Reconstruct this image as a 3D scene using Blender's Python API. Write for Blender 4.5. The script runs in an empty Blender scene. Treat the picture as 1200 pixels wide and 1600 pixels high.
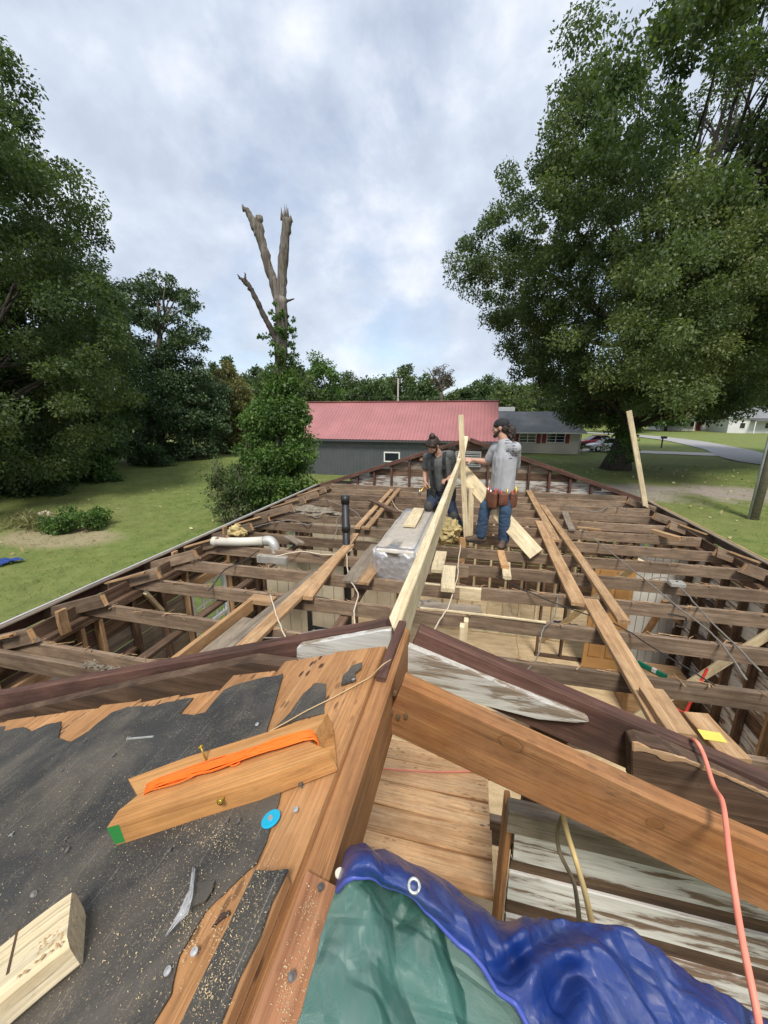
import bpy, bmesh, math, random
import numpy as np
from mathutils import Vector, Matrix
random.seed(7); np.random.seed(7)
SC = bpy.context.scene
COL = SC.collection
R = math.radians

# ------------------------------------------------------------------ camera
CAM = Vector((0.17, 0.0, 4.87))
PITCH = math.atan((800-645)/600.0)
YAW = math.atan((747-600)/600.0*math.cos(PITCH))
cd = bpy.data.cameras.new('camera'); cam = bpy.data.objects.new('camera', cd); COL.objects.link(cam)
cd.sensor_fit = 'HORIZONTAL'; cd.sensor_width = 36.0; cd.lens = 18.0
cd.clip_start = 0.02; cd.clip_end = 3000
cam.location = CAM; cam.rotation_euler = (math.pi/2-PITCH, 0, YAW)
SC.camera = cam

# ------------------------------------------------------------------ sky, sun, exposure
SUN_EL, SUN_AZ = R(56), R(168)          # azimuth from +Y towards +X
w = bpy.data.worlds.new('World'); SC.world = w; w.use_nodes = True
nt = w.node_tree; nt.nodes.clear()
def wn(t, **k):
    n = nt.nodes.new(t)
    for a, b in k.items(): setattr(n, a, b)
    return n
out = wn('ShaderNodeOutputWorld')
sky = wn('ShaderNodeTexSky', sky_type='NISHITA', sun_disc=False, sun_elevation=SUN_EL, sun_rotation=SUN_AZ, air_density=1.0, dust_density=1.0)
bg1 = wn('ShaderNodeBackground'); bg1.inputs[1].default_value = 0.085
nt.links.new(sky.outputs[0], bg1.inputs[0])
tc = wn('ShaderNodeTexCoord')
sep = wn('ShaderNodeSeparateXYZ'); nt.links.new(tc.outputs['Generated'], sep.inputs[0])
mz = wn('ShaderNodeMath', operation='MAXIMUM'); mz.inputs[1].default_value = 0.0; nt.links.new(sep.outputs[2], mz.inputs[0])
az = wn('ShaderNodeMath', operation='ADD'); az.inputs[1].default_value = 0.42; nt.links.new(mz.outputs[0], az.inputs[0])
dx = wn('ShaderNodeMath', operation='DIVIDE'); nt.links.new(sep.outputs[0], dx.inputs[0]); nt.links.new(az.outputs[0], dx.inputs[1])
dy = wn('ShaderNodeMath', operation='DIVIDE'); nt.links.new(sep.outputs[1], dy.inputs[0]); nt.links.new(az.outputs[0], dy.inputs[1])
cmb = wn('ShaderNodeCombineXYZ'); nt.links.new(dx.outputs[0], cmb.inputs[0]); nt.links.new(dy.outputs[0], cmb.inputs[1])
def wnoise(scale, detail, rough, dist=0.0, off=(0,0,0)):
    mp = wn('ShaderNodeMapping'); mp.inputs['Location'].default_value = off; nt.links.new(cmb.outputs[0], mp.inputs[0])
    n = wn('ShaderNodeTexNoise'); n.inputs['Scale'].default_value = scale; n.inputs['Detail'].default_value = detail
    n.inputs['Roughness'].default_value = rough; n.inputs['Distortion'].default_value = dist
    nt.links.new(mp.outputs[0], n.inputs['Vector']); return n
cov = wnoise(1.5, 7, 0.58, 0.3, (3.1, 0.7, 0))
tm = wn('ShaderNodeMapping'); tm.inputs['Scale'].default_value = (1.0, 1.0, 1.35); nt.links.new(tc.outputs['Generated'], tm.inputs[0])
tone = wn('ShaderNodeTexNoise'); tone.inputs['Scale'].default_value = 6.0; tone.inputs['Detail'].default_value = 9; tone.inputs['Roughness'].default_value = .56; tone.inputs['Distortion'].default_value = .1
nt.links.new(tm.outputs[0], tone.inputs['Vector'])
rc = wn('ShaderNodeValToRGB'); rc.color_ramp.elements[0].position = 0.30; rc.color_ramp.elements[1].position = 0.50
rc.color_ramp.elements[0].color = (0.34,)*3+(1,); rc.color_ramp.elements[1].color = (0.97,)*3+(1,)
# cloud cover thins towards the horizon, as under any broken overcast seen from below
el = wn('ShaderNodeMapRange'); el.inputs[1].default_value = 0.0; el.inputs[2].default_value = 0.45; el.inputs[3].default_value = -0.10; el.inputs[4].default_value = 0.06
nt.links.new(sep.outputs[2], el.inputs[0]); ca = wn('ShaderNodeMath', operation='ADD'); nt.links.new(cov.outputs[0], ca.inputs[0]); nt.links.new(el.outputs[0], ca.inputs[1])
nt.links.new(ca.outputs[0], rc.inputs[0])
rt = wn('ShaderNodeValToRGB')
e = rt.color_ramp.elements
e[0].position = 0.34; e[0].color = (0.285, 0.322, 0.388, 1)
e[1].position = 0.70; e[1].color = (0.46, 0.48, 0.525, 1)
m = e.new(0.52); m.color = (0.345, 0.382, 0.445, 1)
nt.links.new(tone.outputs[0], rt.inputs[0])
bg2 = wn('ShaderNodeBackground'); nt.links.new(rt.outputs[0], bg2.inputs[0]); bg2.inputs[1].default_value = 1.0
mx = wn('ShaderNodeMixShader'); nt.links.new(rc.outputs[0], mx.inputs[0]); nt.links.new(bg1.outputs[0], mx.inputs[1]); nt.links.new(bg2.outputs[0], mx.inputs[2])
nt.links.new(mx.outputs[0], out.inputs[0])

sl = bpy.data.lights.new('sun', 'SUN'); sl.energy = 1.9; sl.angle = R(15); sl.color = (1.0, 0.95, 0.87)
so = bpy.data.objects.new('sun', sl); COL.objects.link(so)
sd = Vector((math.sin(SUN_AZ)*math.cos(SUN_EL), math.cos(SUN_AZ)*math.cos(SUN_EL), math.sin(SUN_EL)))
so.rotation_euler = sd.to_track_quat('Z', 'Y').to_euler()
so.location = (20, 20, 40)
SC.view_settings.view_transform = 'Standard'; SC.view_settings.look = 'None'
SC.view_settings.gamma = 1.0; SC.view_settings.use_curve_mapping = False
SC.view_settings.exposure = 1.08
SC.render.engine = 'CYCLES'
SC.cycles.max_bounces = 6; SC.cycles.transparent_max_bounces = 8

# ------------------------------------------------------------------ pixel helpers (direction only; distance from what is touched)
FW = Vector((-math.sin(YAW)*math.cos(PITCH), math.cos(YAW)*math.cos(PITCH), -math.sin(PITCH)))
RT = Vector((math.cos(YAW), math.sin(YAW), 0)); UPV = RT.cross(FW)
def ray(x, y): return FW + RT*((x-600)/600.0) + UPV*((800-y)/600.0)
def onz(x, y, z):
    d = ray(x, y); return CAM + d*((z-CAM.z)/d.z)
def ony(x, y, Y):
    d = ray(x, y); return CAM + d*((Y-CAM.y)/d.y)
def onx(x, y, X):
    d = ray(x, y); return CAM + d*((X-CAM.x)/d.x)
RIDGE = 4.31; SLOPE = 0.333
def onroof(x, y, s, lift=0.0):             # s=+1 left slope (z falls with -x), s=-1 right slope
    d = ray(x, y); n = Vector((-s*SLOPE, 0, 1))
    return CAM + d*((RIDGE+lift - CAM.dot(n))/d.dot(n))
def sstep(t):
    t = max(0.0, min(1.0, t)); return t*t*(3-2*t)
def ground_z(x, y): return 0.6*sstep((y-12)/18.0)*sstep((x+6)/12.0)
def G(px, py):
    d = ray(px, py); t = 1.0
    for _ in range(60):
        p = CAM + d*t
        t += (p.z-ground_z(p.x, p.y))/(-d.z)*0.7
    return CAM + d*t

# ------------------------------------------------------------------ objects helpers
def setp(o, parent):
    if parent is not None:
        o.parent = parent
        m = parent.matrix_basis.copy()
        if parent.parent is not None:
            m = parent.parent.matrix_basis @ parent.matrix_parent_inverse @ m
        o.matrix_parent_inverse = m.inverted()
def tag(o, label=None, cat=None, group=None, kind=None):
    if label: o['label'] = label
    if cat: o['category'] = cat
    if group: o['group'] = group
    if kind: o['kind'] = kind
    return o
def empty(name, loc, label=None, cat=None, group=None):
    o = bpy.data.objects.new(name, None); COL.objects.link(o); o.location = loc; o.empty_display_size = 0.2
    return tag(o, label, cat, group)
def addobj(name, me, mat=None, parent=None):
    o = bpy.data.objects.new(name, me); COL.objects.link(o)
    if mat is not None and len(me.materials) == 0: me.materials.append(mat)
    setp(o, parent); return o
def pyd(name, verts, faces, mat=None, parent=None, smooth=False):
    me = bpy.data.meshes.new(name); me.from_pydata([tuple(v) for v in verts], [], faces); me.update()
    if smooth: me.polygons.foreach_set('use_smooth', [True]*len(me.polygons))
    return addobj(name, me, mat, parent)
def bmobj(name, bm, mat=None, parent=None, smooth=False):
    bmesh.ops.recalc_face_normals(bm, faces=bm.faces[:])
    me = bpy.data.meshes.new(name); bm.to_mesh(me); bm.free()
    if smooth: me.polygons.foreach_set('use_smooth', [True]*len(me.polygons))
    return addobj(name, me, mat, parent)
def frame(x, up=(0, 0, 1)):
    x = Vector(x).normalized(); up = Vector(up)
    if abs(x.dot(up.normalized())) > 0.99: up = Vector((0, 1, 0)) if abs(x.y) < 0.9 else Vector((1, 0, 0))
    y = up.cross(x).normalized(); z = x.cross(y)
    return x, y, z
def board(name, p0, p1, wd, th, mat, up=(0, 0, 1), parent=None, n=5, warp=0.003, ch=0.004, skew=(0, 0), rag=0.0, rs=None):
    """A piece of lumber: local x runs p0..p1, wd across, th along 'up'; chamfered, slightly warped; skew slants the ends."""
    rs = rs or random
    p0 = Vector(p0); p1 = Vector(p1); L = (p1-p0).length
    x, y, z = frame(p1-p0, up)
    a, b = wd/2, th/2; c = min(ch, a*0.4, b*0.4)
    sec = [(-a+c, -b), (a-c, -b), (a, -b+c), (a, b-c), (a-c, b), (-a+c, b), (-a, b-c), (-a, -b+c)]
    ph = [rs.uniform(0, 6.3) for _ in range(4)]
    V = []; F = []
    for i in range(n+1):
        t = i/n; s = (t-0.5)*2
        oy = warp*math.sin(ph[0]+t*4)*1.2 - warp*math.sin(ph[0]+2); oz = warp*math.sin(ph[1]+t*5)*0.6
        for (sy, sz) in sec:
            ex = 0
            if i == 0: ex = skew[0]*sz + (rs.uniform(-rag, rag) if rag else 0)
            if i == n: ex = skew[1]*sz + (rs.uniform(-rag, rag) if rag else 0)
            V.append((t*L+ex, sy+oy+rs.uniform(-1, 1)*0.0006, sz+oz+rs.uniform(-1, 1)*0.0006))
    for i in range(n):
        for k in range(8):
            k2 = (k+1) % 8
            F.append((i*8+k, i*8+k2, (i+1)*8+k2, (i+1)*8+k))
    F.append(tuple(range(7, -1, -1))); F.append(tuple(range(n*8, n*8+8)))
    me = bpy.data.meshes.new(name); me.from_pydata(V, [], F); me.update()
    if mat: me.materials.append(mat)
    o = bpy.data.objects.new(name, me); COL.objects.link(o)
    M = Matrix.Identity(4)
    for r_ in range(3):
        M[r_][0] = x[r_]; M[r_][1] = y[r_]; M[r_][2] = z[r_]; M[r_][3] = p0[r_]
    o.matrix_basis = M
    setp(o, parent)
    return o
def tube_geo(pts, rad, seg=8, closed_ends=True):
    pts = [Vector(p) for p in pts]; n = len(pts)
    if not hasattr(rad, '__len__'): rad = [rad]*n
    V = []; F = []; prev = None
    for i, p in enumerate(pts):
        d = (pts[min(i+1, n-1)]-pts[max(i-1, 0)])
        if d.length < 1e-9: d = Vector((0, 0, 1))
        d.normalize()
        if prev is None:
            a = Vector((0, 0, 1)) if abs(d.z) < 0.9 else Vector((1, 0, 0))
            u = d.cross(a).normalized()
        else:
            u = (prev-d*prev.dot(d))
            u = u.normalized() if u.length > 1e-6 else d.orthogonal().normalized()
        prev = u; v = d.cross(u)
        for k in range(seg):
            t = 2*math.pi*k/seg; V.append(p+(u*math.cos(t)+v*math.sin(t))*rad[i])
    for i in range(n-1):
        for k in range(seg):
            k2 = (k+1) % seg; F.append((i*seg+k, i*seg+k2, (i+1)*seg+k2, (i+1)*seg+k))
    if closed_ends:
        F.append(tuple(range(seg-1, -1, -1))); F.append(tuple(range((n-1)*seg, n*seg)))
    return V, F
def crs(pts, k=6):
    """Catmull-Rom through points"""
    P = [Vector(p) for p in pts]; P = [P[0]*2-P[1]]+P+[P[-1]*2-P[-2]]; o = []
    for i in range(1, len(P)-2):
        for j in range(k):
            t = j/k; a, b, c, d = P[i-1], P[i], P[i+1], P[i+2]
            o.append(0.5*((2*b)+(c-a)*t+(2*a-5*b+4*c-d)*t*t+(3*b-a-3*c+d)*t**3))
    o.append(P[-2]); return o
def tube(name, pts, rad, mat, parent=None, seg=8, smooth=True, curve=0):
    if curve: pts = crs(pts, curve)
    V, F = tube_geo(pts, rad, seg); return pyd(name, V, F, mat, parent, smooth)
class MB:
    """collects geometry for ONE mesh"""
    def __init__(s): s.V = []; s.F = []
    def add(s, V, F):
        o = len(s.V); s.V += [Vector(v) for v in V]; s.F += [tuple(i+o for i in f) for f in F]; return s
    def box(s, lo, hi):
        (a, b, c), (d, e_, f) = lo, hi
        return s.add([(a,b,c),(d,b,c),(d,e_,c),(a,e_,c),(a,b,f),(d,b,f),(d,e_,f),(a,e_,f)],
                     [(0,3,2,1),(4,5,6,7),(0,1,5,4),(1,2,6,5),(2,3,7,6),(3,0,4,7)])
    def tube(s, pts, rad, seg=8): return s.add(*tube_geo(pts, rad, seg))
    def build(s, name, mat, parent=None, smooth=False, M=None, bevel=0):
        V = [M @ v for v in s.V] if M is not None else s.V
        o = pyd(name, V, s.F, mat, parent, smooth)
        if bevel:
            bm = bmesh.new(); bm.from_mesh(o.data)
            bmesh.ops.bevel(bm, geom=bm.edges[:], offset=bevel, segments=2, affect='EDGES', clamp_overlap=True)
            bm.to_mesh(o.data); bm.free()
        return o
def copytree(o, parent=None, delta=None):
    c = o.copy(); COL.objects.link(c); c.parent = parent
    for ch in list(o.children): copytree(ch, c)
    return c

# ------------------------------------------------------------------ materials
class MT:
    def __init__(s, name):
        s.m = bpy.data.materials.new(name); s.m.use_nodes = True; s.t = s.m.node_tree; s.t.nodes.clear()
        s.out = s.n('ShaderNodeOutputMaterial'); s.p = s.n('ShaderNodeBsdfPrincipled'); s.l(s.p.outputs[0], s.out.inputs[0])
        s.tc = s.n('ShaderNodeTexCoord'); s._vec = None
    def n(s, t, **k):
        n = s.t.nodes.new(t)
        for a, b in k.items(): setattr(n, a, b)
        return n
    def l(s, a, b): s.t.links.new(a, b)
    def set(s, **k):
        for a, b in k.items(): s.p.inputs[a.replace('_', ' ')].default_value = b
        return s
    def vec(s, scale=(1,1,1), rnd=True, coord='Object', loc=(0,0,0)):
        src = s.tc.outputs[coord]
        if rnd:
            oi = s.n('ShaderNodeObjectInfo'); mu = s.n('ShaderNodeMath', operation='MULTIPLY'); mu.inputs[1].default_value = 53.0
            s.l(oi.outputs['Random'], mu.inputs[0])
            ad = s.n('ShaderNodeVectorMath', operation='ADD'); s.l(src, ad.inputs[0]); s.l(mu.outputs[0], ad.inputs[1]); src = ad.outputs[0]
        mp = s.n('ShaderNodeMapping'); mp.inputs['Scale'].default_value = scale; mp.inputs['Location'].default_value = loc
        s.l(src, mp.inputs[0]); return mp.outputs[0]
    def noise(s, vec, scale=1, detail=4, rough=.55, dist=0):
        n = s.n('ShaderNodeTexNoise'); n.inputs['Scale'].default_value = scale; n.inputs['Detail'].default_value = detail
        n.inputs['Roughness'].default_value = rough; n.inputs['Distortion'].default_value = dist; s.l(vec, n.inputs['Vector']); return n.outputs[0]
    def ramp(s, fac, stops):
        r = s.n('ShaderNodeValToRGB'); e = r.color_ramp.elements
        while len(e) < len(stops): e.new(0.5)
        for i, (p, c) in enumerate(stops):
            e[i].position = p; e[i].color = tuple(c[:3])+(1,) if hasattr(c, '__len__') else (c, c, c, 1)
        s.l(fac, r.inputs[0]); return r.outputs[0]
    def mix(s, fac, a, b, mode='MIX'):
        n = s.n('ShaderNodeMixRGB', blend_type=mode)
        for i, v in ((0, fac), (1, a), (2, b)):
            if isinstance(v, (int, float)): n.inputs[i].default_value = v if i == 0 else (v, v, v, 1)
            elif isinstance(v, tuple): n.inputs[i].default_value = v[:3]+(1,)
            else: s.l(v, n.inputs[i])
        return n.outputs[0]
    def math(s, op, a, b=0.0, clamp=False):
        n = s.n('ShaderNodeMath', operation=op, use_clamp=clamp)
        for i, v in ((0, a), (1, b)):
            if isinstance(v, (int, float)): n.inputs[i].default_value = v
            else: s.l(v, n.inputs[i])
        return n.outputs[0]
    def rand(s, lo, hi):
        oi = s.n('ShaderNodeObjectInfo'); mr = s.n('ShaderNodeMapRange'); mr.inputs[3].default_value = lo; mr.inputs[4].default_value = hi
        s.l(oi.outputs['Random'], mr.inputs[0]); return mr.outputs[0]
    def bump(s, h, strength=.3, dist=.01):
        b = s.n('ShaderNodeBump'); b.inputs['Strength'].default_value = strength; b.inputs['Distance'].default_value = dist
        s.l(h, b.inputs['Height']); s.l(b.outputs[0], s.p.inputs['Normal']); return s
    def color(s, c): s.l(c, s.p.inputs['Base Color']); return s

def plain(name, c, rough=.6, var=.12, scale=6, metal=0, bump=0.0, spec=.4, rnd=False, coord='Object'):
    t = MT(name); v = t.vec(rnd=rnd, coord=coord); a = t.noise(v, scale, 5, .6)
    col = t.ramp(a, [(.3, tuple(x*(1-var) for x in c)), (.7, tuple(min(1, x*(1+var)) for x in c))])
    t.color(col).set(Roughness=rough, Metallic=metal); t.p.inputs['Specular IOR Level'].default_value = spec
    if bump: t.bump(t.noise(v, scale*6, 4, .6), bump, .004)
    return t.m

def wood(name, dark, mid, light, knots=0.0, grime=0.0, grimec=(.03,.025,.02), rough=.78, lenscale=1.0, var=.16, nailholes=0.0, weather=0.0, checks=.55, speck=.35, knotpts=()):
    t = MT(name)
    v = t.vec((1.6*lenscale, 26, 26)); g1 = t.noise(v, 1.0, 6, .62, .9)
    v2 = t.vec((7*lenscale, 260, 260)); g2 = t.noise(v2, 1.0, 3, .6)
    v3 = t.vec((2.2, 4, 4)); g3 = t.noise(v3, 1.0, 4, .6)
    col = t.ramp(g1, [(.28, dark), (.5, mid), (.74, light)])
    # growth-ring figure
    wv = t.n('ShaderNodeTexWave', wave_type='BANDS', bands_direction='Y'); wv.inputs['Scale'].default_value = 9; wv.inputs['Distortion'].default_value = 14
    wv.inputs['Detail'].default_value = 2; wv.inputs['Detail Scale'].default_value = .5
    t.l(t.vec((.5*lenscale, 2.0, 2.0)), wv.inputs['Vector'])
    ring = t.ramp(wv.outputs[0], [(.0, .84), (.6, 1.0), (1.0, 1.04)])
    col = t.mix(.55, col, ring, 'MULTIPLY')
    col = t.mix(.7, col, t.ramp(g3, [(.3, .72), (.7, 1.12)]), 'MULTIPLY')
    fine = t.ramp(g2, [(.3, .74), (.62, 1.08)])
    col = t.mix(.8, col, fine, 'MULTIPLY')
    if knots:
        vo = t.n('ShaderNodeTexVoronoi'); vo.inputs['Scale'].default_value = 1; t.l(t.vec((2.3*lenscale, 7, 7)), vo.inputs['Vector'])
        k = t.ramp(vo.outputs['Distance'], [(.06, 1.0), (.13, .35), (.22, 0.0)])
        col = t.mix(t.math('MULTIPLY', k, knots), col, tuple(x*.32 for x in mid))
    if weather:
        wm = t.ramp(g3, [(.4, 0.0), (.65, 1.0)])
        col = t.mix(t.math('MULTIPLY', wm, weather), col, (.23, .185, .14))
    if grime:
        gm = t.ramp(t.noise(t.vec((3, 7, 7)), 1.3, 6, .65), [(.45, 0.0), (.66, 1.0)])
        col = t.mix(t.math('MULTIPLY', gm, grime), col, grimec)
    if nailholes:
        vo2 = t.n('ShaderNodeTexVoronoi'); vo2.inputs['Scale'].default_value = 1; t.l(t.vec((22, 60, 60)), vo2.inputs['Vector'])
        patch = t.ramp(g3, [(.46, 0.0), (.6, 1.0)])
        k2 = t.math('MULTIPLY', t.ramp(vo2.outputs['Distance'], [(.2, 1.0), (.32, 0.0)]), patch)
        col = t.mix(t.math('MULTIPLY', k2, nailholes), col, (.035, .018, .012))
    if checks:      # drying cracks along the grain
        ck = t.noise(t.vec((1.1*lenscale, 75, 75)), 1.0, 2, .5, .3); m0 = t.ramp(t.noise(t.vec((4, 9, 9)), 1.0, 3, .6), [(.42, 0.0), (.6, 1.0)])
        ckm = t.math('MULTIPLY', t.ramp(ck, [(.475, 0.0), (.495, 1.0), (.505, 1.0), (.525, 0.0)]), m0)
        col = t.mix(t.math('MULTIPLY', ckm, checks), col, tuple(x*.22 for x in mid))
    if speck:       # dents, dirt and nail stains
        sk = t.noise(t.vec((45, 90, 90)), 1.0, 4, .7); sk2 = t.noise(t.vec((9, 14, 14)), 1.0, 5, .7)
        col = t.mix(t.math('MULTIPLY', t.ramp(sk, [(.58, 0.0), (.7, 1.0)]), speck), col, tuple(x*.35 for x in mid))
        col = t.mix(.55, col, t.ramp(sk2, [(.3, .68), (.7, 1.16)]), 'MULTIPLY')
    for (kx, kz, kr) in knotpts:
        sp = t.n('ShaderNodeSeparateXYZ'); t.l(t.vec(rnd=False), sp.inputs[0])
        ax = t.math('DIVIDE', t.math('SUBTRACT', sp.outputs[0], kx), kr*1.35); az_ = t.math('DIVIDE', t.math('SUBTRACT', sp.outputs[2], kz), kr)
        dd = t.math('ADD', t.math('POWER', t.math('ADD', t.math('MULTIPLY', ax, ax), t.math('MULTIPLY', az_, az_)), .5), t.math('MULTIPLY', t.math('SUBTRACT', t.noise(t.vec((20, 20, 20), rnd=False), 1.6, 4, .6), .5), 1.1))
        rings = t.ramp(t.math('FRACT', t.math('MULTIPLY', dd, 3.0)), [(0.0, .78), (.3, 1.0), (.8, 1.0), (1.0, .78)])
        inner = t.ramp(t.math('DIVIDE', dd, 3.0), [(.0, .85), (.26, .6), (.36, .2), (.7, 0.0)])
        col = t.mix(inner, col, t.mix(1.0, tuple(x*.5 for x in mid), rings, 'MULTIPLY'))
        col = t.mix(t.ramp(t.math('DIVIDE', dd, 3.0), [(.31, 0.0), (.345, .5), (.41, 0.0)]), col, tuple(x*.15 for x in mid))
    col = t.mix(1.0, col, t.rand(1-var, 1+var), 'MULTIPLY')
    t.color(col).set(Roughness=rough); t.p.inputs['Specular IOR Level'].default_value = .25
    t.bump(t.mix(.5, g2, g1), .35, .004)
    return t.m

def paint_peel(name, paint, woodc, thr=.5, rough=.7):
    t = MT(name)
    g = t.noise(t.vec((3.0, 26, 26)), 1.0, 7, .68, .4); b = t.noise(t.vec((2.2, 3, 3)), 1.5, 3, .5)
    mk = t.math('ADD', t.math('MULTIPLY', g, .8), t.math('MULTIPLY', b, .35))
    mask = t.ramp(mk, [(thr-.05, 0.0), (thr-.01, .7), (thr+.05, 1.0)])
    fine = t.noise(t.vec((6, 140, 140)), 1, 3, .6)
    pc = t.mix(.5, paint, t.ramp(fine, [(.3, .6), (.65, 1.05)]), 'MULTIPLY')
    wc = t.mix(.8, woodc, t.ramp(fine, [(.3, .5), (.65, 1.15)]), 'MULTIPLY')
    t.color(t.mix(mask, wc, pc)).set(Roughness=rough); t.bump(t.mix(.5, mask, fine), .5, .004); return t.m

WOLD = wood('weathered_joist_wood', (.135,.088,.057), (.245,.17,.112), (.38,.28,.19), grime=.38, weather=.12, grimec=(.08,.058,.044), var=.3)
WDARK = wood('dark_framing_wood', (.065,.038,.025), (.145,.088,.056), (.24,.155,.10), grime=.4, var=.25)
WRED = wood('red_brown_gable_wood', (.07,.034,.025), (.14,.07,.052), (.22,.12,.09), grime=.5, var=.15)
WORA = wood('orange_old_pine', (.27,.105,.036), (.38,.17,.06), (.47,.24,.096), knots=.85, grime=.38, grimec=(.13,.062,.03), weather=.2, var=.1)
WSHE = wood('orange_sheathing_wood', (.40,.185,.07), (.50,.25,.10), (.58,.32,.145), grime=.45, grimec=(.19,.09,.04), weather=.15, nailholes=.9, var=.1)
WSHR = wood('red_nail_marked_sheathing', (.30,.125,.058), (.42,.20,.10), (.52,.29,.16), grime=.3, grimec=(.12,.05,.03), nailholes=1.0, var=.08)
WNEW = wood('fresh_pale_lumber', (.62,.48,.27), (.74,.605,.38), (.83,.72,.51), knots=.5, rough=.65, var=.07)
WTAN = wood('tan_reused_board', (.33,.18,.082), (.48,.295,.15), (.61,.415,.24), knots=.5, grime=.3, grimec=(.16,.10,.06), weather=.1, var=.18)
WCUT = wood('fresh_saw_cut_wood', (.42,.22,.09), (.52,.30,.14), (.62,.40,.22), var=.1)
WGRY = wood('grey_weathered_board', (.17,.13,.095), (.285,.23,.17), (.40,.335,.26), grime=.3, weather=.25, var=.15)
PEEL = paint_peel('peeling_white_paint', (.68,.66,.61), (.21,.14,.095), .572)
PEELW = paint_peel('old_white_paint', (.58,.565,.52), (.27,.21,.15), .56)
WPLK = wood('tan_attic_plank', (.58,.30,.13), (.74,.44,.215), (.83,.55,.31), grime=.25, grimec=(.16,.09,.05), nailholes=.7, var=.1)

# ================================================================== GROUND
def make_ground_mat():
    t = MT('lawn'); v = t.vec(rnd=False)
    a = t.noise(v, .12, 6, .6); b = t.noise(v, 1.4, 6, .65); c = t.noise(v, 26, 4, .7)
    col = t.ramp(b, [(.3, (.105,.148,.038)), (.5, (.155,.20,.054)), (.72, (.21,.24,.08))])
    dry = t.ramp(a, [(.42, 0.0), (.62, 1.0)])
    col = t.mix(t.math('MULTIPLY', dry, .4), col, (.225, .21, .085))
    col = t.mix(.7, col, t.ramp(c, [(.3, .55), (.7, 1.25)]), 'MULTIPLY')
    sp = t.n('ShaderNodeSeparateXYZ'); t.l(v, sp.inputs[0])
    wob = t.math('MULTIPLY', t.math('SUBTRACT', t.noise(v, .35, 5, .6), .5), 7.0)
    # bare gravel strip running past the big tree
    lin = t.math('ADD', t.math('SUBTRACT', sp.outputs[1], t.math('MULTIPLY', sp.outputs[0], .02)), wob)
    band = t.math('ABSOLUTE', t.math('SUBTRACT', lin, 24.6))
    m1 = t.ramp(t.math('DIVIDE', band, 2.6), [(.30, 1.0), (.95, 0.0)])
    side = t.ramp(t.math('DIVIDE', sp.outputs[0], 20.0), [(.12, 0.0), (.26, 1.0)])
    m1 = t.math('MULTIPLY', t.math('MULTIPLY', m1, side), t.ramp(b, [(.25, .55), (.5, 1.0)]))
    dirt = t.ramp(t.noise(v, 9, 6, .7), [(.3, (.22,.185,.15)), (.7, (.37,.325,.27))])
    col = t.mix(m1, col, dirt)
    # bare dirt round the old stump mound
    mc = G(88, 838)
    ex = t.math('DIVIDE', t.math('SUBTRACT', sp.outputs[0], mc.x), 3.3); ey = t.math('DIVIDE', t.math('SUBTRACT', sp.outputs[1], mc.y), 1.5)
    rr = t.math('ADD', t.math('POWER', t.math('ADD', t.math('MULTIPLY', ex, ex), t.math('MULTIPLY', ey, ey)), .5), t.math('MULTIPLY', wob, .12))
    m2 = t.ramp(rr, [(.65, 1.0), (1.0, 0.0)])
    col = t.mix(t.math('MULTIPLY', m2, .8), col, t.mix(.5, (.36,.29,.185), t.ramp(c, [(.3, .6), (.7, 1.2)]), 'MULTIPLY'))
    t.color(col).set(Roughness=.9); t.p.inputs['Specular IOR Level'].default_value = .15
    t.bump(t.mix(.5, b, c), .8, .06); return t.m
GRASS = make_ground_mat()
def axis_pts(lo, hi, fine_lo, fine_hi, fs, cs):
    a = list(np.arange(lo, fine_lo, cs))+list(np.arange(fine_lo, fine_hi, fs))+list(np.arange(fine_hi, hi+cs, cs)); return a
xs = axis_pts(-900, 900, -40, 60, 1.0, 40.0); ys = axis_pts(-100, 1500, -20, 90, 1.0, 40.0)
V = [(x, y, ground_z(x, y)+0.03*math.sin(x*.9+y*.4)*math.sin(y*.7-x*.2)*min(1, max(0, (abs(x)-5)/4 if y < 12 else 1))) for y in ys for x in xs]
nx = len(xs)
F = [(j*nx+i, j*nx+i+1, (j+1)*nx+i+1, (j+1)*nx+i) for j in range(len(ys)-1) for i in range(nx-1)]
tag(pyd('lawn', V, F, GRASS, None, True), kind='structure')

ASPH = plain('asphalt', (.30,.295,.29), .85, .12, 3, bump=.2); CONC = plain('concrete', (.46,.43,.38), .85, .12, 2, bump=.2)
def strip(name, pts, width, mat, lift=.07, n=14):
    c = crs([Vector((p[0], p[1], 0)) for p in pts], n); V = []; F = []
    for i, p in enumerate(c):
        d = (c[min(i+1, len(c)-1)]-c[max(i-1, 0)]).normalized(); s = Vector((d.y, -d.x, 0))
        for k in range(5):
            q = p+s*width*(k/4-.5); V.append((q.x, q.y, ground_z(q.x, q.y)+lift))
    for i in range(len(c)-1):
        for k in range(4): F.append((i*5+k, i*5+k+1, i*5+k+6, i*5+k+5))
    return tag(pyd(name, V, F, mat, None, True), kind='structure')
ra, rb, rc_, rd = G(1240, 728), G(1130, 702), G(1050, 687), G(1000, 680)
strip('road', [(ra.x+14, ra.y-9), (ra.x, ra.y), (rb.x, rb.y), (rc_.x, rc_.y), (rd.x-4, rd.y+3), (rd.x-22, rd.y+18)], 4.6, ASPH, .075)
da, db, dc = G(1110, 712), G(1010, 707), G(905, 704)
strip('driveway', [(da.x+1, da.y+1), (db.x, db.y), (dc.x-1.5, dc.y+.5)], 3.6, CONC, .06)

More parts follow.
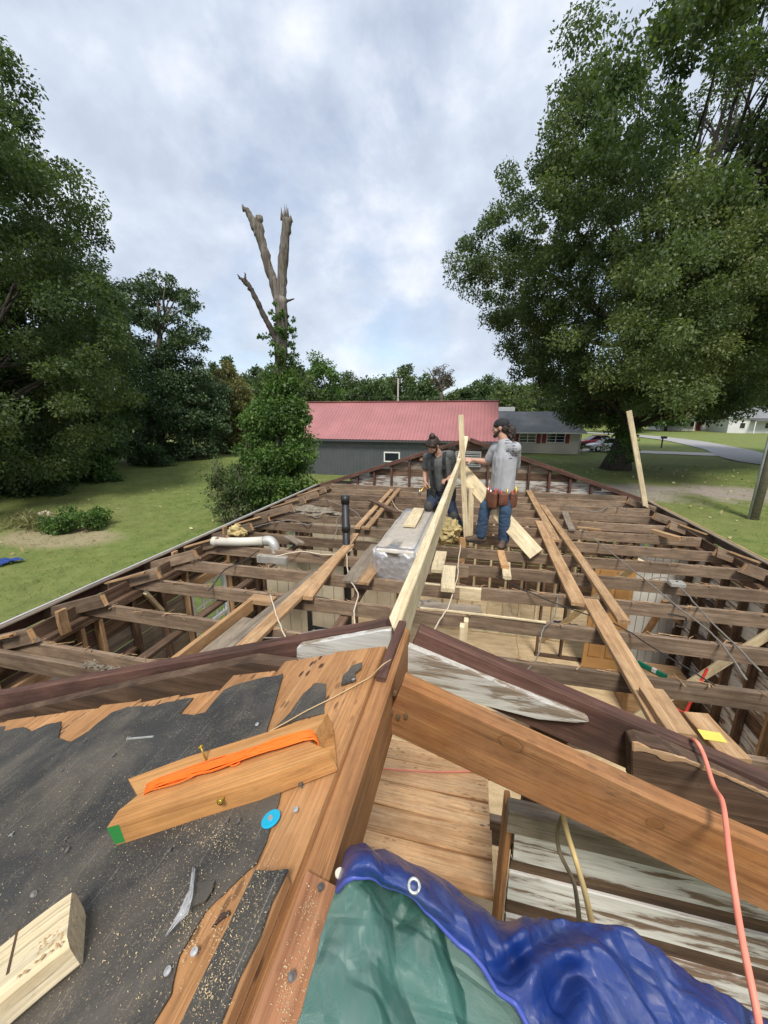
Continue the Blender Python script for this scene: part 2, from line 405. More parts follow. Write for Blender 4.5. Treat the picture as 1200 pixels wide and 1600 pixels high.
# ================================================================== FOLIAGE
def leafmat(name, c1, c2, c3, trans=.35):
    t = MT(name); at = t.n('ShaderNodeAttribute', attribute_name='tint')
    col = t.ramp(at.outputs['Fac'], [(0.0, c1), (.55, c2), (1.0, c3)])
    t.color(col).set(Roughness=.5); t.p.inputs['Specular IOR Level'].default_value = .35
    tr = t.n('ShaderNodeBsdfTranslucent'); t.l(t.mix(1.0, col, (1.1, 1.25, .6), 'MULTIPLY'), tr.inputs[0])
    mxs = t.n('ShaderNodeMixShader'); mxs.inputs[0].default_value = trans; t.l(t.p.outputs[0], mxs.inputs[1]); t.l(tr.outputs[0], mxs.inputs[2])
    t.l(mxs.outputs[0], t.out.inputs[0]); return t.m
LG = leafmat('oak_leaf', (.058,.088,.036), (.098,.138,.052), (.178,.205,.084), .45)
LY = leafmat('yellowing_leaf', (.072,.105,.04), (.122,.16,.056), (.215,.23,.086))
LD = leafmat('dark_leaf', (.052,.088,.036), (.088,.138,.052), (.15,.20,.075))
LB = leafmat('bright_leaf', (.055,.105,.028), (.095,.17,.042), (.17,.25,.065))
LP = leafmat('pine_needles', (.045,.078,.038), (.075,.12,.054), (.13,.175,.072), .2)
LT = leafmat('tawny_leaf', (.13,.14,.06), (.20,.19,.085), (.27,.24,.11))
BARK = plain('bark', (.13,.105,.085), .9, .45, 5, bump=1.0); BARKD = plain('dark_bark', (.055,.045,.038), .9, .4, 6, bump=1.0)
def snagmat():
    t = MT('dead_wood'); v = t.vec((9, 9, 1.1), rnd=False); a = t.noise(v, 1.2, 6, .65, .8); b = t.noise(t.vec(rnd=False), 1.1, 4, .6)
    col = t.ramp(a, [(.3, (.06,.05,.043)), (.52, (.165,.143,.123)), (.72, (.28,.255,.225))])
    col = t.mix(t.ramp(b, [(.5, 0.0), (.68, .8)]), col, (.10,.075,.058))
    t.color(col).set(Roughness=.95); t.p.inputs['Specular IOR Level'].default_value = .1; t.bump(a, 1.0, .06); return t.m
SNAG = snagmat()

def leaves(name, C, rad, per, size, mat, parent, rng, flat=.75, droop=.25, tint=None, aspect=.55):
    """leaf-sized folded quads scattered round clump centres C (n,3); rad (n,) clump radii"""
    n = len(C); N = n*per
    c = np.repeat(C, per, axis=0); r = np.repeat(rad, per)[:, None]
    d = rng.normal(size=(N, 3)); d /= np.linalg.norm(d, axis=1)[:, None]
    rr = rng.random((N, 1))**.45
    p = c+d*rr*r*np.array([1, 1, flat]); p[:, 2] -= droop*r[:, 0]*rng.random(N)
    ax = d*.6+rng.normal(size=(N, 3))*.7+np.array([0, 0, -.35]); ax /= np.linalg.norm(ax, axis=1)[:, None]
    nr = rng.normal(size=(N, 3))*.7+np.array([0, 0, .8]); sd_ = np.cross(nr, ax); sd_ /= np.linalg.norm(sd_, axis=1)[:, None]+1e-9
    up = np.cross(ax, sd_)
    s = size*(.65+.7*rng.random((N, 1)))
    v = np.empty((N, 4, 3)); v[:, 0] = p; v[:, 2] = p+ax*s
    mid = p+ax*s*.5+up*s*.10
    v[:, 1] = mid+sd_*s*aspect*.5; v[:, 3] = mid-sd_*s*aspect*.5
    me = bpy.data.meshes.new(name); me.vertices.add(N*4); me.vertices.foreach_set('co', v.reshape(-1).astype(np.float32))
    me.loops.add(N*4); me.loops.foreach_set('vertex_index', np.arange(N*4, dtype=np.int32))
    me.polygons.add(N); me.polygons.foreach_set('loop_start', np.arange(0, N*4, 4, dtype=np.int32)); me.polygons.foreach_set('loop_total', np.full(N, 4, dtype=np.int32))
    at = me.attributes.new('tint', 'FLOAT', 'POINT')
    tt = np.repeat(np.clip((tint if tint is not None else rng.normal(.42, .2, n)), 0, 1), per)+rng.normal(0, .16, N)
    at.data.foreach_set('value', np.repeat(np.clip(tt, 0, 1), 4).astype(np.float32))
    me.update(calc_edges=True); me.validate()
    return addobj(name, me, mat, parent)

def limb_geo(mb, a, b, r0, r1, rng, sag=.1, n=7, seg=6):
    a = Vector(a); b = Vector(b); L = (b-a).length; pts = []; rad = []
    o = Vector(rng.normal(size=3))*L*.07
    for i in range(n+1):
        t = i/n; p = a.lerp(b, t)+o*math.sin(t*math.pi)+Vector((0, 0, L*sag*math.sin(t*math.pi)))+Vector(rng.normal(size=3))*L*.012
        pts.append(p); rad.append(r0*(1-t)+r1*t)
    mb.tube(pts, rad, seg); return pts

def tree(name, base, H, prof, label, leafm, barkm, seed, nclump, per, lsize, trunk_r, crown_z0=.25, crad=(.5, 1.1), nl=26, group=None, ex=(1, 1), shell=.5, flare=1.6, lean=(0, 0), tintfn=None, gap=.0, trunk_top=.72):
    """prof: list of (height fraction, radius m). A trunk, limbs and a crown of leaf-sized faces in clumps."""
    rng = np.random.default_rng(seed); base = Vector(base)
    root = empty(name, base, label, 'tree', group)
    zs = np.array([p[0]*H for p in prof]); rs_ = np.array([p[1] for p in prof])
    def rad_at(z): return float(np.interp(z, zs, rs_))
    # clump centres weighted by ring area
    zz = np.linspace(zs[0], zs[-1], 200); wts = np.interp(zz, zs, rs_)**1.35+.05; wts /= wts.sum()
    z = rng.choice(zz, nclump, p=wts)+rng.normal(0, .02*H, nclump)
    th = rng.random(nclump)*2*math.pi
    lob = np.ones(nclump)
    ph = rng.random(8)*6.28
    for k in range(4): lob += .075*np.sin((k+2)*th+ph[k]+z/H*5*(k-1))
    u = shell+(1-shell)*rng.random(nclump)**.6
    rr = np.interp(z, zs, rs_)*u*lob
    C = np.stack([base.x+lean[0]*z/H+rr*np.cos(th)*ex[0], base.y+lean[1]*z/H+rr*np.sin(th)*ex[1], base.z+z], 1)
    if gap:
        gx = rng.normal(size=(14, 3)); gx /= np.linalg.norm(gx, axis=1)[:, None]
        ctr = np.array([base.x, base.y, base.z+H*.55]); dv = C-ctr; dv /= np.linalg.norm(dv, axis=1)[:, None]
        keep = np.all(dv@gx.T < 1-gap, axis=1); C = C[keep]; u = u[keep]
    cr = crad[0]+(crad[1]-crad[0])*rng.random(len(C))
    tint = rng.normal(.40, .16, len(C))
    if tintfn is not None: tint = tint+np.array([tintfn(c) for c in C])
    # trunk
    tt = H*trunk_top; mb = MB(); pts = []; rads = []
    for i in range(15):
        t = i/14; zc = t*tt
        pts.append((base.x+lean[0]*zc/H+.12*math.sin(t*5+seed)*trunk_r, base.y+lean[1]*zc/H+.12*math.cos(t*4+seed)*trunk_r, base.z-.2+zc))
        rads.append(trunk_r*((1-t)*.92+.08)*(1+(flare-1)*math.exp(-zc/(trunk_r*1.6))))
    mb.tube(pts, rads, 14)
    for k in range(nl):
        j = rng.integers(0, len(C)); c = Vector(C[j]); hz = max(crown_z0*H*.8, (c.z-base.z)*(.35+.35*rng.random())); hz = min(hz, tt*.97)
        t = hz/tt; s = Vector((base.x+lean[0]*hz/H, base.y+lean[1]*hz/H, base.z+hz-.2))
        e_ = s.lerp(c, .92); pr = trunk_r*(.16+.26*(1-t))
        lp = limb_geo(mb, s, e_, pr, pr*.18, rng, .05)
        for q in range(2):
            j2 = int(np.argmin(np.sum((C-np.array(lp[4]))**2, 1)+rng.random(len(C))*rad_at(c.z-base.z)**2*.4))
            limb_geo(mb, lp[3+q], Vector(C[j2]), pr*.42, pr*.08, rng, .04, 5, 5)
    mb.build('trunk', barkm, root, True)
    leaves('crown', C, cr, per, lsize, leafm, root, rng, tint=tint)
    return root

# --- the large tree by the road
tb = G(963, 733)
D = (tb-CAM).dot(Vector((-math.sin(YAW), math.cos(YAW), 0)))
def depth_pt(px, py, dep):                 # point on the vertical plane at distance dep, facing the camera's heading
    d = ray(px, py); h = Vector((-math.sin(YAW), math.cos(YAW), 0)); return CAM+d*(dep/d.dot(h))
def hrad(px, py, c=tb, dep=D):
    p = depth_pt(px, py, dep); return p.z-c.z, abs((p-c).dot(RT))
pr_ = [hrad(x, y) for x, y in ((880, 650), (838, 630), (800, 590), (775, 530), (750, 470), (712, 400), (708, 360), (740, 290), (768, 240), (805, 170), (860, 110), (925, 50))]
HT = 31.0
pr_ = [(z, r+4.0*z/HT*.97 if i_ < 11 else (ony(925, 50, tb.y) and (depth_pt(963, 50, D)-depth_pt(925, 50, D)).length+4.0*z/HT)) for i_, (z, r) in enumerate(pr_)]
prof = [(z/HT, r*.93) for z, r in pr_]+[(max(pr_[-1][0]/HT+.06, .9), pr_[-1][1]*.7), (1.0, 1.5)]
prof.sort()
bigtree = tree('oak_tree', tb, HT, prof, 'huge leafy shade tree with ivied trunk standing between the house and the road', LG, BARKD, 11, 1020, 400, .205, .66,
     crown_z0=.14, crad=(.6, 1.35), nl=70, shell=.42, flare=1.8, lean=(4.0, 0), gap=.012, trunk_top=.78)
# paler yellowing branches on the side of the crown towards the house
rng = np.random.default_rng(5); dep2 = D-9.0; Cs = []
for (px, py, sx, sy, n) in ((1100, 400, 55, 70, 70), (1070, 500, 85, 60, 100), (1040, 575, 70, 35, 50), (1120, 330, 35, 45, 30), (1010, 470, 35, 40, 25)):
    for _ in range(n): Cs.append(tuple(depth_pt(px+rng.normal()*sx*.95, py+rng.normal()*sy*.8, dep2+rng.normal()*2.6)))
Cs = np.array(Cs); mb = MB()
for k in range(14): limb_geo(mb, tb+Vector((0, 0, 5+4*rng.random())), Vector(Cs[rng.integers(0, len(Cs))]), .16, .02, rng, .06)
mb.build('limb', BARKD, bigtree, True)
leaves('yellowing_foliage', Cs, np.array(.5+.5*rng.random(len(Cs))), 300, .145, LY, bigtree, rng)
# a second tall tree close behind it
b3 = G(1262, 728); tree('oak_tree', b3, 29.0, [(.16, 4.0), (.3, 8.0), (.5, 10.0), (.7, 9.5), (.88, 6.5), (1.0, 1.5)], 'second tall leafy tree just beyond the huge shade tree, towards the utility pole', LG, BARKD, 13, 620, 300, .24, .5, crown_z0=.14, crad=(.7, 1.4), nl=36, shell=.42, gap=.008)
# ivy on the big trunk
rng = np.random.default_rng(9); Ci = []
for _ in range(90):
    z = .8+rng.random()*6.5; a = rng.random()*6.28; r = .85+.25*rng.random(); Ci.append((tb.x+r*math.cos(a), tb.y+r*math.sin(a), tb.z+z))
iv = leaves('trunk_ivy', np.array(Ci), np.full(90, .4), 70, .17, LB, None, rng); tag(iv, 'ivy leaves climbing the thick trunk of the huge shade tree', 'ivy')

# --- dark wood on the left: near tree, then deeper ones
def silh(ctr_px, base_py, pts, dep=None):
    b = G(ctr_px, base_py); dp = (b-CAM).dot(Vector((-math.sin(YAW), math.cos(YAW), 0)))
    return b, [hrad(x, y, b, dp) for x, y in pts]
bl, pl = silh(-55, 785, ((110, 742), (165, 690), (180, 640), (172, 560), (150, 470), (138, 420), (112, 350), (132, 300), (138, 250), (115, 195), (85, 150), (55, 95), (15, 45)))
Hl = pl[-1][0]+1.2
tree('oak_tree', bl, Hl, sorted([(z/Hl, r*.88) for z, r in pl]+[(1.0, .5)]), 'tallest dark leafy tree at the lawn edge, drooping over the mown grass', LG, BARKD, 21, 720, 300, .185, .55,
     crown_z0=.1, crad=(.55, 1.1), nl=34, shell=.42, gap=.004, group='trees edging the lawn', tintfn=lambda c: (.12 if c[2] < 9 and c[2] > 2 else -.02))
for i, (px, py, pts, lab, lm, sd2, nc, ls) in enumerate((
    (118, 742, ((150, 735), (185, 690), (195, 600), (190, 520), (180, 460), (150, 432)), 'broad dark tree behind the drooping tree at the lawn edge', LD, 31, 260, .34),
    (205, 722, ((250, 712), (275, 660), (282, 600), (268, 555), (250, 480), (232, 445), (212, 428)), 'dense tall evergreen beside the sparse open-branched pine', LP, 32, 240, .34),
    (300, 716, ((338, 705), (350, 650), (345, 600), (325, 570), (303, 548)), 'dark cone-shaped cedar at the corner of the lawn', LP, 33, 170, .36),
    (365, 706, ((330, 700), (318, 650), (322, 610), (340, 590), (365, 577)), 'tawny rounded tree with feathery crown behind the lawn', LT, 34, 200, .42),
    (28, 765, ((-40, 760), (-70, 700), (-60, 600), (-20, 520), (20, 460)), 'bushy dark tree under the tallest tree at the lawn edge', LD, 35, 260, .3))):
    b, p = silh(px, py, pts); h = p[-1][0]+.6
    tree('pine_tree' if lm is LP else 'leafy_tree', b, h, sorted([(z/h, r) for z, r in p]+[(1.0, .3)]), lab, lm, BARKD, sd2, nc, 210, ls*.75, .3, crown_z0=.08, crad=(.6, 1.2), nl=16, shell=.3, group='trees edging the lawn')
# sparse open-branched pine
bp = G(252, 716); rng = np.random.default_rng(77); dpp = (bp-CAM).dot(Vector((-math.sin(YAW), math.cos(YAW), 0)))
sp = empty('pine_tree', bp, 'sparse pine with bare forked trunk and flat needle tufts against the sky', 'tree', 'trees edging the lawn')
mb = MB(); top = depth_pt(262, 468, dpp); fk = depth_pt(251, 530, dpp)
limb_geo(mb, bp, fk, .42, .26, rng, 0, 8, 9); Cp = []
for (px, py) in ((225, 470), (240, 448), (262, 440), (285, 455), (298, 480), (300, 515), (285, 500), (272, 462), (215, 500), (290, 530), (255, 455), (232, 505), (268, 525), (305, 528)):
    e_ = depth_pt(px, py, dpp+rng.normal()*1.5); s = fk.lerp(top, rng.random()*.8) if py < 500 else bp.lerp(fk, .9+.1*rng.random())
    limb_geo(mb, s, e_, .13, .03, rng, .08)
    for _ in range(7): Cp.append(tuple(e_+Vector((rng.normal()*.8, rng.normal()*.8, rng.normal()*.35))))
mb.build('trunk', BARK, sp, True); Cp = np.array(Cp)
leaves('crown', Cp, .45+.35*rng.random(len(Cp)), 70, .3, LP, sp, rng, flat=.5)
# undergrowth along the wood edge
for i, (px, py, wpx, hpx, lm, lab) in enumerate(((238, 728, 34, 30, LD, 'rounded dark shrub at the foot of the evergreens'), (60, 772, 60, 60, LD, 'low spreading shrub under the tallest tree'),
                                                (150, 750, 45, 50, LB, 'leafy bright shrub at the foot of the broad dark tree'))):
    b = G(px, py); dp = (b-CAM).dot(Vector((-math.sin(YAW), math.cos(YAW), 0))); rng = np.random.default_rng(300+i)
    sh = empty('shrub', b, lab, 'shrub', 'shrubs along the wood edge'); wr = wpx/600*dp; hr = hpx/600*dp
    n = 60; a = rng.random(n)*6.28; u = rng.random(n)**.5; zz = rng.random(n)
    Cc = np.stack([b.x+np.cos(a)*u*wr*(1-.5*zz), b.y+np.sin(a)*u*wr*.6*(1-.5*zz), b.z+.15+zz*hr*.9], 1)
    mb = MB()
    for k in range(9): limb_geo(mb, b, Vector(Cc[rng.integers(0, n)]), .05, .01, rng, .1, 5, 5)
    mb.build('stem', BARKD, sh, True); leaves('foliage', Cc, np.full(n, .5), 90, .22, lm, sh, rng)

# --- row of trees far behind the barn
far = [(455, 612, 560, 38, LG), (492, 600, 557, 42, LB), (540, 600, 583, 30, LG), (577, 604, 590, 28, LD), (628, 604, 575, 34, LG), (600, 606, 588, 24, LB), (660, 608, 590, 26, LD),
       (757, 612, 589, 36, LD), (800, 618, 600, 26, LY), (838, 618, 596, 30, LG), (405, 640, 575, 26, LD), (425, 640, 582, 24, LG), (385, 650, 590, 24, LD), (340, 655, 570, 18, LP), (362, 655, 556, 12, LP), (715, 612, 606, 20, LG)]
words = {0: 'full-crowned', 1: 'bright round-topped', 2: 'long low', 3: 'dark dense', 4: 'round dark-green', 5: 'small bright', 6: 'broad dark', 7: 'wide dome-shaped', 8: 'yellow-green', 9: 'mid-green', 10: 'dark low', 11: 'slender mid-green', 12: 'dark bushy', 13: 'pointed dark', 14: 'thin spire-topped', 15: 'low green'}
for i, (px, py, ty, wpx, lm) in enumerate(far):
    dist = 78+ (i*13 % 34); b = depth_pt(px, 640, dist); b.z = ground_z(b.x, b.y)
    topz = depth_pt(px, ty, dist).z; h = topz-b.z; wr = wpx/600*dist
    if lm is LP: pf = [(.15, wr), (.5, wr*.8), (.8, wr*.45), (1.0, .3)]
    else: pf = [(.12, wr*.5), (.3, wr*.95), (.55, wr*1.05), (.8, wr*.8), (.95, wr*.4), (1.0, wr*.15)]
    side = 'beyond the red-roofed barn' if 440 < px < 720 else ('between the barn and the brick ranch house' if px >= 720 else 'far behind the ivy-covered snag')
    tree('pine_tree' if lm is LP else 'leafy_tree', b, h, pf, f'{words[i]} tree {side}', lm, BARKD, 400+i, 90, 130, .62, .28, crown_z0=.1, crad=(1.0, 1.9), nl=8, shell=.35, group='far row of trees')
# vine-wrapped nearly bare tree above the barn roof
bb = depth_pt(690, 640, 74); bb.z = 0; rng = np.random.default_rng(91)
bt = empty('bare_tree', bb, 'half-bare tree with brown vine-clad limbs above the barn roof', 'tree', 'far row of trees'); mb = MB(); Cb = []
fk = depth_pt(689, 606, 74); limb_geo(mb, bb, fk, .4, .3, rng, 0, 6, 8)
for (px, py) in ((672, 582), (682, 576), (693, 577), (704, 582), (708, 594), (678, 592), (700, 590), (668, 574), (661, 578)):
    e_ = depth_pt(px, py, 74); limb_geo(mb, fk.lerp(bb, .1*rng.random()), e_, .2, .05, rng, .05)
    if px > 672:
        for q in range(9): Cb.append(tuple(fk.lerp(e_, .55+.5*rng.random())+Vector(rng.normal(size=3))*.35))
mb.build('trunk', BARK, bt, True); Cb = np.array(Cb); leaves('crown', Cb, np.full(len(Cb), .6), 45, .28, leafmat('brown_vine', (.08,.07,.05), (.13,.11,.08), (.2,.17,.12)), bt, rng)
# unbroken wood on the horizon
rng = np.random.default_rng(55); n = 900; ang = np.linspace(-1.25, 1.15, n)+rng.normal(0, .01, n); rd_ = 150+rng.random(n)*60
Cw = np.stack([rd_*np.sin(ang), rd_*np.cos(ang), 1.5+rng.random(n)**.8*(11.5+2.0*np.sin(ang*17)+1.5*np.sin(ang*41))], 1)
wd_ = leaves('far_woodland', Cw, 2.2+2.2*rng.random(n), 150, 1.1, LG, None, rng); tag(wd_, 'continuous belt of far woodland along the horizon', 'woodland', kind='stuff')
# trees and houses beyond the road, right of the big trunk
for i, (px, ty, wpx, lm) in enumerate(((985, 600, 40, LG), (1045, 610, 36, LB), (1110, 590, 48, LD), (1175, 600, 44, LG), (1260, 560, 60, LD), (925, 610, 26, LD))):
    dist = 88+6*i; b = depth_pt(px, 645, dist); b.z = .6; h = depth_pt(px, ty, dist).z-b.z; wr = wpx/600*dist
    tree('leafy_tree', b, h, [(.2, wr*.5), (.35, wr), (.6, wr), (.85, wr*.6), (1.0, wr*.15)], ('rounded', 'bright', 'wide dark', 'full', 'tall dark', 'narrow dark')[i]+' tree beyond the road', lm, BARKD, 500+i, 80, 110, .6, .3, crad=(1.0, 1.9), nl=8, shell=.35, group='trees beyond the road')

# ================================================================== DEAD SNAG WITH IVY
sb = G(432, 800); dsn = 17.6
sb = depth_pt(432, 700, dsn); sb.z = 0
sn = empty('dead_tree', sb, 'tall dead forked snag with broken splintered tops above a mound of ivy', 'tree'); rng = np.random.default_rng(3)
def sp_(px, py): return depth_pt(px, py, dsn)
pxm = dsn/600
def limb_px(mb, pts, seg=12):
    c = [(sp_(x, y), r*pxm) for x, y, r in pts]; P = crs([a for a, _ in c], 6); rr = np.interp(np.linspace(0, len(c)-1, len(P)), range(len(c)), [b for _, b in c])
    rr = [r*(1+.07*math.sin(i*1.7)+.05*rng.normal()) for i, r in enumerate(rr)]
    P = [p+Vector(rng.normal(size=3))*.012 for p in P]
    mb.tube(P, rr, seg)
mb = MB(); limb_px(mb, [(432, 800, 15), (434, 700, 11.5), (437, 600, 9), (440, 520, 8.4), (439, 465, 8.4)]); mb.add(*tube_geo([sb-Vector((0,0,.3)), sp_(432, 795)], [17*pxm*1.3, 17*pxm], 12)); mb.build('trunk', SNAG, sn, True)
def splinters(mb, px, py, n, h, spread, ln=0):
    for _ in range(n):
        x = px+rng.normal()*spread*.45; a = sp_(x, py+4); hh = h*(.3+.7*rng.random()); mb.tube([a, sp_(x+ln*hh+rng.normal()*.7, py-hh)], [2.2*pxm*(.5+.6*rng.random()), .15*pxm], 5)
mb = MB(); limb_px(mb, [(438, 480, 7.4), (441, 430, 6.6), (445, 380, 6.2), (448.5, 342, 6.4)]); splinters(mb, 446, 340, 13, 21, 6.5, -.06); splinters(mb, 454, 343, 5, 8, 2); mb.build('limb', SNAG, sn, True)
mb = MB(); limb_px(mb, [(436, 478, 6.6), (428, 445, 6), (415, 400, 6), (406, 365, 6.2), (404.5, 338, 4.4)]); splinters(mb, 404, 340, 4, 5, 3.5)
limb_px(mb, [(404, 368, 6), (396, 350, 5), (388, 333, 3.8), (383, 325, 2.5)]); splinters(mb, 383, 326, 6, 9, 3.5, -.45); mb.build('limb', SNAG, sn, True)
mb = MB(); limb_px(mb, [(432, 535, 5), (424, 515, 4.2), (412, 493, 4), (400, 467, 3.6), (390, 448, 3.4), (382, 440, 3.6)]); limb_px(mb, [(384, 442, 3), (377, 436, 2), (371, 430, .6)], 7); limb_px(mb, [(384, 441, 2.4), (383, 432, 1.2), (382, 425, .3)], 7); mb.build('limb', BARKD, sn, True)
mb = MB(); limb_px(mb, [(444, 473, 2), (452, 469, 1.4), (460, 467, .8)], 7); mb.build('twig', BARKD, sn, True)
Ci = []
for k in range(150):
    y = 470+(rng.random()**.7)*190; Ci.append(tuple(sp_(440+rng.normal()*(4+(y-470)*.055)+(6 if rng.random() < .6 else -3), y)+Vector(((0), rng.normal()*.35, 0))))
for (x, y) in ((405, 526), (412, 525), (420, 524), (426, 522)): Ci.append(tuple(sp_(x, y)))
Ci = np.array(Ci); leaves('ivy', Ci, (.05+.14*rng.random(len(Ci)))*np.clip((sb.z+11-Ci[:, 2])/5, .45, 1), 34, .12, LB, sn, rng)
# ivy mound
iv = empty('ivy_bush', sb, 'dense mound of bright green ivy smothering the base of the snag', 'shrub'); n = 300
Cm = []
while len(Cm) < n:
    py = 590+rng.random()*215; hw = np.interp(py, [590, 620, 660, 700, 750, 805], [10, 26, 44, 55, 58, 56])*(1+.16*math.sin(py*.11)+.16*rng.normal()); cx = np.interp(py, [590, 650, 720, 805], [442, 432, 424, 418])
    a = rng.random()*6.28; u = .72+.28*rng.random() if rng.random() < .85 else rng.random()
    Cm.append(tuple(depth_pt(cx+hw*u*math.cos(a), py, dsn+hw*pxm*u*math.sin(a)*.95)))
Cm = np.array(Cm); mb = MB()
for k in range(30): limb_geo(mb, sb+Vector((rng.normal()*.4, rng.normal()*.4, .1)), Vector(Cm[rng.integers(0, n)]), .05, .012, rng, .05, 5, 5)
mb.build('stem', BARKD, iv, True); leaves('foliage', Cm, .28+.3*rng.random(n), 150, .15, LB, iv, rng, tint=rng.normal(.45, .22, n))
# straggly sapling left of the mound
b = depth_pt(372, 770, 16.2); b.z = 0; sg = empty('sapling', b, 'thin straggly sapling with loose leafy twigs left of the ivy mound', 'shrub'); mb = MB(); Cg = []
for k in range(34):
    px = 318+rng.random()*75; py = 715+rng.random()*85; e_ = depth_pt(px, py, 16.2+rng.normal()*.7); limb_geo(mb, b+Vector((rng.normal()*.3, rng.normal()*.3, 0)), e_, .03, .006, rng, .12, 6, 5)
    for q in range(5): Cg.append(tuple(e_.lerp(b+Vector((0,0,1)), .5*rng.random())+Vector(rng.normal(size=3))*.14))
mb.build('stem', BARK, sg, True); leaves('foliage', np.array(Cg), np.full(len(Cg), .22), 26, .11, LG, sg, rng)

# ================================================================== STUMP MOUND, BRUSH, TARP SCRAP ON THE LAWN
b = G(128, 826); br = empty('brush_pile', b, 'pile of cut green leafy branches beside the bare stump mound', 'brush'); mb = MB(); Cg = []
for k in range(30):
    a = rng.random()*6.28; e_ = b+Vector((math.cos(a)*1.3*rng.random()**.5-.1, math.sin(a)*.8, .15+.5*rng.random())); limb_geo(mb, b+Vector((rng.normal()*.3, rng.normal()*.2, .1)), e_, .02, .006, rng, .1, 4, 5)
    for q in range(4): Cg.append(tuple(e_+Vector(rng.normal(size=3))*.13))
mb.build('twig', BARK, br, True); leaves('foliage', np.array(Cg), np.full(len(Cg), .2), 45, .12, LB, br, rng)
b = G(72, 812); stp = MB(); n = 14; V = []; F = []
prof2 = [(1.0, 0), (.78, .12), (.66, .25), (.62, .36), (.3, .40), (0.02, .37)]
for j, (r, z) in enumerate(prof2):
    for k in range(n):
        a = 6.283*k/n; rr = r*.42*(1+.13*math.sin(3*a+1)+.08*rng.normal()); V.append((b.x+rr*math.cos(a), b.y+rr*math.sin(a), b.z-.03+z+.03*rng.normal()))
for j in range(len(prof2)-1):
    for k in range(n): F.append((j*n+k, j*n+(k+1) % n, (j+1)*n+(k+1) % n, (j+1)*n+k))
F.append(tuple((len(prof2)-1)*n+k for k in range(n)))
tag(pyd('tree_stump', V, F, plain('stump_wood', (.42,.36,.27), .85, .35, 5, bump=.8)), 'pale cut tree stump on the bare dirt mound in the lawn', 'stump')
def weed_mat(): return leafmat('dry_grass', (.14,.16,.05), (.22,.2,.09), (.32,.28,.14), .3)
DRY = weed_mat(); n = 40; gx = rng.normal(size=(n, 2)); bx = G(48, 822)
Cg = np.stack([bx.x+gx[:, 0]*.75, bx.y+gx[:, 1]*.4, np.full(n, .22)], 1)
tag(leaves('tall_weeds', Cg, np.full(n, .3), 60, .32, DRY, None, rng, aspect=.12), 'tuft of tall dry weeds left of the stump', 'weeds', kind='stuff')
bt_ = G(5, 884); V = []; F = []; nn = 14
for j in range(nn):
    for i in range(nn):
        u, v = i/(nn-1)-.5, j/(nn-1)-.5; V.append((bt_.x-.35+u*1.15+.1*math.sin(v*5), bt_.y+v*.62+.25*u, ground_z(bt_.x, bt_.y)+.05+.06*abs(math.sin(u*9+v*4))+.05*abs(math.sin(v*11-u*3))))
F = [(j*nn+i, j*nn+i+1, (j+1)*nn+i+1, (j+1)*nn+i) for j in range(nn-1) for i in range(nn-1)]
tag(pyd('tarp', V, F, plain('blue_tarp_scrap', (.03,.06,.22), .4, .2, 8), None, True), 'small crumpled blue tarp lying on the lawn', 'tarp')
# fallen leaves under the big tree and over the lawn
rng = np.random.default_rng(12); N = 1500; P = np.stack([-22+rng.random(N)*50, 9+rng.random(N)*28, np.zeros(N)], 1)
P = P[(P[:, 0] > 5) | ((P[:, 0] < -8) & (rng.random(N) < .25))]
for p in P: p[2] = ground_z(p[0], p[1])+.06
tag(leaves('fallen_leaves', P, np.full(len(P), .02), 1, .2, leafmat('fallen_leaf', (.3,.22,.10), (.45,.38,.2), (.58,.52,.34), .1), None, rng, droop=0), 'pale fallen leaves strewn over the grass', 'leaves', kind='stuff')

# mown grass blades standing on the lawn
rng = np.random.default_rng(31); N = 26000
side = rng.random(N) < .55; gx = np.where(side, -4.6-rng.random(N)**1.3*26, 4.6+rng.random(N)*22); gy = 3+rng.random(N)**1.2*34
keep = ~((gx > 5) & (np.abs(gy-24.6) < 2.2) & (rng.random(N) < .8)); gx, gy = gx[keep], gy[keep]
P = np.stack([gx, gy, np.array([ground_z(a, b)+.03 for a, b in zip(gx, gy)])], 1)
GB = leafmat('grass_blade', (.10,.14,.036), (.16,.20,.056), (.26,.27,.105), .35)
tag(leaves('grass', P, np.full(len(P), .10), 6, .075, GB, None, rng, flat=.3, droop=-.2, aspect=.16), 'short mown grass blades over the lawn', 'grass', kind='stuff')

# ================================================================== BACKGROUND BUILDINGS
ROOFR = plain('red_metal_roof', (.36,.15,.152), .5, .14, .5, metal=.0, spec=.5); BARNG = plain('grey_metal_siding', (.085,.092,.10), .45, .10, 1.2, spec=.4)
TRIM = plain('white_trim', (.74,.74,.72), .5, .06); DGREY = plain('dark_trim', (.07,.075,.08), .5, .1)
def glassmat(name='window_glass', c=(.02,.025,.03)):
    t = MT(name); t.set(Base_Color=c+(1,), Roughness=.05); t.p.inputs['Specular IOR Level'].default_value = .8; return t.m
GLASS = glassmat()
EY, EZ, RY, RZ = 29.2, 2.95, 33.6, 0
RZ = ony(620, 628, RY).z; xr = ony(779, 628, RY).x; xl = ony(466, 628, RY).x
EZ = ony(620, 685, EY).z
barn = empty('barn', (0, EY, 0), 'long grey metal barn with faded red ribbed metal roof beyond the house', 'barn')
xl2 = xl-2.0; npan = 19; pw = (xr-xl2)/npan
def ribbed(w_, nrib, h):                    # cross-section points of a ribbed sheet
    o = []; s = w_/nrib
    for i in range(nrib): o += [(i*s, 0), (i*s+s*.62, 0), (i*s+s*.72, h), (i*s+s*.88, h)]
    o.append((w_, 0)); return o
sec = ribbed(pw-.004, 4, .03)
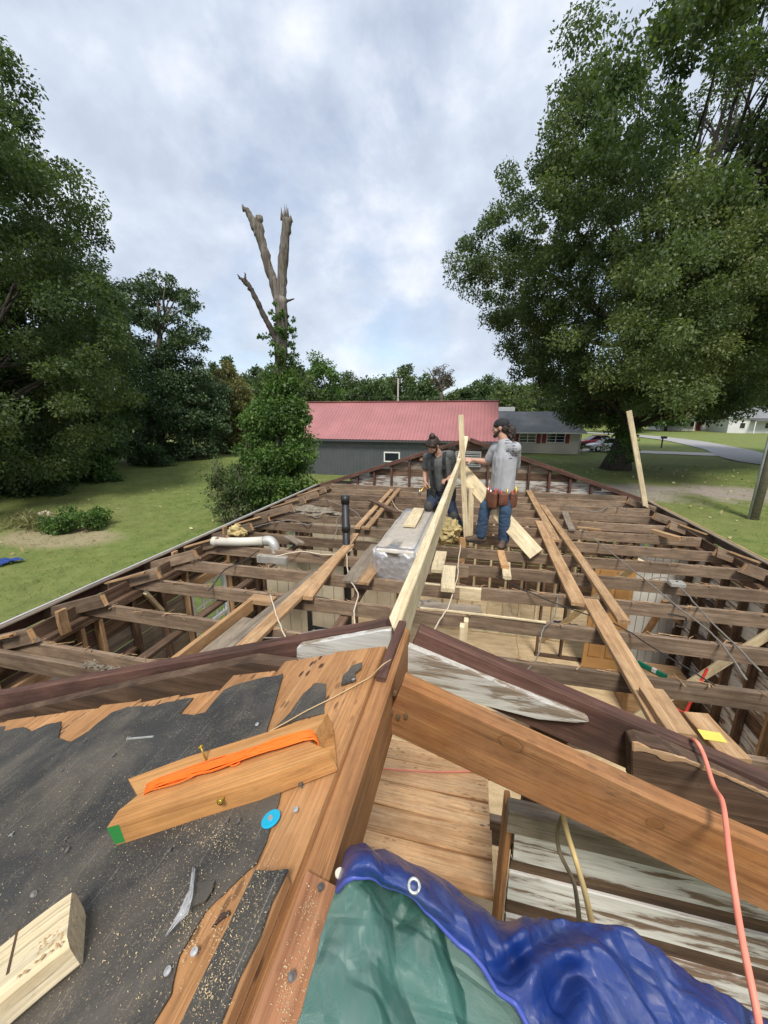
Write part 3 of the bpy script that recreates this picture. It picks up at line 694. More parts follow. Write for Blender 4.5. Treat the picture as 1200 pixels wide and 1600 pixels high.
def sheet(name, p0, ax, dn, nrm, sec, L, mat, parent, th=.012):
    V = []; n = len(sec)
    for k in (0, 1):
        for lay in (0, 1):
            for (a, b) in sec: V.append(p0+ax*a+nrm*(b-lay*th)+dn*(k*L))
    F = []
    for i in range(n-1):
        F.append((i, i+1, 2*n+i+1, 2*n+i)); F.append((n+i, 3*n+i, 3*n+i+1, n+i+1))
        F.append((i, n+i, n+i+1, i+1)); F.append((2*n+i, 2*n+i+1, 3*n+i+1, 3*n+i))
    F.append((0, 2*n, 3*n, n)); F.append((n-1, 2*n-1, 4*n-1, 3*n-1))
    return pyd(name, V, F, mat, parent)
dnF = Vector((0, EY-.35-RY, EZ-.10-RZ)); LF = dnF.length; dnF.normalize(); nF = Vector((1, 0, 0)).cross(-dnF)
if nF.z < 0: nF = -nF
me0 = None
BY = 2*RY-EY
dnB = Vector((0, -dnF.y, dnF.z)); nB = Vector((0, -nF.y, nF.z))
for i in range(npan):
    o = sheet('roof_panel', Vector((xl2+i*pw, RY, RZ)), Vector((1, 0, 0)), dnF, nF, sec, LF, ROOFR, barn)
    sheet('rear_roof_panel', Vector((xl2+i*pw, RY+.02, RZ)), Vector((1, 0, 0)), dnB, nB, sec, LF, ROOFR, barn)
MB().box((xl2-.05, RY-.16, RZ+.015), (xr+.05, RY+.18, RZ+.075)).build('ridge_cap', ROOFR, barn, bevel=.02)
nw = 17; ww = (xr-.4-(xl2+.4))/nw; secw = ribbed(ww-.003, 4, .025)
wx0, wz1 = ony(601, 705, EY).x, ony(612, 706, EY).z
wx1, wz0 = ony(624, 705, EY).x, ony(612, 722, EY).z
for i in range(nw):
    sheet('wall_panel', Vector((xl2+.4+i*ww, EY, EZ-.02)), Vector((1, 0, 0)), Vector((0, 0, -1)), Vector((0, -1, 0)), secw, EZ, BARNG, barn)
MB().box((xl2+.4, EY+.05, 0), (xr-.4, EY+.12, EZ)).build('wall_core', BARNG, barn)
for X in (xl2+.4, xr-.4):
    V = [(X, EY+.02, 0), (X, BY, 0), (X, BY, EZ-.05), (X, RY, RZ-.12), (X, EY+.02, EZ-.05)]; s = .06 if X < 0 else -.06
    V2 = [(v[0]+s, v[1], v[2]) for v in V]; n = 5
    pyd('end_wall', V+V2, [(0,1,2,3,4), (9,8,7,6,5)]+[(i, i+5, (i+1) % 5+5, (i+1) % 5) for i in range(5)], BARNG, barn)
MB().box((xl2+.4, BY-.06, 0), (xr-.4, BY, EZ-.05)).build('rear_wall', BARNG, barn)
MB().box((xl2, EY-.42, EZ-.26), (xr, EY-.36, EZ-.13)).build('gutter', DGREY, barn)
wf = MB(); a, b_, c_, d_ = wx0-.05, wx1+.05, wz0, wz1; y0 = EY-.07
wf.box((a, y0, c_), (b_, y0+.06, c_+.09)); wf.box((a, y0, d_-.09), (b_, y0+.06, d_)); wf.box((a, y0, c_+.09), (a+.09, y0+.06, d_-.09)); wf.box((b_-.09, y0, c_+.09), (b_, y0+.06, d_-.09))
wfo = wf.build('window', TRIM, barn); MB().box((a+.09, y0+.02, c_+.09), (b_-.09, y0+.05, d_-.09)).build('pane', GLASS, wfo)

# --- brick ranch house with red shutters
hb = G(868, 709); HY = hb.y
ranch = empty('ranch_house', (hb.x, HY, ground_z(hb.x, HY)), 'cream brick ranch house with grey shingle roof and red shutters', 'house')
gz = ground_z(hb.x, HY)-.05
def H(px, py): return ony(px, py, HY)
def brickmat(name, c1, c2, mortar, sx=1.0):
    t = MT(name); bk = t.n('ShaderNodeTexBrick'); t.l(t.vec(rnd=False, coord='Object'), bk.inputs['Vector'])
    mp = t.n('ShaderNodeMapping'); mp.inputs['Rotation'].default_value = (R(90), 0, 0); t.l(t.tc.outputs['Object'], mp.inputs[0]); t.l(mp.outputs[0], bk.inputs['Vector'])
    bk.inputs['Scale'].default_value = 4.5; bk.inputs['Color1'].default_value = c1+(1,); bk.inputs['Color2'].default_value = c2+(1,); bk.inputs['Mortar'].default_value = mortar+(1,)
    t.color(bk.outputs[0]).set(Roughness=.85); return t.m
CREAM = brickmat('cream_brick', (.58,.53,.44), (.50,.46,.39), (.42,.40,.36))
def shingles(name, c):
    t = MT(name); bk = t.n('ShaderNodeTexBrick'); t.l(t.vec((1, 1.2, 1.2), rnd=False), bk.inputs['Vector']); bk.inputs['Scale'].default_value = 2.0
    bk.inputs['Color1'].default_value = c+(1,); bk.inputs['Color2'].default_value = tuple(x*.8 for x in c)+(1,); bk.inputs['Mortar'].default_value = tuple(x*.6 for x in c)+(1,); bk.inputs['Mortar Size'].default_value = .03
    n = t.noise(t.vec(rnd=False), .7, 5, .6); t.color(t.mix(.6, bk.outputs[0], t.ramp(n, [(.3, .6), (.7, 1.15)]), 'MULTIPLY')).set(Roughness=.9); return t.m
SHING = shingles('grey_shingles', (.26,.27,.275))
hx1 = H(906, 690).x; hx0 = H(760, 690).x-6; hz = H(868, 675).z; depth_h = 8.0
MB().box((hx0, HY, gz), (hx1, HY+depth_h, hz)).build('wall', CREAM, ranch)
rz = ony(840, 643, HY+4).z; ov = .5; rx1 = ony(878, 645, HY+4).x
V = [(hx0-ov, HY-ov, hz), (hx1+ov, HY-ov, hz), (hx1+ov, HY+depth_h+ov, hz), (hx0-ov, HY+depth_h+ov, hz), (hx0+3.5, HY+4, rz), (rx1, HY+4, rz)]
V += [(v[0], v[1], v[2]-.14) for v in V[:4]]
pyd('roof', V, [(0,1,5,4), (1,2,5), (2,3,4,5), (3,0,4), (0,6,7,1), (1,7,8,2), (2,8,9,3), (3,9,6,0), (6,9,8,7)], SHING, ranch)
SHUT = plain('red_shutter', (.22,.03,.03), .6)
for (x0, x1) in ((811, 837), (854, 882)):
    a = H(x0, 684); b = H(x1, 692); wz0_, wz1_ = H(x0, 691.5).z, H(x0, 676.5).z
    m_ = MB(); t_ = .07
    m_.box((a.x, HY-.06, wz0_), (b.x, HY-.01, wz0_+t_)); m_.box((a.x, HY-.06, wz1_-t_), (b.x, HY-.01, wz1_))
    mids = [a.x+(b.x-a.x)*k for k in (0, .5, 1)]
    for k, xm in enumerate(mids): m_.box((xm-(0 if k == 0 else t_ if k == 2 else t_/2), HY-.06, wz0_+t_), (xm+(t_ if k == 0 else 0 if k == 2 else t_/2), HY-.01, wz1_-t_))
    for k in (.33, .66): m_.box((a.x+t_, HY-.05, wz0_+(wz1_-wz0_)*k-.02), (b.x-t_, HY-.012, wz0_+(wz1_-wz0_)*k+.02))
    wo = m_.build('window', TRIM, ranch); MB().box((a.x+.03, HY-.035, wz0_+.03), (b.x-.03, HY-.006, wz1_-.03)).build('pane', GLASS, wo)
    sw = H(x0, 684).x-H(x0-6, 684).x
    for xs_ in (a.x-.05-sw, b.x+.05): MB().box((xs_, HY-.05, wz0_-.05), (xs_+sw, HY-.005, wz1_+.05)).build('shutter', SHUT, ranch)
MB().box((hx0-ov, HY-ov-.06, hz-.16), (hx1+ov, HY-ov-.003, hz-.02)).build('gutter', TRIM, ranch)
tube('downspout', [(hx1+.06, HY-.06, gz+.1), (hx1+.06, HY-.06, hz-.1), (hx1+.3, HY-ov, hz-.1)], .05, TRIM, ranch)
bs = empty('utility_shed', (hx0+3, HY+14, .5), 'pale grey roof corner of a shed between the barn and the ranch house', 'shed')
sx0, sx1 = ony(760, 640, HY+14).x, ony(802, 640, HY+14).x; sz1, sz0 = ony(780, 636, HY+14).z, ony(780, 643, HY+14).z
MB().box((sx0, HY+14, .4), (sx1, HY+19, sz0)).build('wall', BARNG, bs); MB().box((sx0-.2, HY+13.7, sz0+.003), (sx1+.2, HY+19.3, sz1)).build('roof', plain('pale_roof', (.42,.44,.46), .6), bs, bevel=.05)

# --- white houses beyond the road
WSID = plain('white_siding', (.62,.62,.60), .7, .06, 1)
for i, (px, dd, wd2, lab) in enumerate(((1078, 96, 12, 'white house with dark porch half hidden by branches beyond the road'), (1195, 84, 13, 'white house with pale gable at the far right beyond the road'))):
    b = depth_pt(px, 660, dd); z0 = ground_z(b.x, b.y)-.05; h = empty('white_house', (b.x, b.y, z0), lab, 'house')
    MB().box((b.x-wd2/2, b.y, z0), (b.x+wd2/2, b.y+8, z0+3.2)).build('wall', WSID, h)
    V = [(b.x-wd2/2-.4, b.y-.4, z0+3.2), (b.x+wd2/2+.4, b.y-.4, z0+3.2), (b.x+wd2/2+.4, b.y+8.4, z0+3.2), (b.x-wd2/2-.4, b.y+8.4, z0+3.2), (b.x-wd2/2-.4, b.y+4, z0+5.8), (b.x+wd2/2+.4, b.y+4, z0+5.8)]
    pyd('roof', V, [(0,1,5,4), (2,3,4,5), (1,2,5), (3,0,4), (0,3,2,1)], SHING, h)
    for k in (-.3, 0.05, .32): o = MB().box((b.x+wd2*k-.55, b.y-.04, z0+1), (b.x+wd2*k+.55, b.y+.03, z0+2.3)).build('window', TRIM, h); MB().box((b.x+wd2*k-.45, b.y-.06, z0+1.1), (b.x+wd2*k+.45, b.y-.041, z0+2.2)).build('pane', GLASS, o)
    MB().box((b.x-wd2*.2, b.y-1.6, z0+2.6), (b.x+wd2*.25, b.y-.05, z0+2.85)).build('porch_roof', SHING, h)
    for k in (-.19, .03, .24): MB().box((b.x+wd2*k-.07, b.y-1.55, z0), (b.x+wd2*k+.07, b.y-1.41, z0+2.6)).build('porch_post', TRIM, h)
    MB().box((b.x+wd2*.12, b.y-.05, z0+.1), (b.x+wd2*.2, b.y+.02, z0+2.2)).build('door', SHUT, h)

# ================================================================== CARS
def carpaint(name, c):
    t = MT(name); t.set(Base_Color=c+(1,), Roughness=.28); t.p.inputs['Coat Weight'].default_value = .6; t.p.inputs['Coat Roughness'].default_value = .06; return t.m
TYRE = plain('tyre', (.02,.02,.02), .85); RIMM = plain('wheel_rim', (.5,.5,.52), .3, metal=.9); LAMP = plain('lamp_glass', (.55,.55,.55), .15); RLAMP = plain('red_lamp', (.35,.02,.02), .2)
def car(loc, rz, paint, label):
    root = empty('parked_car', loc, label, 'car', 'cars parked on the driveway'); M = Matrix.Translation(loc) @ Matrix.Rotation(rz, 4, 'Z')
    st = [(-2.25, .42, .72, .70, .62), (-2.15, .30, .92, .82, .72), (-1.6, .26, .98, .88, .80), (-1.0, .26, .98, .88, .80), (0, .24, .96, .90, .82), (.9, .26, .94, .88, .80), (1.6, .26, .86, .86, .74), (2.1, .30, .74, .78, .62), (2.25, .40, .62, .62, .52)]
    V = []; F = []
    for (x, z0, z1, w0, w1) in st:
        V += [(x, -w0*.92, z0), (x, -w0, z0+.2), (x, -w0, z1-.14), (x, -w1, z1), (x, w1, z1), (x, w0, z1-.14), (x, w0, z0+.2), (x, w0*.92, z0)]
    for i in range(len(st)-1):
        for k in range(8): F.append((i*8+k, i*8+(k+1) % 8, (i+1)*8+(k+1) % 8, (i+1)*8+k))
    F += [tuple(range(8)), tuple(range((len(st)-1)*8, len(st)*8))]
    b = MB(); b.add(V, F); b.build('body', paint, root, True, M)
    g = [(-1.75, .97, .80), (-1.15, 1.40, .60), (-.2, 1.45, .60), (.45, 1.38, .60), (1.15, .93, .78)]; V = []; F = []
    for (x, z, wv) in g: V += [(x, -wv, z), (x, wv, z)]
    base = [(x, sgn*.80, .90) for (x, z, wv) in g for sgn in (-1, 1)]
    V += base
    for i in range(4): F += [(i*2, i*2+2, i*2+3, i*2+1), (i*2, 10+i*2, 10+i*2+2, i*2+2), (i*2+1, i*2+3, 10+i*2+3, 10+i*2+1)]
    MB().add(V, F).build('cabin_glass', GLASS, root, False, M)
    MB().box((-1.12, -.58, 1.405), (.4, .58, 1.47)).build('roof', paint, root, True, M, bevel=.03)
    for sy in (-1, 1):
        for x in (-1.12, -.25, .42): MB().tube([(x-.02, sy*.605, 1.40), (x+(.0 if x > -1 else -.5)+(.62 if x > .3 else 0), sy*.80, .94)], .03, 6).build('pillar', paint, root, True, M)
        for x in (-1.38, 1.40):
            wl = MB().tube([(x, sy*.66, .32), (x, sy*.69, .32), (x, sy*.86, .32), (x, sy*.88, .32)], [.27, .32, .32, .27], 20).build('wheel', TYRE, root, True, M)
            MB().tube([(x, sy*.87, .32), (x, sy*.893, .32)], [.20, .17], 14).build('rim', RIMM, wl, False, M)
        MB().box((2.12, sy*.58-.16, .56), (2.235, sy*.58+.16, .68)).build('headlight', LAMP, root, False, M, bevel=.02)
        MB().box((-2.24, sy*.60-.14, .66), (-2.14, sy*.60+.14, .82)).build('tail_light', RLAMP, root, False, M, bevel=.02)
    MB().box((2.2, -.6, .36), (2.29, .6, .48)).build('bumper', DGREY, root, False, M, bevel=.03)
    return root
c1 = G(948, 706); c2 = G(932, 701.5)
car((c1.x+.15, c1.y+.3, ground_z(c1.x, c1.y)+.06), math.pi+R(8), carpaint('white_car_paint', (.75,.75,.74)), 'white sedan parked beside the big tree trunk')
car((c2.x+.5, c2.y+2.4, ground_z(c2.x, c2.y)+.06), math.pi+R(8), carpaint('red_car_paint', (.40,.015,.03)), 'red car parked behind the white sedan')
b = G(903, 707); sh = empty('shrub', b, 'small dark clipped shrub at the corner of the ranch house', 'shrub')
rng = np.random.default_rng(8); Cc = np.array([(b.x+rng.normal()*.2, b.y+rng.normal()*.2, b.z+.2+rng.random()*1.1) for _ in range(16)]); leaves('foliage', Cc, np.full(16, .22), 60, .12, LD, sh, rng); tube('stem', [b, b+Vector((0, 0, .8))], .03, BARKD, sh)
# mailbox by the road
b = G(1033, 700); mbx = empty('mailbox', b, 'dark mailbox on a post beside the road', 'mailbox'); MB().box((b.x-.06, b.y-.06, b.z-.1), (b.x+.06, b.y+.06, b.z+1.15)).build('post', BARKD, mbx)
m_ = MB(); pts = [(math.cos(a)*.13, math.sin(a)*.13+.1) for a in np.linspace(0, math.pi, 9)]+[(-.13, -.08), (.13, -.08)]
V = [(b.x+x0, b.y+px_, b.z+1.23+pz) for x0 in (-.2, .42) for (px_, pz) in pts]; n = len(pts)
m_.add(V, [tuple(range(n)), tuple(range(2*n-1, n-1, -1))]+[(i, n+i, n+(i+1) % n, (i+1) % n) for i in range(n)]).build('box', DGREY, mbx)
MB().box((b.x+.1, b.y-.16, b.z+1.25), (b.x+.14, b.y-.14, b.z+1.5)).build('flag', SHUT, mbx)

# ================================================================== POLES AND WIRES
POLE = wood('pole_wood', (.13,.11,.085), (.24,.21,.165), (.34,.30,.245), weather=.4)
b = G(1177, 811); up_ = empty('utility_pole', b, 'weathered wooden utility pole with grey conduit at the right side of the lawn', 'pole')
tube('pole', [b-Vector((0, 0, .2)), b+Vector((.05, 0, 5)), b+Vector((.12, 0, 9.5))], [.19, .17, .14], POLE, up_, 14)
tube('conduit', [b+Vector((-.22, -.06, -.05)), b+Vector((-.2, -.06, 4)), b+Vector((-.12, -.06, 8.5))], .05, plain('conduit', (.33,.34,.34), .5), up_, 8)
MB().box((b.x-1.1, b.y-.08, b.z+8.7), (b.x+1.3, b.y+.04, b.z+8.83)).build('crossarm', POLE, up_)
b2 = depth_pt(622, 640, 66); b2.z = 0; top2 = depth_pt(622, 591, 66)
fp = empty('utility_pole', b2, 'slim far utility pole rising behind the red barn roof', 'pole'); tube('pole', [b2, top2], [.16, .11], plain('pale_pole', (.36,.34,.31), .9), fp); MB().box((b2.x-.9, b2.y-.05, top2.z-.5), (b2.x+.9, b2.y+.05, top2.z-.38)).build('crossarm', BARK, fp)
WIRE = plain('wire_black', (.03,.03,.03), .6)
for k, (pa, pb, lab) in enumerate((((330, 606, 60), (1010, 620, 70), 'upper thin power line strung behind the barn'), ((330, 628, 60), (1010, 626, 70), 'lower thin power line strung behind the barn'), ((150, 668, 45), (352, 648, 55), 'upper service wire crossing before the evergreens'), ((150, 690, 45), (352, 672, 55), 'lower service wire crossing before the evergreens'))):
    A = depth_pt(*pa); B = depth_pt(*pb); pts = [A.lerp(B, t)-Vector((0, 0, .9*4*t*(1-t))) for t in np.linspace(0, 1, 24)]
    tag(tube('power_line', pts, .028, WIRE, None, 5), lab, 'wire', 'overhead wires')

# ================================================================== THE OPENED HOUSE
random.seed(21)
house = empty('house', (0, 5, 0), 'single-storey wooden house stripped of its roof, bare joists and gable frames showing', 'house')
JT = 3.09; WX = 3.5; NG, FG = 0.95, 9.38; FLOOR = .55; EX = 3.92
def rz_at(x): return RIDGE-SLOPE*abs(x)
U = random.uniform
# floor
def osbmat():
    t = MT('plywood_subfloor'); v = t.vec(rnd=True); a = t.noise(t.vec((3, 9, 3)), 1.2, 6, .65); b = t.noise(v, 1.3, 4, .6); c = t.noise(v, 60, 3, .7)
    col = t.ramp(a, [(.3, (.50,.35,.18)), (.52, (.66,.49,.28)), (.74, (.75,.60,.38))])
    col = t.mix(t.ramp(b, [(.55, 0.0), (.75, .6)]), col, (.30,.19,.10)); col = t.mix(.6, col, t.ramp(c, [(.3, .75), (.7, 1.1)]), 'MULTIPLY')
    t.color(col).set(Roughness=.75); return t.m
OSB = osbmat()
for i in range(3):
    for j in range(8):
        x0 = -3.4+i*2.28; y0 = 1.05+j*1.05
        if y0 > 9: continue
        MB().box((x0+.003, y0+.003, FLOOR-.022), (x0+2.277, min(y0+1.047, 9.3), FLOOR+U(-.003, .003))).build('floor_panel', OSB, house)
MB().box((-3.45, 1.0, .05), (3.45, 9.35, FLOOR-.03)).build('floor_platform', WDARK, house)
# joists: two lapped lengths each
joistY = [2.02+.6*k for k in range(13)]
for k, Y in enumerate(joistY):
    c = JT-.07
    lx = .12 if k not in (0,) else -1.1
    board('joist', (-3.46, Y+U(-.02, .02), c+U(-.006, .006)), (lx+U(-.05, .05), Y+U(-.02, .02), c+U(-.006, .006)), .04, .14, WOLD, parent=house, n=8, warp=.006)
    board('joist', (-.38+U(-.15, .1), Y+.045+U(-.01, .01), c+U(-.006, .006)), (3.46, Y+.045+U(-.02, .02), c+U(-.006, .006)), .04, .14, WOLD, parent=house, n=8, warp=.006)
board('joist', (-3.46, 1.86, JT-.07), (-1.2, 1.86, JT-.07), .04, .14, WOLD, parent=house, n=6)
board('joist', (-3.46, 1.42, JT-.07), (3.46, 1.42, JT-.07), .04, .14, WOLD, parent=house, n=8)
# plates, eaves, fascia and drip edge
for s in (-1, 1):
    for z in (2.93, 2.885): board('top_plate', (s*(WX-.05), 1.0, z), (s*(WX-.05), 9.32, z), .09, .04, WDARK, parent=house, n=10)
    board('fascia', (s*(EX-.02), .93, 2.955), (s*(EX-.02), 9.42, 2.955), .025, .13, WGRY if s > 0 else WRED, parent=house, n=12, warp=.004)
    board('soffit_board', (s*3.70, .95, 2.875), (s*3.70, 9.4, 2.875), .36, .018, WDARK, parent=house, n=6)
    board('eave_plank', (s*3.83, 1.02, rz_at(3.83)+.0), (s*3.83, 9.34, rz_at(3.83)+.0), .13, .02, WGRY, up=(s*.316, 0, .95), parent=house, n=14, warp=.005)
    DRIP = plain('white_drip_edge', (.48,.49,.51), .45, .2, 3); BLUE = plain('blue_underlay', (.035,.04,.12), .6, .2)
    board('drip_edge', (s*(EX+.005), .95, 3.018), (s*(EX+.005), 9.42, 3.018), .024, .006, DRIP if s < 0 else WTAN, parent=house, n=14, warp=.006)
    y = 1.0
    while y < 9.2:
        L = U(.8, 1.6); board('underlay_strip', (s*(EX-.05), y, 3.025), (s*(EX-.05), min(y+L, 9.35), 3.027), U(.03, .05), .004, BLUE, up=(s*.316, 0, .95), parent=house, n=6, warp=.006); y += L+U(.0, .5)
    board('rim_board', (s*(WX-.015), 1.0, JT-.075), (s*(WX-.015), 9.32, JT-.075), .022, .13, WDARK, parent=house, n=10)
# cut rafter tails lying beside the joists
for k, Y in enumerate(joistY[:-1]):
    for s in (-1, 1):
        if s > 0 and k % 3 == 1: continue
        e_ = U(2.98, 3.2) if s < 0 else U(3.1, 3.3); yy = Y-.048-(.006 if s > 0 else 0)
        board('rafter_tail', (s*3.9, yy, rz_at(3.9)-.09), (s*e_, yy+U(-.02, .02), rz_at(e_)-.09), .04, .13, WOLD, up=(s*.316, 0, .95), parent=house, n=4, skew=(0, U(-.5, .5)), rag=.006)
        MB().box((-.004, -.019, -.055), (.004, .019, .055)).build('cut_end', WCUT, house, M=Matrix.Translation((s*(e_-.006), yy, rz_at(e_)-.09)) @ Matrix.Rotation(s*math.atan(SLOPE), 4, 'Y'))
        if k % 2 == 0:
            board('split_board', (s*3.75, yy-.045, rz_at(3.75)-.03), (s*(e_+.12), yy-.05, rz_at(e_+.12)-.03), .03, .025, WTAN, up=(s*.316, 0, .95), parent=house, n=4, rag=.03)
# blocks standing at the left eave
for (px, py) in ((352, 838), (100, 978), (275, 880)):
    p = onz(px, py, 3.0); board('block', (p.x, p.y, 2.93), (p.x, p.y, 3.16), .035, .085, WTAN, up=(0, 1, 0), parent=house, n=2)

# side walls: studs, horizontal sheathing planks with window openings
winL = []
for (a, b, c, d) in (((293, 930), (352, 930), 905, 978), ((0, 1070), (128, 1070), 1035, 1105), ((438, 803), (456, 803), 790, 806)):
    y0, y1 = sorted((onx(*a, -WX).y, onx(*b, -WX).y)); z1, z0 = onx((a[0]+b[0])/2, c, -WX).z, onx((a[0]+b[0])/2, d, -WX).z
    winL.append((y0-.0, y1, 1.25, 2.55))
winR = [(7.2, 8.2, 1.3, 2.5)]
WHITE = plain('white_window_paint', (.66,.66,.64), .5, .08, 3)
t = MT('clear_glass'); t.set(Base_Color=(.75,.8,.78,1), Roughness=.04); t.p.inputs['Transmission Weight'].default_value = 1.0; t.p.inputs['IOR'].default_value = 1.02; t.p.inputs['Specular IOR Level'].default_value = .5; CLEAR = t.m
for s, wins in ((-1, winL), (1, winR)):
    x = s*(WX-.05); y = 1.1
    while y < 9.3:
        inwin = [w_ for w_ in wins if w_[0]-.02 < y < w_[1]+.02]
        if not inwin: board('wall_stud', (x, y, FLOOR), (x, y, 2.86), .04, .09, WDARK if U(0, 1) < .75 else WTAN, up=(1, 0, 0), parent=house, n=3)
        else:
            w_ = inwin[0]; board('wall_stud', (x, y, FLOOR), (x, y, w_[2]-.05), .04, .09, WDARK, up=(1, 0, 0), parent=house, n=2)
        y += .405
    for w_ in wins:
        for yy in (w_[0]-.06, w_[1]+.06): board('wall_stud', (x, yy, FLOOR), (x, yy, 2.86), .04, .088, WTAN, up=(1, 0, 0), parent=house, n=3)
        board('window_header', (x, w_[0]-.03, w_[3]+.08), (x, w_[1]+.03, w_[3]+.08), .085, .12, WTAN, parent=house, n=2)
        board('window_sill_plate', (x, w_[0]-.03, w_[2]-.03), (x, w_[1]+.03, w_[2]-.03), .085, .04, WTAN, parent=house, n=2)
        X = s*(WX-.02); m_ = MB(); ft = .05
        m_.box((X-.03, w_[0], w_[2]), (X+.03, w_[1], w_[2]+ft)); m_.box((X-.03, w_[0], w_[3]-ft), (X+.03, w_[1], w_[3])); m_.box((X-.03, w_[0], w_[2]+ft), (X+.03, w_[0]+ft, w_[3]-ft)); m_.box((X-.03, w_[1]-ft, w_[2]+ft), (X+.03, w_[1], w_[3]-ft))
        zm = (w_[2]+w_[3])/2; m_.box((X-.028, w_[0]+ft, zm-.025), (X+.028, w_[1]-ft, zm+.025))
        wo = m_.build('window_frame', WHITE, house)
        nb = 2
        for q in range(1, nb+1):
            ym = w_[0]+(w_[1]-w_[0])*q/(nb+1); MB().box((X-.012, ym-.012, w_[2]+ft), (X+.012, ym+.012, zm-.026)).build('muntin', WHITE, wo); MB().box((X-.012, ym-.012, zm+.026), (X+.012, ym+.012, w_[3]-ft)).build('muntin', WHITE, wo)
        for zq in ((w_[2]+zm)/2, (w_[3]+zm)/2): MB().box((X-.010, w_[0]+ft, zq-.012), (X+.010, w_[1]-ft, zq+.012)).build('muntin', WHITE, wo)
        MB().box((X-.003, w_[0]+ft*.6, w_[2]+ft*.6), (X+.003, w_[1]-ft*.6, w_[3]-ft*.6)).build('pane', CLEAR, wo)
    z = .12; xo = s*(WX+.012)
    while z < 2.9:
        h_ = .185; cuts = [1.0]+[v for w_ in sorted(wins) if w_[2]-.05 < z+h_/2 < w_[3]+.05 for v in (w_[0]-.03, w_[1]+.03)]+[9.35]
        for q in range(0, len(cuts), 2):
            a, b = max(cuts[q], 1.0), cuts[q+1]
            if b-a > .1: board('wall_plank', (xo, a, z+h_/2), (xo, b, z+h_/2), .02, h_-.008, PEEL if s > 0 and U(0, 1) < .7 else WGRY if U(0, 1) < .4 else WDARK, parent=house, n=4)
        z += h_+.002
    for z in (1.05, 1.75, 2.3):
        for y in (1.3, 2.5, 5.3): board('fire_block', (s*(WX-.05), y+.23, z), (s*(WX-.05), y+.56, z), .085, .038, WDARK, parent=house, n=2)

PEELB = paint_peel('mostly_peeled_paint', (.50,.48,.43), (.17,.10,.07), .585)
# far gable: rake rafters, short studs, inside of the siding boards, louvre vent
for s in (-1, 1):
    board('gable_rafter', (0.02*s, FG-.03, RIDGE-.045), (s*3.95, FG-.03, rz_at(3.95)-.045), .14, .09, WRED, up=(s*.316, 0, .95), parent=house, n=8, warp=.004)
    for x in (.48, .95, 1.4, 1.85, 2.3, 2.75): board('gable_stud', (s*x, FG-.02, JT-.02), (s*x, FG-.02, rz_at(x)-.10), .05, .085, WRED, up=(0, 1, 0), parent=house, n=2)
    board('gable_block', (s*.18, FG-.03, rz_at(.5)-.36), (s*1.15, FG-.03, rz_at(.5)-.36), .06, .09, WCUT if s > 0 else WTAN, parent=house, n=2)
z = JT-.12; row = 0
while z < RIDGE-.08:
    xm = min(3.5, (RIDGE-.07-(z+.1))/SLOPE)
    if xm > .15:
        a = -xm
        for b in ([xm] if xm < 1.2 else [U(-.9, .9), xm]):
            if b-a > .1: board('gable_siding', (a, FG+.045, z+.09), (b-.004, FG+.045, z+.09), .02, .172, PEELB if row < 2 else WDARK if row != 3 else WGRY, parent=house, n=6)
            a = b
    z += .178; row += 1
VENT = plain('grey_louvre', (.23,.24,.22), .6, .15); vt = MB(); vx0, vx1 = -.30, .30; vz0, vz1 = 3.62, 3.99
for (a, b) in (((vx0, FG-.02, vz0), (vx1, FG+.03, vz0+.035)), ((vx0, FG-.02, vz1-.035), (vx1, FG+.03, vz1)), ((vx0, FG-.02, vz0+.035), (vx0+.035, FG+.03, vz1-.035)), ((vx1-.035, FG-.02, vz0+.035), (vx1, FG+.03, vz1-.035))): vt.box(a, b)
vto = vt.build('vent_frame', VENT, house)
for q in range(6): board('louvre', (vx0+.035, FG+.0, vz0+.07+q*.05), (vx1-.035, FG+.0, vz0+.07+q*.05), .05, .008, VENT, up=(0, -.6, .8), parent=vto, n=1, warp=0)
board('far_plate', (-3.5, FG-.02, JT-.11), (3.5, FG-.02, JT-.11), .09, .04, WDARK, parent=house, n=6)
for X in np.arange(-3.3, 3.4, .405): board('wall_stud', (X, FG-.02, FLOOR), (X, FG-.02, 2.95), .04, .088, WDARK, up=(0, 1, 0), parent=house, n=1)
z = .12
while z < 2.85: board('wall_plank', (-3.5, FG+.045, z+.09), (3.5, FG+.045, z+.09), .02, .172, WDARK, parent=house, n=3); z += .186

# near gable: rake rafters, painted offcuts on them, siding below
for s in (-1, 1):
    board('gable_rafter', (.026*s, NG, RIDGE-.075), (s*3.97, NG, rz_at(3.97)-.075), .042, .14, WRED, up=(s*.316, 0, .95), parent=house, n=14, warp=.003, ch=.006)
def slab(name, pxs, Y, th, mat, parent=house):
    P = [ony(x, y, Y) for x, y in pxs]; n = len(P); V = P+[p+Vector((0, th, 0)) for p in P]
    F = [tuple(range(n)), tuple(range(2*n-1, n-1, -1))]+[(i, i+n, (i+1) % n+n, (i+1) % n) for i in range(n)]
    bm = bmesh.new(); vs = [bm.verts.new(v) for v in V]
    for f in F: bm.faces.new([vs[i] for i in f])
    bmesh.ops.bevel(bm, geom=bm.edges[:], offset=.003, segments=1, affect='EDGES')
    return bmobj(name, bm, mat, parent)
slab('painted_offcut', [(463, 1013), (470, 1008), (598, 986), (611, 984), (611, 1042), (560, 1052), (472, 1058), (463, 1052)], .905, .022, PEELW)
slab('painted_offcut', [(627, 1005), (775, 1067), (918, 1124), (922, 1129), (900, 1131), (840, 1125), (740, 1098), (627, 1054)], .905, .022, PEELW)
slab('sister_rafter', [(455, 1042), (392, 1034), (385, 1036), (200, 1073), (20, 1114), (-150, 1152), (-150, 1215), (20, 1178), (200, 1140), (380, 1098), (458, 1092)], .86, .045, WDARK)
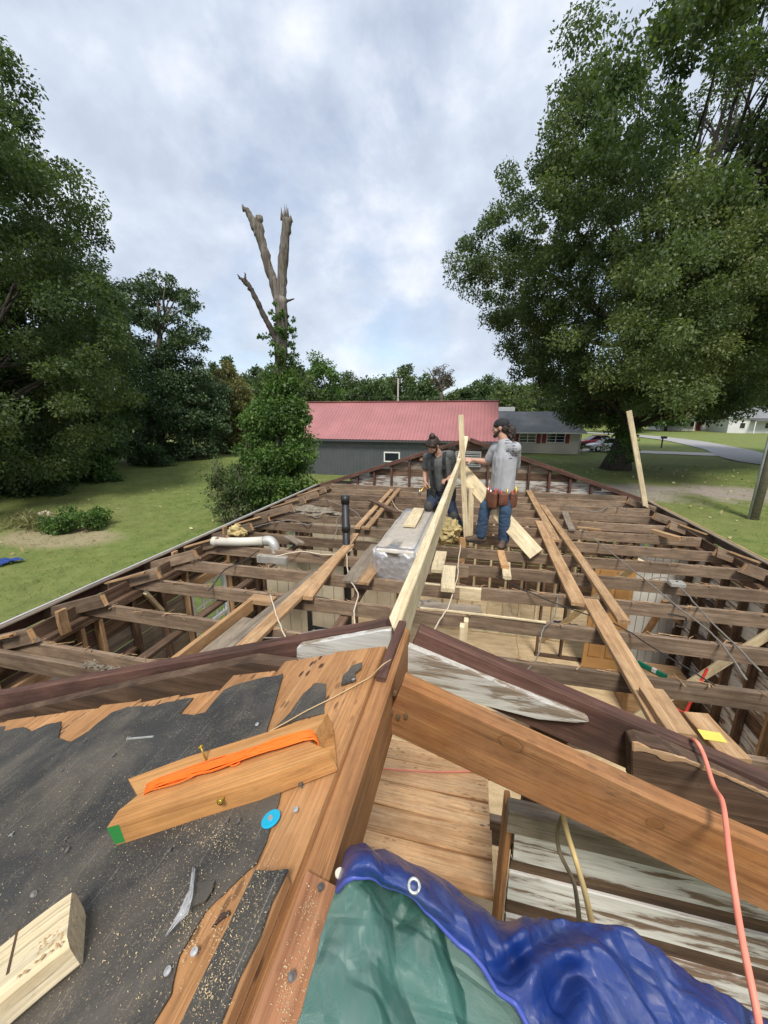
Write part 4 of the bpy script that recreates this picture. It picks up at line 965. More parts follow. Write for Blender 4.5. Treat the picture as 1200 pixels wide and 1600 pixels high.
slab('sister_rafter', [(987, 1163), (1000, 1160), (1016, 1168), (1040, 1170), (1060, 1184), (1095, 1197), (1130, 1219), (1197, 1249), (1290, 1295), (1290, 1385), (1197, 1340), (1100, 1292), (1000, 1240), (987, 1228)], .875, .045, WDARK)
rr_ = random.Random(8); up_e = []; lo_e = []
for k in range(34):
    f_ = k/33; px = 988+302*f_; py = 1160+f_*f_*12+115*f_-10*math.sin(f_*3.1)*.6; up_e.append((px, py+rr_.uniform(-2, 2))); lo_e.append((px, py+rr_.uniform(2, 9)*(1.8 if f_ < .25 else .6)))
slab('splintered_edge', up_e+lo_e[::-1], .872, .006, WTAN)
z = 3.60; row = 0
while z > 1.9:
    for s, x0 in ((1, .36), (-1, .45)):
        board('gable_siding', (s*x0, 1.0, z-.065), (s*3.5, 1.0, z-.065), .018, .128, PEEL, parent=house, n=10, warp=.004, rag=.004)
        board('gable_batten', (s*x0, 1.02, z-.158), (s*3.5, 1.02, z-.158), .02, .11, WDARK, parent=house, n=6)
    z -= .192
z = 1.9
while z > .1: board('gable_siding', (.45, 1.0, z-.09), (3.5, 1.0, z-.09), .018, .18, PEEL, parent=house, n=3); board('gable_siding', (-3.5, 1.0, z-.09), (-.45, 1.0, z-.09), .018, .18, PEEL, parent=house, n=3); z -= .19
board('gable_tie', (.33, .985, 3.66), (1.6, .985, 3.64), .05, .085, WGRY, parent=house, n=4)
board('gable_tie', (.40, 1.06, 3.60), (3.4, 1.06, 3.58), .04, .10, WDARK, parent=house, n=4)
board('gable_post', (.43, 1.05, 3.12), (.43, 1.05, rz_at(.43)-.16), .10, .05, WRED, up=(0, 1, 0), parent=house, n=2)
board('door_jamb', (.345, 1.05, .6), (.345, 1.05, 3.62), .02, .11, WORA, up=(0, 1, 0), parent=house, n=4)
board('door_jamb', (-.44, 1.05, .6), (-.44, 1.05, 3.62), .02, .11, WORA, up=(0, 1, 0), parent=house, n=4)
for x in np.arange(.8, 3.4, .45):
    for s in (-1, 1): board('gable_stud', (s*x, 1.07, JT), (s*x, 1.07, rz_at(x)-.16), .04, .088, WDARK, up=(0, 1, 0), parent=house, n=2)
# attic planks in the opening
yy = 1.10
for q in range(5):
    wq = U(.11, .135); board('attic_plank', (-.62+U(-.05, .05), yy+wq/2, JT+.012), (.325+U(-.008, .008), yy+wq/2+U(-.006, .006), JT+.012), wq-.003, .022, WPLK, parent=house, n=6, warp=.003); yy += wq

# near ridge, near rafters
board('ridge_board', (0, -.5, RIDGE-.087), (0, NG-.025, RIDGE-.087), .04, .15, WORA, parent=house, n=8, warp=.002, ch=.005)
board('ridge_cleat', (-.004, .70, RIDGE-.005), (-.002, NG-.01, RIDGE-.003), .022, .012, WRED, parent=house, n=5, warp=.001)
for Y in (.72, .12, -.48):
    for s in (-1, 1):
        if s > 0 and Y < .7 or s < 0:
            board('rafter', (s*.022, Y, RIDGE-.10), (s*3.97, Y, rz_at(3.97)-.10), .04, .14, WORA, up=(s*.316, 0, .95), parent=house, n=10, warp=.003)
rv0 = Vector((.022, .72, RIDGE-.075)); rdx = (Vector((3.97, .72, rz_at(3.97)-.075))-rv0).normalized(); rdz = Vector((.316, 0, .95)); KP = []
for (px, py, kr) in ((799, 1164, .017), (1024, 1289, .012)):
    d_ = ony(px, py, .699)-rv0; KP.append((d_.dot(rdx), d_.dot(rdz.normalized()), kr))
WRAF = wood('old_pine_rafter', (.28,.105,.034), (.40,.175,.06), (.49,.245,.096), grime=.42, grimec=(.15,.07,.033), weather=.3, nailholes=.35, var=.02, knotpts=KP)
o = board('rafter', (.022, .72, RIDGE-.075), (3.97, .72, rz_at(3.97)-.075), .042, .145, WRAF, up=(.316, 0, .95), parent=house, n=22, warp=.002, ch=.006)
for v in o.data.vertices:                   # gnawed top arris
    if v.co.z > .05 and v.co.x > .3: v.co.z += -.006*abs(math.sin(v.co.x*17)+math.sin(v.co.x*41)*.6)
# nail heads in the rafter face
for (px, py) in ((617, 1083), (611, 1113), (634, 1119), (622, 1120)):
    p = ony(px, py, .699); MB().tube([p+Vector((0, .004, 0)), p+Vector((0, -.004, 0))], [.005, .0045], 8).build('nail_head', plain('old_nail', (.22,.15,.09), .5, metal=.6), house)
# left slope sheathing, planks parallel to the ridge
x = .016; q = 0
while x < 3.95:
    wq = U(.135, .15); xa, xb = x, min(x+wq, 3.97); xm = (xa+xb)/2; e_ = U(.738, .752) if q > 2 else (.835, .825, .80)[q]
    board('sheathing_plank', (-xm, -.55, rz_at(xm)-.012), (-xm, e_, rz_at(xm)-.012), (xb-xa)*1.054-.004, .022, WSHE, up=(-.316, 0, .95), parent=house, n=10, warp=.0015, rag=.012, ch=.002); x += wq; q += 1
# right slope sheathing under the tarp
x = -.010; q = 0
while x < 2.0:
    wq = (.062, .13, .14)[q] if q < 3 else .14; xm = x+wq/2
    board('sheathing_plank', (xm, -.55, rz_at(xm)-.012), (xm, .325+U(-.006, .006), rz_at(xm)-.012), wq*1.054-.002, .024, WSHR, up=(.316, 0, .95), parent=house, n=8, warp=.001, ch=.002); x += wq; q += 1
# porch below the near roof
for s in (-1, 1): board('porch_beam', (s*3.4, -3, 2.92), (s*3.4, .95, 2.92), .09, .14, WGRY, parent=house, n=4)
for s in (-1, 1): board('porch_post', (s*3.4, -2.9, 0), (s*3.4, -2.9, 2.85), .09, .09, WGRY, up=(0, 1, 0), parent=house, n=2)
MB().box((-3.5, -3.0, .05), (3.5, .93, .5)).build('porch_deck', WGRY, house)

# roofing felt, torn, lying on the left slope
def feltmat(name, dust=.6):
    t = MT(name); v = t.vec(rnd=False); a = t.noise(v, 2.6, 7, .62, .6); b = t.noise(v, 330, 3, .8); c = t.noise(v, 17, 5, .7)
    col = t.ramp(t.noise(v, 6, 6, .6), [(.3, (.021,.0205,.020)), (.7, (.043,.042,.040))])
    col = t.mix(t.math('MULTIPLY', t.ramp(a, [(.47, 0.0), (.66, 1.0)]), dust), col, (.17,.14,.105))
    col = t.mix(t.math('MULTIPLY', t.ramp(c, [(.5, 0.0), (.75, 1.0)]), .3), col, (.11,.095,.075))
    col = t.mix(t.math('MULTIPLY', t.math('MULTIPLY', t.ramp(b, [(.56, 0.0), (.68, 1.0)]), t.ramp(c, [(.38, .15), (.6, 1.0)])), .75), col, (.34,.27,.17))
    sp = t.n('ShaderNodeSeparateXYZ'); t.l(v, sp.inputs[0])   # chalked lap lines parallel to the ridge
    ln = t.math('ABSOLUTE', t.math('SUBTRACT', t.math('FRACT', t.math('MULTIPLY', sp.outputs[0], 14.3)), .5))
    col = t.mix(t.math('MULTIPLY', t.ramp(ln, [(0.0, 1.0), (.012, 0.0)]), t.ramp(c, [(.45, 0.0), (.6, .55)])), col, (.33,.31,.27))
    t.color(col).set(Roughness=.72); t.bump(t.mix(.4, b, c), .5, .003); return t.m
FELT = feltmat('roofing_felt')
def roofpatch(name, pxs, s, lift, th, mat, parent, jit=.003, curl=0, sub=4):
    P = [onroof(q_[0], q_[1], s) if len(q_) == 2 else Vector(q_) for q_ in pxs]; rng = random.Random(len(pxs)*7+int(pxs[0][0])); Q = []
    for i, p in enumerate(P):
        q = P[(i+1) % len(P)]; L = (q-p).length; k = max(1, min(sub*3, int(L/.018)))
        for j in range(k): Q.append(p.lerp(q, j/k)+Vector((rng.uniform(-jit, jit), rng.uniform(-jit, jit), 0)))
    Q = [Vector((p.x, p.y, RIDGE+s*SLOPE*p.x+lift+curl*rng.random())) for p in Q]; n = len(Q)
    bm = bmesh.new(); top = [bm.verts.new(p) for p in Q]; bot = [bm.verts.new(p-Vector((0, 0, th))) for p in Q]
    f1 = bm.faces.new(top); f2 = bm.faces.new(bot[::-1])
    for i in range(n): bm.faces.new((top[i], bot[i], bot[(i+1) % n], top[(i+1) % n]))
    bmesh.ops.triangulate(bm, faces=[f1, f2]); return bmobj(name, bm, mat, parent)
def c1px(L): return [(x/2, 950+y/2) for x, y in L]
main = c1px([(470,1330),(535,1215),(545,1165),(560,1090),(600,1020),(640,960),(652,935),(690,910),(760,840),(805,800),(838,735),(858,660),(880,570),(835,500),(832,400),(856,310),(815,316),(792,314),(800,290),(832,246),(885,212),(825,222),(760,235),(700,262),(672,290),(640,330),(600,340),(562,336),(605,285),(560,290),(480,310),(400,312),(350,330),(300,368),(262,408),(222,422),(185,412),(192,356),(140,370),(100,388),(78,374),(0,390),(-150,420),(-420,470),(-900,600),(-900,1500),(0,1900),(300,1600)])
roofpatch('roofing_felt', main, 1, .0035, .003, FELT, house, .0022, .002)
roofpatch('roofing_felt', [(-1.25, .715, 0), (-2.2, .735, 0), (-3.0, .742, 0), (-3.88, .73, 0), (-3.88, -.54, 0), (-.105, -.54, 0), (-.13, -.1, 0), (-.25, .1, 0), (-.7, .3, 0)], 1, .0018, .0015, FELT, house, .001, .0)
roofpatch('felt_scrap', c1px([(850,385),(905,330),(950,270),(985,238),(1020,240),(1012,330),(930,352)]), 1, .003, .003, FELT, house, .0015)
roofpatch('felt_scrap', c1px([(1068,246),(1072,220),(1088,205),(1098,190),(1130,178),(1128,195),(1108,212),(1112,232),(1090,240)]), 1, .008, .005, FELT, house, .0015)
roofpatch('felt_scrap', c1px([(610,875),(672,872),(668,900),(645,935),(600,950)]), 1, .011, .003, FELT, house, .001)
roofpatch('felt_scrap', c1px([(660,1008),(690,960),(718,950),(720,962),(695,980)]), 1, .004, .003, plain('brown_felt', (.06,.035,.025), .8), house, .001)
# raised plank with felt along the ridge
cap = [onroof(x, y, 1, .03) for x, y in ((400, 1357), (452, 1357), (330, 1640), (250, 1640))]
a = (cap[0]+cap[3])/2; b = (cap[1]+cap[2])/2
y1, y0 = cap[0].y, -.5; xa, xb = cap[0].x, cap[1].x
xm = (xa+xb)/2; CAPX = (xa, xb, y1)
o = board('ridge_plank', (xm, y0, RIDGE+SLOPE*xm+.012), (xm, y1, RIDGE+SLOPE*xm+.012), abs(xb-xa)*1.054, .022, WORA, up=(-.316, 0, .95), parent=house, n=8, warp=.001)
V = []; F = []; n = 26; rr = random.Random(4)
for i in range(n+1):
    yy = y0+(y1-y0)*i/n
    for k, xx in enumerate((xa-.002, xm, xb-.003-(.012*rr.random() if yy < y1-.02 else 0))): V.append((xx, yy+(.004*rr.random() if i == n else 0), RIDGE+SLOPE*xx+.0265+.001*rr.random()))
for i in range(n):
    for k in range(2): F.append((i*3+k, i*3+k+1, i*3+k+4, i*3+k+3))
o2 = pyd('felt_strip', V, F, FELT, house); sm = o2.modifiers.new('s', 'SOLIDIFY'); sm.thickness = .003; sm.offset = -1

# ---- interior partitions
PANEL = plain('beige_wall_panel', (.44,.385,.285), .7, .10, 3); WBEAD = plain('white_beadboard', (.60,.58,.52), .6, .08, 3)
def panels(X0, X1, Y, z0, z1, w_, mat, name, th=.014):
    x = X0
    while x < X1-.02:
        MB().box((x+.004, Y, z0), (min(x+w_, X1)-.004, Y+th, z1)).build(name, mat, house, bevel=.003); x += w_
def frame_wall(X0, X1, Y, mat, sp=.405, z1=2.93):
    board('partition_plate', (X0, Y, z1-.02), (X1, Y, z1-.02), .088, .038, WDARK if mat is not WNEW else WTAN, parent=house, n=3); board('partition_plate', (X0, Y, FLOOR+.02), (X1, Y, FLOOR+.02), .088, .038, mat, parent=house, n=2)
    x = X0+.03
    while x < X1: board('partition_stud', (x, Y, FLOOR+.04), (x, Y, z1-.04), .038, .088, mat, up=(0, 1, 0), parent=house, n=2); x += sp
a, b = ony(418, 930, 5.35).x, ony(505, 930, 5.35).x
frame_wall(a-.5, b+.9, 5.42, WDARK); panels(a, b+.35, 5.35, FLOOR+.02, 2.75, .2, PANEL, 'wall_panel')
frame_wall(-3.4, -1.2, 7.7, WDARK); panels(-3.3, -1.4, 7.64, FLOOR, 2.7, .3, PANEL, 'wall_panel')
a, b = ony(985, 950, 6.6).x, ony(1100, 950, 6.6).x
frame_wall(a-1.4, 3.4, 6.67, WDARK); panels(a, b+.12, 6.6, FLOOR+.02, 2.7, .115, WBEAD, 'beadboard')
frame_wall(-.35, 2.1, 7.25, WNEW, .3)
a, b = ony(925, 920, 6.5), ony(990, 920, 6.5)
dr = MB().box((a.x, 6.48, FLOOR+.01), (b.x, 6.52, 2.55)).build('door', plain('tan_door', (.42,.235,.09), .5, .15, 3), house, bevel=.006)
for (zz0, zz1) in ((.8, 1.5), (1.65, 2.4)):
    for (f0, f1) in ((.12, .45), (.55, .88)): MB().box((a.x+(b.x-a.x)*f0, 6.462, zz0), (a.x+(b.x-a.x)*f1, 6.479, zz1)).build('door_panel', plain('tan_door_panel', (.38,.205,.075), .5), dr, bevel=.006)
for x in (-2.4, -1.0): board('partition_plate', (x, 1.1, 2.91), (x, 5.3, 2.91), .088, .038, WDARK, parent=house, n=4)
# diagonal braces of new lumber
def brace(name, a, b, w_=.09, t_=.04, mat=WNEW, up=(0, -1, .3)): board(name, a, b, w_, t_, mat, up=up, parent=house, n=4)
brace('brace', onz(962, 1142, 1.0), onx(1215, 982, 3.42)); brace('brace', onz(846, 1002, FLOOR+.03), ony(1003, 876, 5.4))
brace('brace', onz(995, 1012, 1.2), ony(1042, 938, 5.5), mat=WTAN); brace('brace', onx(225, 925, -3.4), onz(318, 1022, 1.3))
brace('brace', onz(1075, 985, 1.3), ony(1030, 945, 5.3), mat=WTAN, w_=.06)

# sistered pale repair boards on the joists
def face_board(name, px0, px1, Y, th=.038, mat=WNEW, h_=None, parent=house):
    a = ony(*px0, Y); b = ony(*px1, Y); return a, b
for (xa, xb, Y) in (((648, 985), (755, 1000), 2.6), ((640, 912), (752, 925), 3.8)):
    a = ony(*xa, Y-.035); b = ony(*xb, Y-.035); board('repair_joist', (a.x, Y-.0, JT-.06), (b.x, Y-.0, JT-.06), .038, .14, WNEW, parent=house, n=3)
board('repair_strip', (-.25, 3.245, JT+.012), (.85, 3.245, JT+.014), .018, .02, WNEW, parent=house, n=4)
for (p, q, Y) in (((722, 935), (722, 985), 3.0), ((737, 990), (740, 1012), 2.55), ((727, 948), (728, 965), 3.1)):
    a = ony(*p, Y); b = ony(*q, Y); board('repair_stud', (a.x, Y, 1.9), (a.x+.01, Y, JT+.03), .038, .075, WNEW, up=(0, 1, 0), parent=house, n=2)

# ================================================================== LOOSE LUMBER ON THE JOISTS
random.seed(5)
def loose(name, a, b, w_, t_, mat, label, grp=None, z=None, up=(0, 0, 1), n=8, cat='board', rag=0, lift=0, **k):
    z = JT+t_/2+.004+lift if z is None else z
    A = onz(a[0], a[1], z) if len(a) == 2 else Vector(a); B = onz(b[0], b[1], z) if len(b) == 2 else Vector(b)
    return tag(board(name, A, B, w_, t_, mat, up=up, n=n, rag=rag, warp=.004, **k), label, cat, grp)
GW = 'walkway boards laid over the joists'
loose('walk_board', (826, 767), (868, 845), .115, .038, WTAN, 'tan walkway board nearest the far gable on the right of the workers', GW)
loose('walk_board', (848, 790), (974, 972), .10, .04, WTAN, 'long tan walkway board with green-stained end, right of the big diagonal', GW, lift=.004)
loose('walk_board', (842, 815), (905, 945), .14, .035, WTAN, 'walkway board running beside the long green-ended board', GW)
loose('walk_board', (921, 938), (1046, 1150), .14, .04, WTAN, 'long orange-tan walkway plank ending at the near gable rafter', GW, lift=.003)
loose('walk_board', (1016, 1080), (1068, 1152), .14, .045, WTAN, 'short thick offcut lying on top of the orange-tan plank', GW, lift=.046)
loose('walk_board', (1088, 1118), (1150, 1190), .14, .04, WTAN, 'plank end with yellow paint mark beside the right wall', GW)
p = onz(1112, 1150, JT+.05); MB().box((p.x-.05, p.y-.03, JT+.046), (p.x+.06, p.y+.04, JT+.0475)).build('paint', plain('yellow_paint', (.75,.60,.12), .6), None)
pm = bpy.data.objects['paint']; pm.parent = [o for o in bpy.data.objects if o.get('label', '').startswith('plank end with yellow')][0]; pm.matrix_parent_inverse = pm.parent.matrix_basis.inverted()
loose('walk_board', (364, 1028), (547, 852), .13, .04, WTAN, 'long light walkway plank crossing the joists left of the foil duct', GW)
loose('walk_board', (333, 1031), (500, 893), .13, .038, WGRY, 'long grey walkway plank beside the light one', GW, lift=.002)
loose('walk_board', (308, 1034), (388, 968), .10, .038, WGRY, 'short grey board left of the long grey plank', GW, lift=.003)
loose('walk_board', (272, 1040), (392, 945), .04, .12, WCUT, 'orange board standing on edge by the near gable', GW)
loose('walk_board', (558, 825), (612, 765), .09, .038, WTAN, 'narrow board near the far gable, left one of a pair', GW)
loose('walk_board', (572, 826), (624, 764), .09, .038, WTAN, 'narrow board near the far gable, right one of a pair', GW, lift=.003)
loose('walk_board', (578, 781), (623, 801), .10, .04, WDARK, 'dark board lying across the pair of narrow boards', GW, lift=.047)
loose('walk_board', (547, 910), (590, 852), .20, .025, WGRY, 'wide grey plank against the foil-wrapped duct', GW)
loose('walk_board', (567, 912), (592, 878), .13, .03, WTAN, 'short tan plank tucked beside the foil-wrapped duct', GW, lift=.027)
loose('walk_board', (480, 935), (556, 835), .10, .04, WTAN, 'board continuing beside the black vent pipe', GW)
loose('offcut', (392, 936), (428, 940), .12, .05, WTAN, 'thick wood offcut sitting across a joist on the left', 'offcuts lying on the joists', cat='offcut', n=3)
loose('offcut', (683, 893), (689, 863), .14, .038, WNEW, 'pale offcut lying on joists right of the ridge board, farther of two', 'offcuts lying on the joists', cat='offcut', n=3, lift=.003)
loose('offcut', (699, 922), (702, 886), .14, .04, WNEW, 'pale offcut lying on joists right of the ridge board, nearer of two', 'offcuts lying on the joists', cat='offcut', n=3, lift=.042)
loose('offcut', (790, 880), (792, 903), .09, .04, WNEW, 'pale stub of lumber below the standing worker\'s right boot', 'offcuts lying on the joists', cat='offcut', n=3)
loose('offcut', (781, 862), (789, 886), .09, .04, WCUT, 'orange stub of lumber under the standing worker\'s right boot', 'offcuts lying on the joists', cat='offcut', n=3, lift=.042)
loose('offcut', (882, 800), (893, 828), .10, .03, WGRY, 'short grey offcut across two joists right of the walkway boards', 'offcuts lying on the joists', cat='offcut', n=3)
loose('offcut', (902, 824), (938, 828), .05, .03, WTAN, 'thin stick across a joist beside the short grey offcut', 'offcuts lying on the joists', cat='offcut', n=3)
loose('offcut', (1020, 830), (1062, 842), .08, .06, WTAN, 'broken rafter offcut on the right eave', 'offcuts lying on the joists', cat='offcut', n=3, rag=.02)
loose('offcut', (450, 838), (470, 850), .12, .03, WGRY, 'grey wood scrap beside the metal box on the left', 'offcuts lying on the joists', cat='offcut', n=3)
loose('offcut', (620, 832), (640, 833), .12, .03, WGRY, 'grey scrap plank lying under the kneeling worker', 'offcuts lying on the joists', cat='offcut', n=3)
loose('offcut', (640, 945), (752, 952), .13, .02, WGRY, 'weathered grey board under the ridge board beside pale repair studs', 'offcuts lying on the joists', cat='offcut', n=4, z=JT-.02)
# new ridge board, uprights, brace
rb0 = Vector((-.04, NG+.035, 4.19)); e_ = onz(714, 712, 4.25); rb1 = Vector((-.04, e_.y, 4.19))
tag(board('ridge_board', rb0, rb1, .042, .14, WNEW, n=10, warp=.002), 'long pale new ridge board running from the near gable to the workers', 'board')
SY = 5.45
a = ony(719.5, 648, SY); b = ony(728, 868, SY)
tag(board('upright', (b.x, SY, JT-.1), a, .072, .035, WNEW, up=(0, -1, 0), n=6), 'tall pale upright stick gripped by the standing worker', 'board')
a = ony(737, 762, 5.55); b = ony(733, 870, 5.55)
tag(board('upright', (b.x, 5.55, JT-.14), a, .075, .038, WNEW, up=(0, -1, 0), n=5), 'shorter pale post beside the tall upright stick', 'board')
a = ony(722, 872, 5.35); tag(board('upright', (a.x-.01, 5.32, JT-.55), (a.x, 5.32, JT+.06), .09, .04, WCUT, up=(0, -1, 0), n=3), 'orange stub post nailed below the upright stick', 'board')
a = ony(720, 735, 5.75); b = ony(838, 866, 4.98)
tag(board('brace_board', a, b, .20, .036, WNEW, up=(0, -1, .35), n=6), 'wide pale board slanting down behind the standing worker', 'board')
a = ony(727, 683, 6.6); b = ony(716, 735, 5.9)
tag(board('brace_board', b, a, .10, .04, WNEW, up=(0, -1, .2), n=4), 'pale board end poking up beside the far gable peak', 'board')
# leaning post at the right eave
b = onx(1013, 783, 3.56); a = ony(983, 642, b.y-.1)
tag(board('leaning_post', (3.56, b.y, 2.96), a, .09, .04, WNEW, up=(0, -1, 0), n=5), 'pale post leaning over the right eave before the big tree', 'board')

# ================================================================== DUCT, PIPES, WIRING
def foilmat(name, base, dust, met=1.0, rough=.25):
    t = MT(name); v = t.vec(rnd=False); n = t.noise(v, 9, 6, .7, .8); m_ = t.n('ShaderNodeTexVoronoi'); m_.inputs['Scale'].default_value = 16; t.l(v, m_.inputs['Vector'])
    d = t.ramp(t.noise(v, 3, 5, .6), [(.4, 0.0), (.65, 1.0)])
    nz = t.n('ShaderNodeSeparateXYZ'); g = t.n('ShaderNodeNewGeometry'); t.l(g.outputs['Normal'], nz.inputs[0])
    upm = t.ramp(nz.outputs[2], [(.45, 0.0), (.8, 1.0)])          # dust settles on upward faces
    mask = t.math('MAXIMUM', t.math('MULTIPLY', upm, .92), t.math('MULTIPLY', d, .25))
    t.color(t.mix(mask, base, t.mix(.6, dust, t.ramp(n, [(.3, .6), (.7, 1.1)]), 'MULTIPLY')))
    t.l(t.math('SUBTRACT', met, t.math('MULTIPLY', mask, met)), t.p.inputs['Metallic']); t.l(t.math('ADD', rough, t.math('MULTIPLY', mask, .5)), t.p.inputs['Roughness'])
    t.bump(t.mix(.5, n, m_.outputs[0]), .9, .02); return t.m
FOIL = foilmat('dusty_foil', (.62,.62,.63), (.42,.37,.30), .75, .36)
dx0, dx1, dy0, dy1, dz0, dz1 = -.875, -.37, 3.86, 5.75, 2.90, JT+.35
bm = bmesh.new(); bmesh.ops.create_cube(bm, size=1)
bmesh.ops.scale(bm, vec=(dx1-dx0, dy1-dy0, dz1-dz0), verts=bm.verts); bmesh.ops.translate(bm, vec=((dx0+dx1)/2, (dy0+dy1)/2, (dz0+dz1)/2), verts=bm.verts)
bmesh.ops.bevel(bm, geom=bm.edges[:], offset=.045, segments=3, affect='EDGES'); bmesh.ops.subdivide_edges(bm, edges=bm.edges[:], cuts=5, use_grid_fill=True)
bmesh.ops.triangulate(bm, faces=[f for f in bm.faces if len(f.verts) > 4])
rng = np.random.default_rng(4)
from mathutils import noise as mn
for v in bm.verts:
    p = v.co; k = mn.noise(p*5)*.022+mn.noise(p*13)*.012; v.co += v.normal*k
du = empty('air_duct', ((dx0+dx1)/2, dy0, dz0), 'large foil-wrapped air duct lying on the joists beside the ridge board', 'duct')
bmobj('foil_wrap', bm, FOIL, du, True)
loose('offcut', (640, 822), (655, 795), .16, .025, WNEW, 'pale plank lying on top of the foil-wrapped duct', 'offcuts lying on the joists', z=dz1+.035, n=3, cat='offcut')
BLK = plain('black_plastic_pipe', (.018,.018,.02), .45, .2); WHT = plain('white_plastic_pipe', (.58,.55,.47), .45, .12, 5); GALV = plain('galvanised_sheet', (.55,.53,.48), .4, .15, 6, metal=.5)
pb = ony(541, 840, 4.72); st = empty('vent_stack', (pb.x, 4.72, FLOOR), 'black plastic vent pipe standing up through the joists', 'pipe'); zt = ony(541, 777, 4.72).z
tube('pipe', [(pb.x, 4.72, FLOOR), (pb.x, 4.72, zt)], .05, BLK, st, 16)
for z in (zt-.03, zt-.42, 2.55, 2.2): tube('coupling', [(pb.x, 4.72, z-.05), (pb.x, 4.72, z+.05)], .058, BLK, st, 16)
tube('branch_pipe', [(pb.x, 4.72, 2.2), (pb.x-.35, 4.72, 2.25), (pb.x-.55, 4.72, 2.24), (pb.x-.6, 4.72, 2.1), (pb.x-.6, 4.72, FLOOR)], .035, BLK, st, 10, curve=4)
tube('branch_pipe', [(pb.x, 4.7, 1.75), (pb.x-.6, 4.7, 1.8)], .03, BLK, st, 10)
a = onz(336, 846, JT+.07); b = onz(415, 845, JT+.09); vp_ = empty('dryer_vent', a, 'white round vent pipe with elbow lying across the left joists', 'pipe')
tube('pipe', [a, a.lerp(b, .5)+Vector((0, 0, -.012)), b], .06, WHT, vp_, 16)
tube('elbow', [b-Vector((.02, 0, 0)), b+Vector((.07, 0, .005)), b+Vector((.13, -.01, -.05)), b+Vector((.15, -.02, -.15))], .066, GALV, vp_, 14, curve=4)
tube('coupling', [a+Vector((-.03, 0, 0)), a+Vector((.03, 0, 0))], .066, WHT, vp_, 16)
c = b+Vector((.17, -.03, -.18)); mbx_ = tag(MB().box((c.x-.24, c.y-.12, c.z-.09), (c.x+.20, c.y+.13, c.z+.02)).build('duct_box', GALV, None, bevel=.008), 'flat galvanised metal box under the white vent elbow', 'duct')
ROM = plain('grey_cable', (.20,.18,.155), .6, .1); ROMW = plain('white_cable', (.60,.50,.38), .55, .1); ROMB = plain('black_cable', (.03,.027,.025), .6); ROMY = plain('cream_cable', (.62,.47,.22), .5, .1)
def cable(pxs, mat, label, r=.006, z=JT+.012, grp='cables strung across the joists', wig=.01, zs=None):
    P = [onz(x, y, z+(zs[i] if zs else 0)) for i, (x, y) in enumerate(pxs)]; P = crs(P, 6); rr = random.Random(int(pxs[0][0]*7+pxs[0][1]))
    P = [p+Vector((rr.uniform(-wig, wig)*.4, rr.uniform(-wig, wig)*.4, rr.uniform(0, wig)*.5)) for p in P]
    return tag(tube('cable', P, r, mat, None, 6), label, 'cable', grp)
cable([(902, 822), (950, 860), (990, 892), (1025, 920), (1060, 950), (1100, 980), (1130, 1010), (1165, 1062)], ROM, 'long grey cable crossing the right joists past the junction box', .007)
cable([(1015, 905), (1040, 903), (1057, 915), (1070, 925), (1100, 960), (1140, 1000), (1190, 1050)], ROM, 'grey cable leading from the junction box towards the right wall', .007)
cable([(775, 900), (825, 925), (900, 955), (960, 975), (1025, 1015), (1115, 1070)], ROMB, 'thin dark cable slanting under the walkway planks', .0055)
cable([(720, 850), (716, 880), (715, 900), (702, 945), (690, 965), (675, 990)], ROMW, 'pale cable hanging below the upright stick', .007)
cable([(872, 930), (866, 965), (848, 984), (842, 1020), (832, 1040), (815, 1052)], ROM, 'grey cable drooping over a joist above the plywood floor', .0055, zs=[0, 0, .02, -.1, -.05, .02])
cable([(422, 930), (430, 955), (437, 975), (450, 1008)], ROMW, 'pale cable draped over the long grey plank', .007, z=JT+.06)
cable([(327, 922), (340, 905), (352, 890), (380, 877), (405, 860)], ROMB, 'black cable looping over the left joists', .007)
cable([(355, 1010), (380, 1000), (405, 997), (450, 997), (487, 987), (550, 980), (600, 975)], ROM, 'grey cable running behind the near gable peak', .006)
cable([(541, 860), (545, 900), (559, 928), (553, 955), (556, 985)], ROMW, 'pale cable hanging beside the black vent pipe', .007)
cable([(430, 870), (470, 862), (510, 867), (545, 862), (552, 850)], ROMW, 'pale cable lying behind the black vent pipe', .007)
cable([(505, 778), (520, 785), (540, 792), (558, 802), (566, 815)], ROM, 'grey cable curled near the far left joists', .008)
cable([(390, 826), (420, 818), (455, 813), (480, 820), (495, 815)], ROM, 'grey cable looped beyond the white vent pipe', .008)
cable([(520, 842), (527, 826), (526, 812), (540, 800)], ROM, 'grey cable arching left of the black vent pipe', .007, zs=[0, .05, .05, 0])
cable([(1045, 960), (1070, 965), (1072, 975), (1068, 980), (1055, 978)], ROMB, 'short black cable curl below a right joist', .007, zs=[0, -.03, -.08, -.1, -.1])
cable([(880, 790), (930, 800), (955, 790), (980, 800)], ROM, 'grey cable among the far right joists', .008)
cable([(635, 800), (620, 795), (612, 775), (625, 762)], ROMW, 'thin pale cable behind the foil duct', .006)
jp = onz(1057, 913, JT+.02); jb = tag(MB().box((jp.x-.07, jp.y-.05, JT+.003), (jp.x+.07, jp.y+.05, JT+.05)).build('junction_box', GALV, None, bevel=.006), 'grey metal junction box on a right joist', 'box')
tube('lid_screw', [jp+Vector((0, 0, .03)), jp+Vector((0, 0, .038))], .008, BLK, jb, 8)
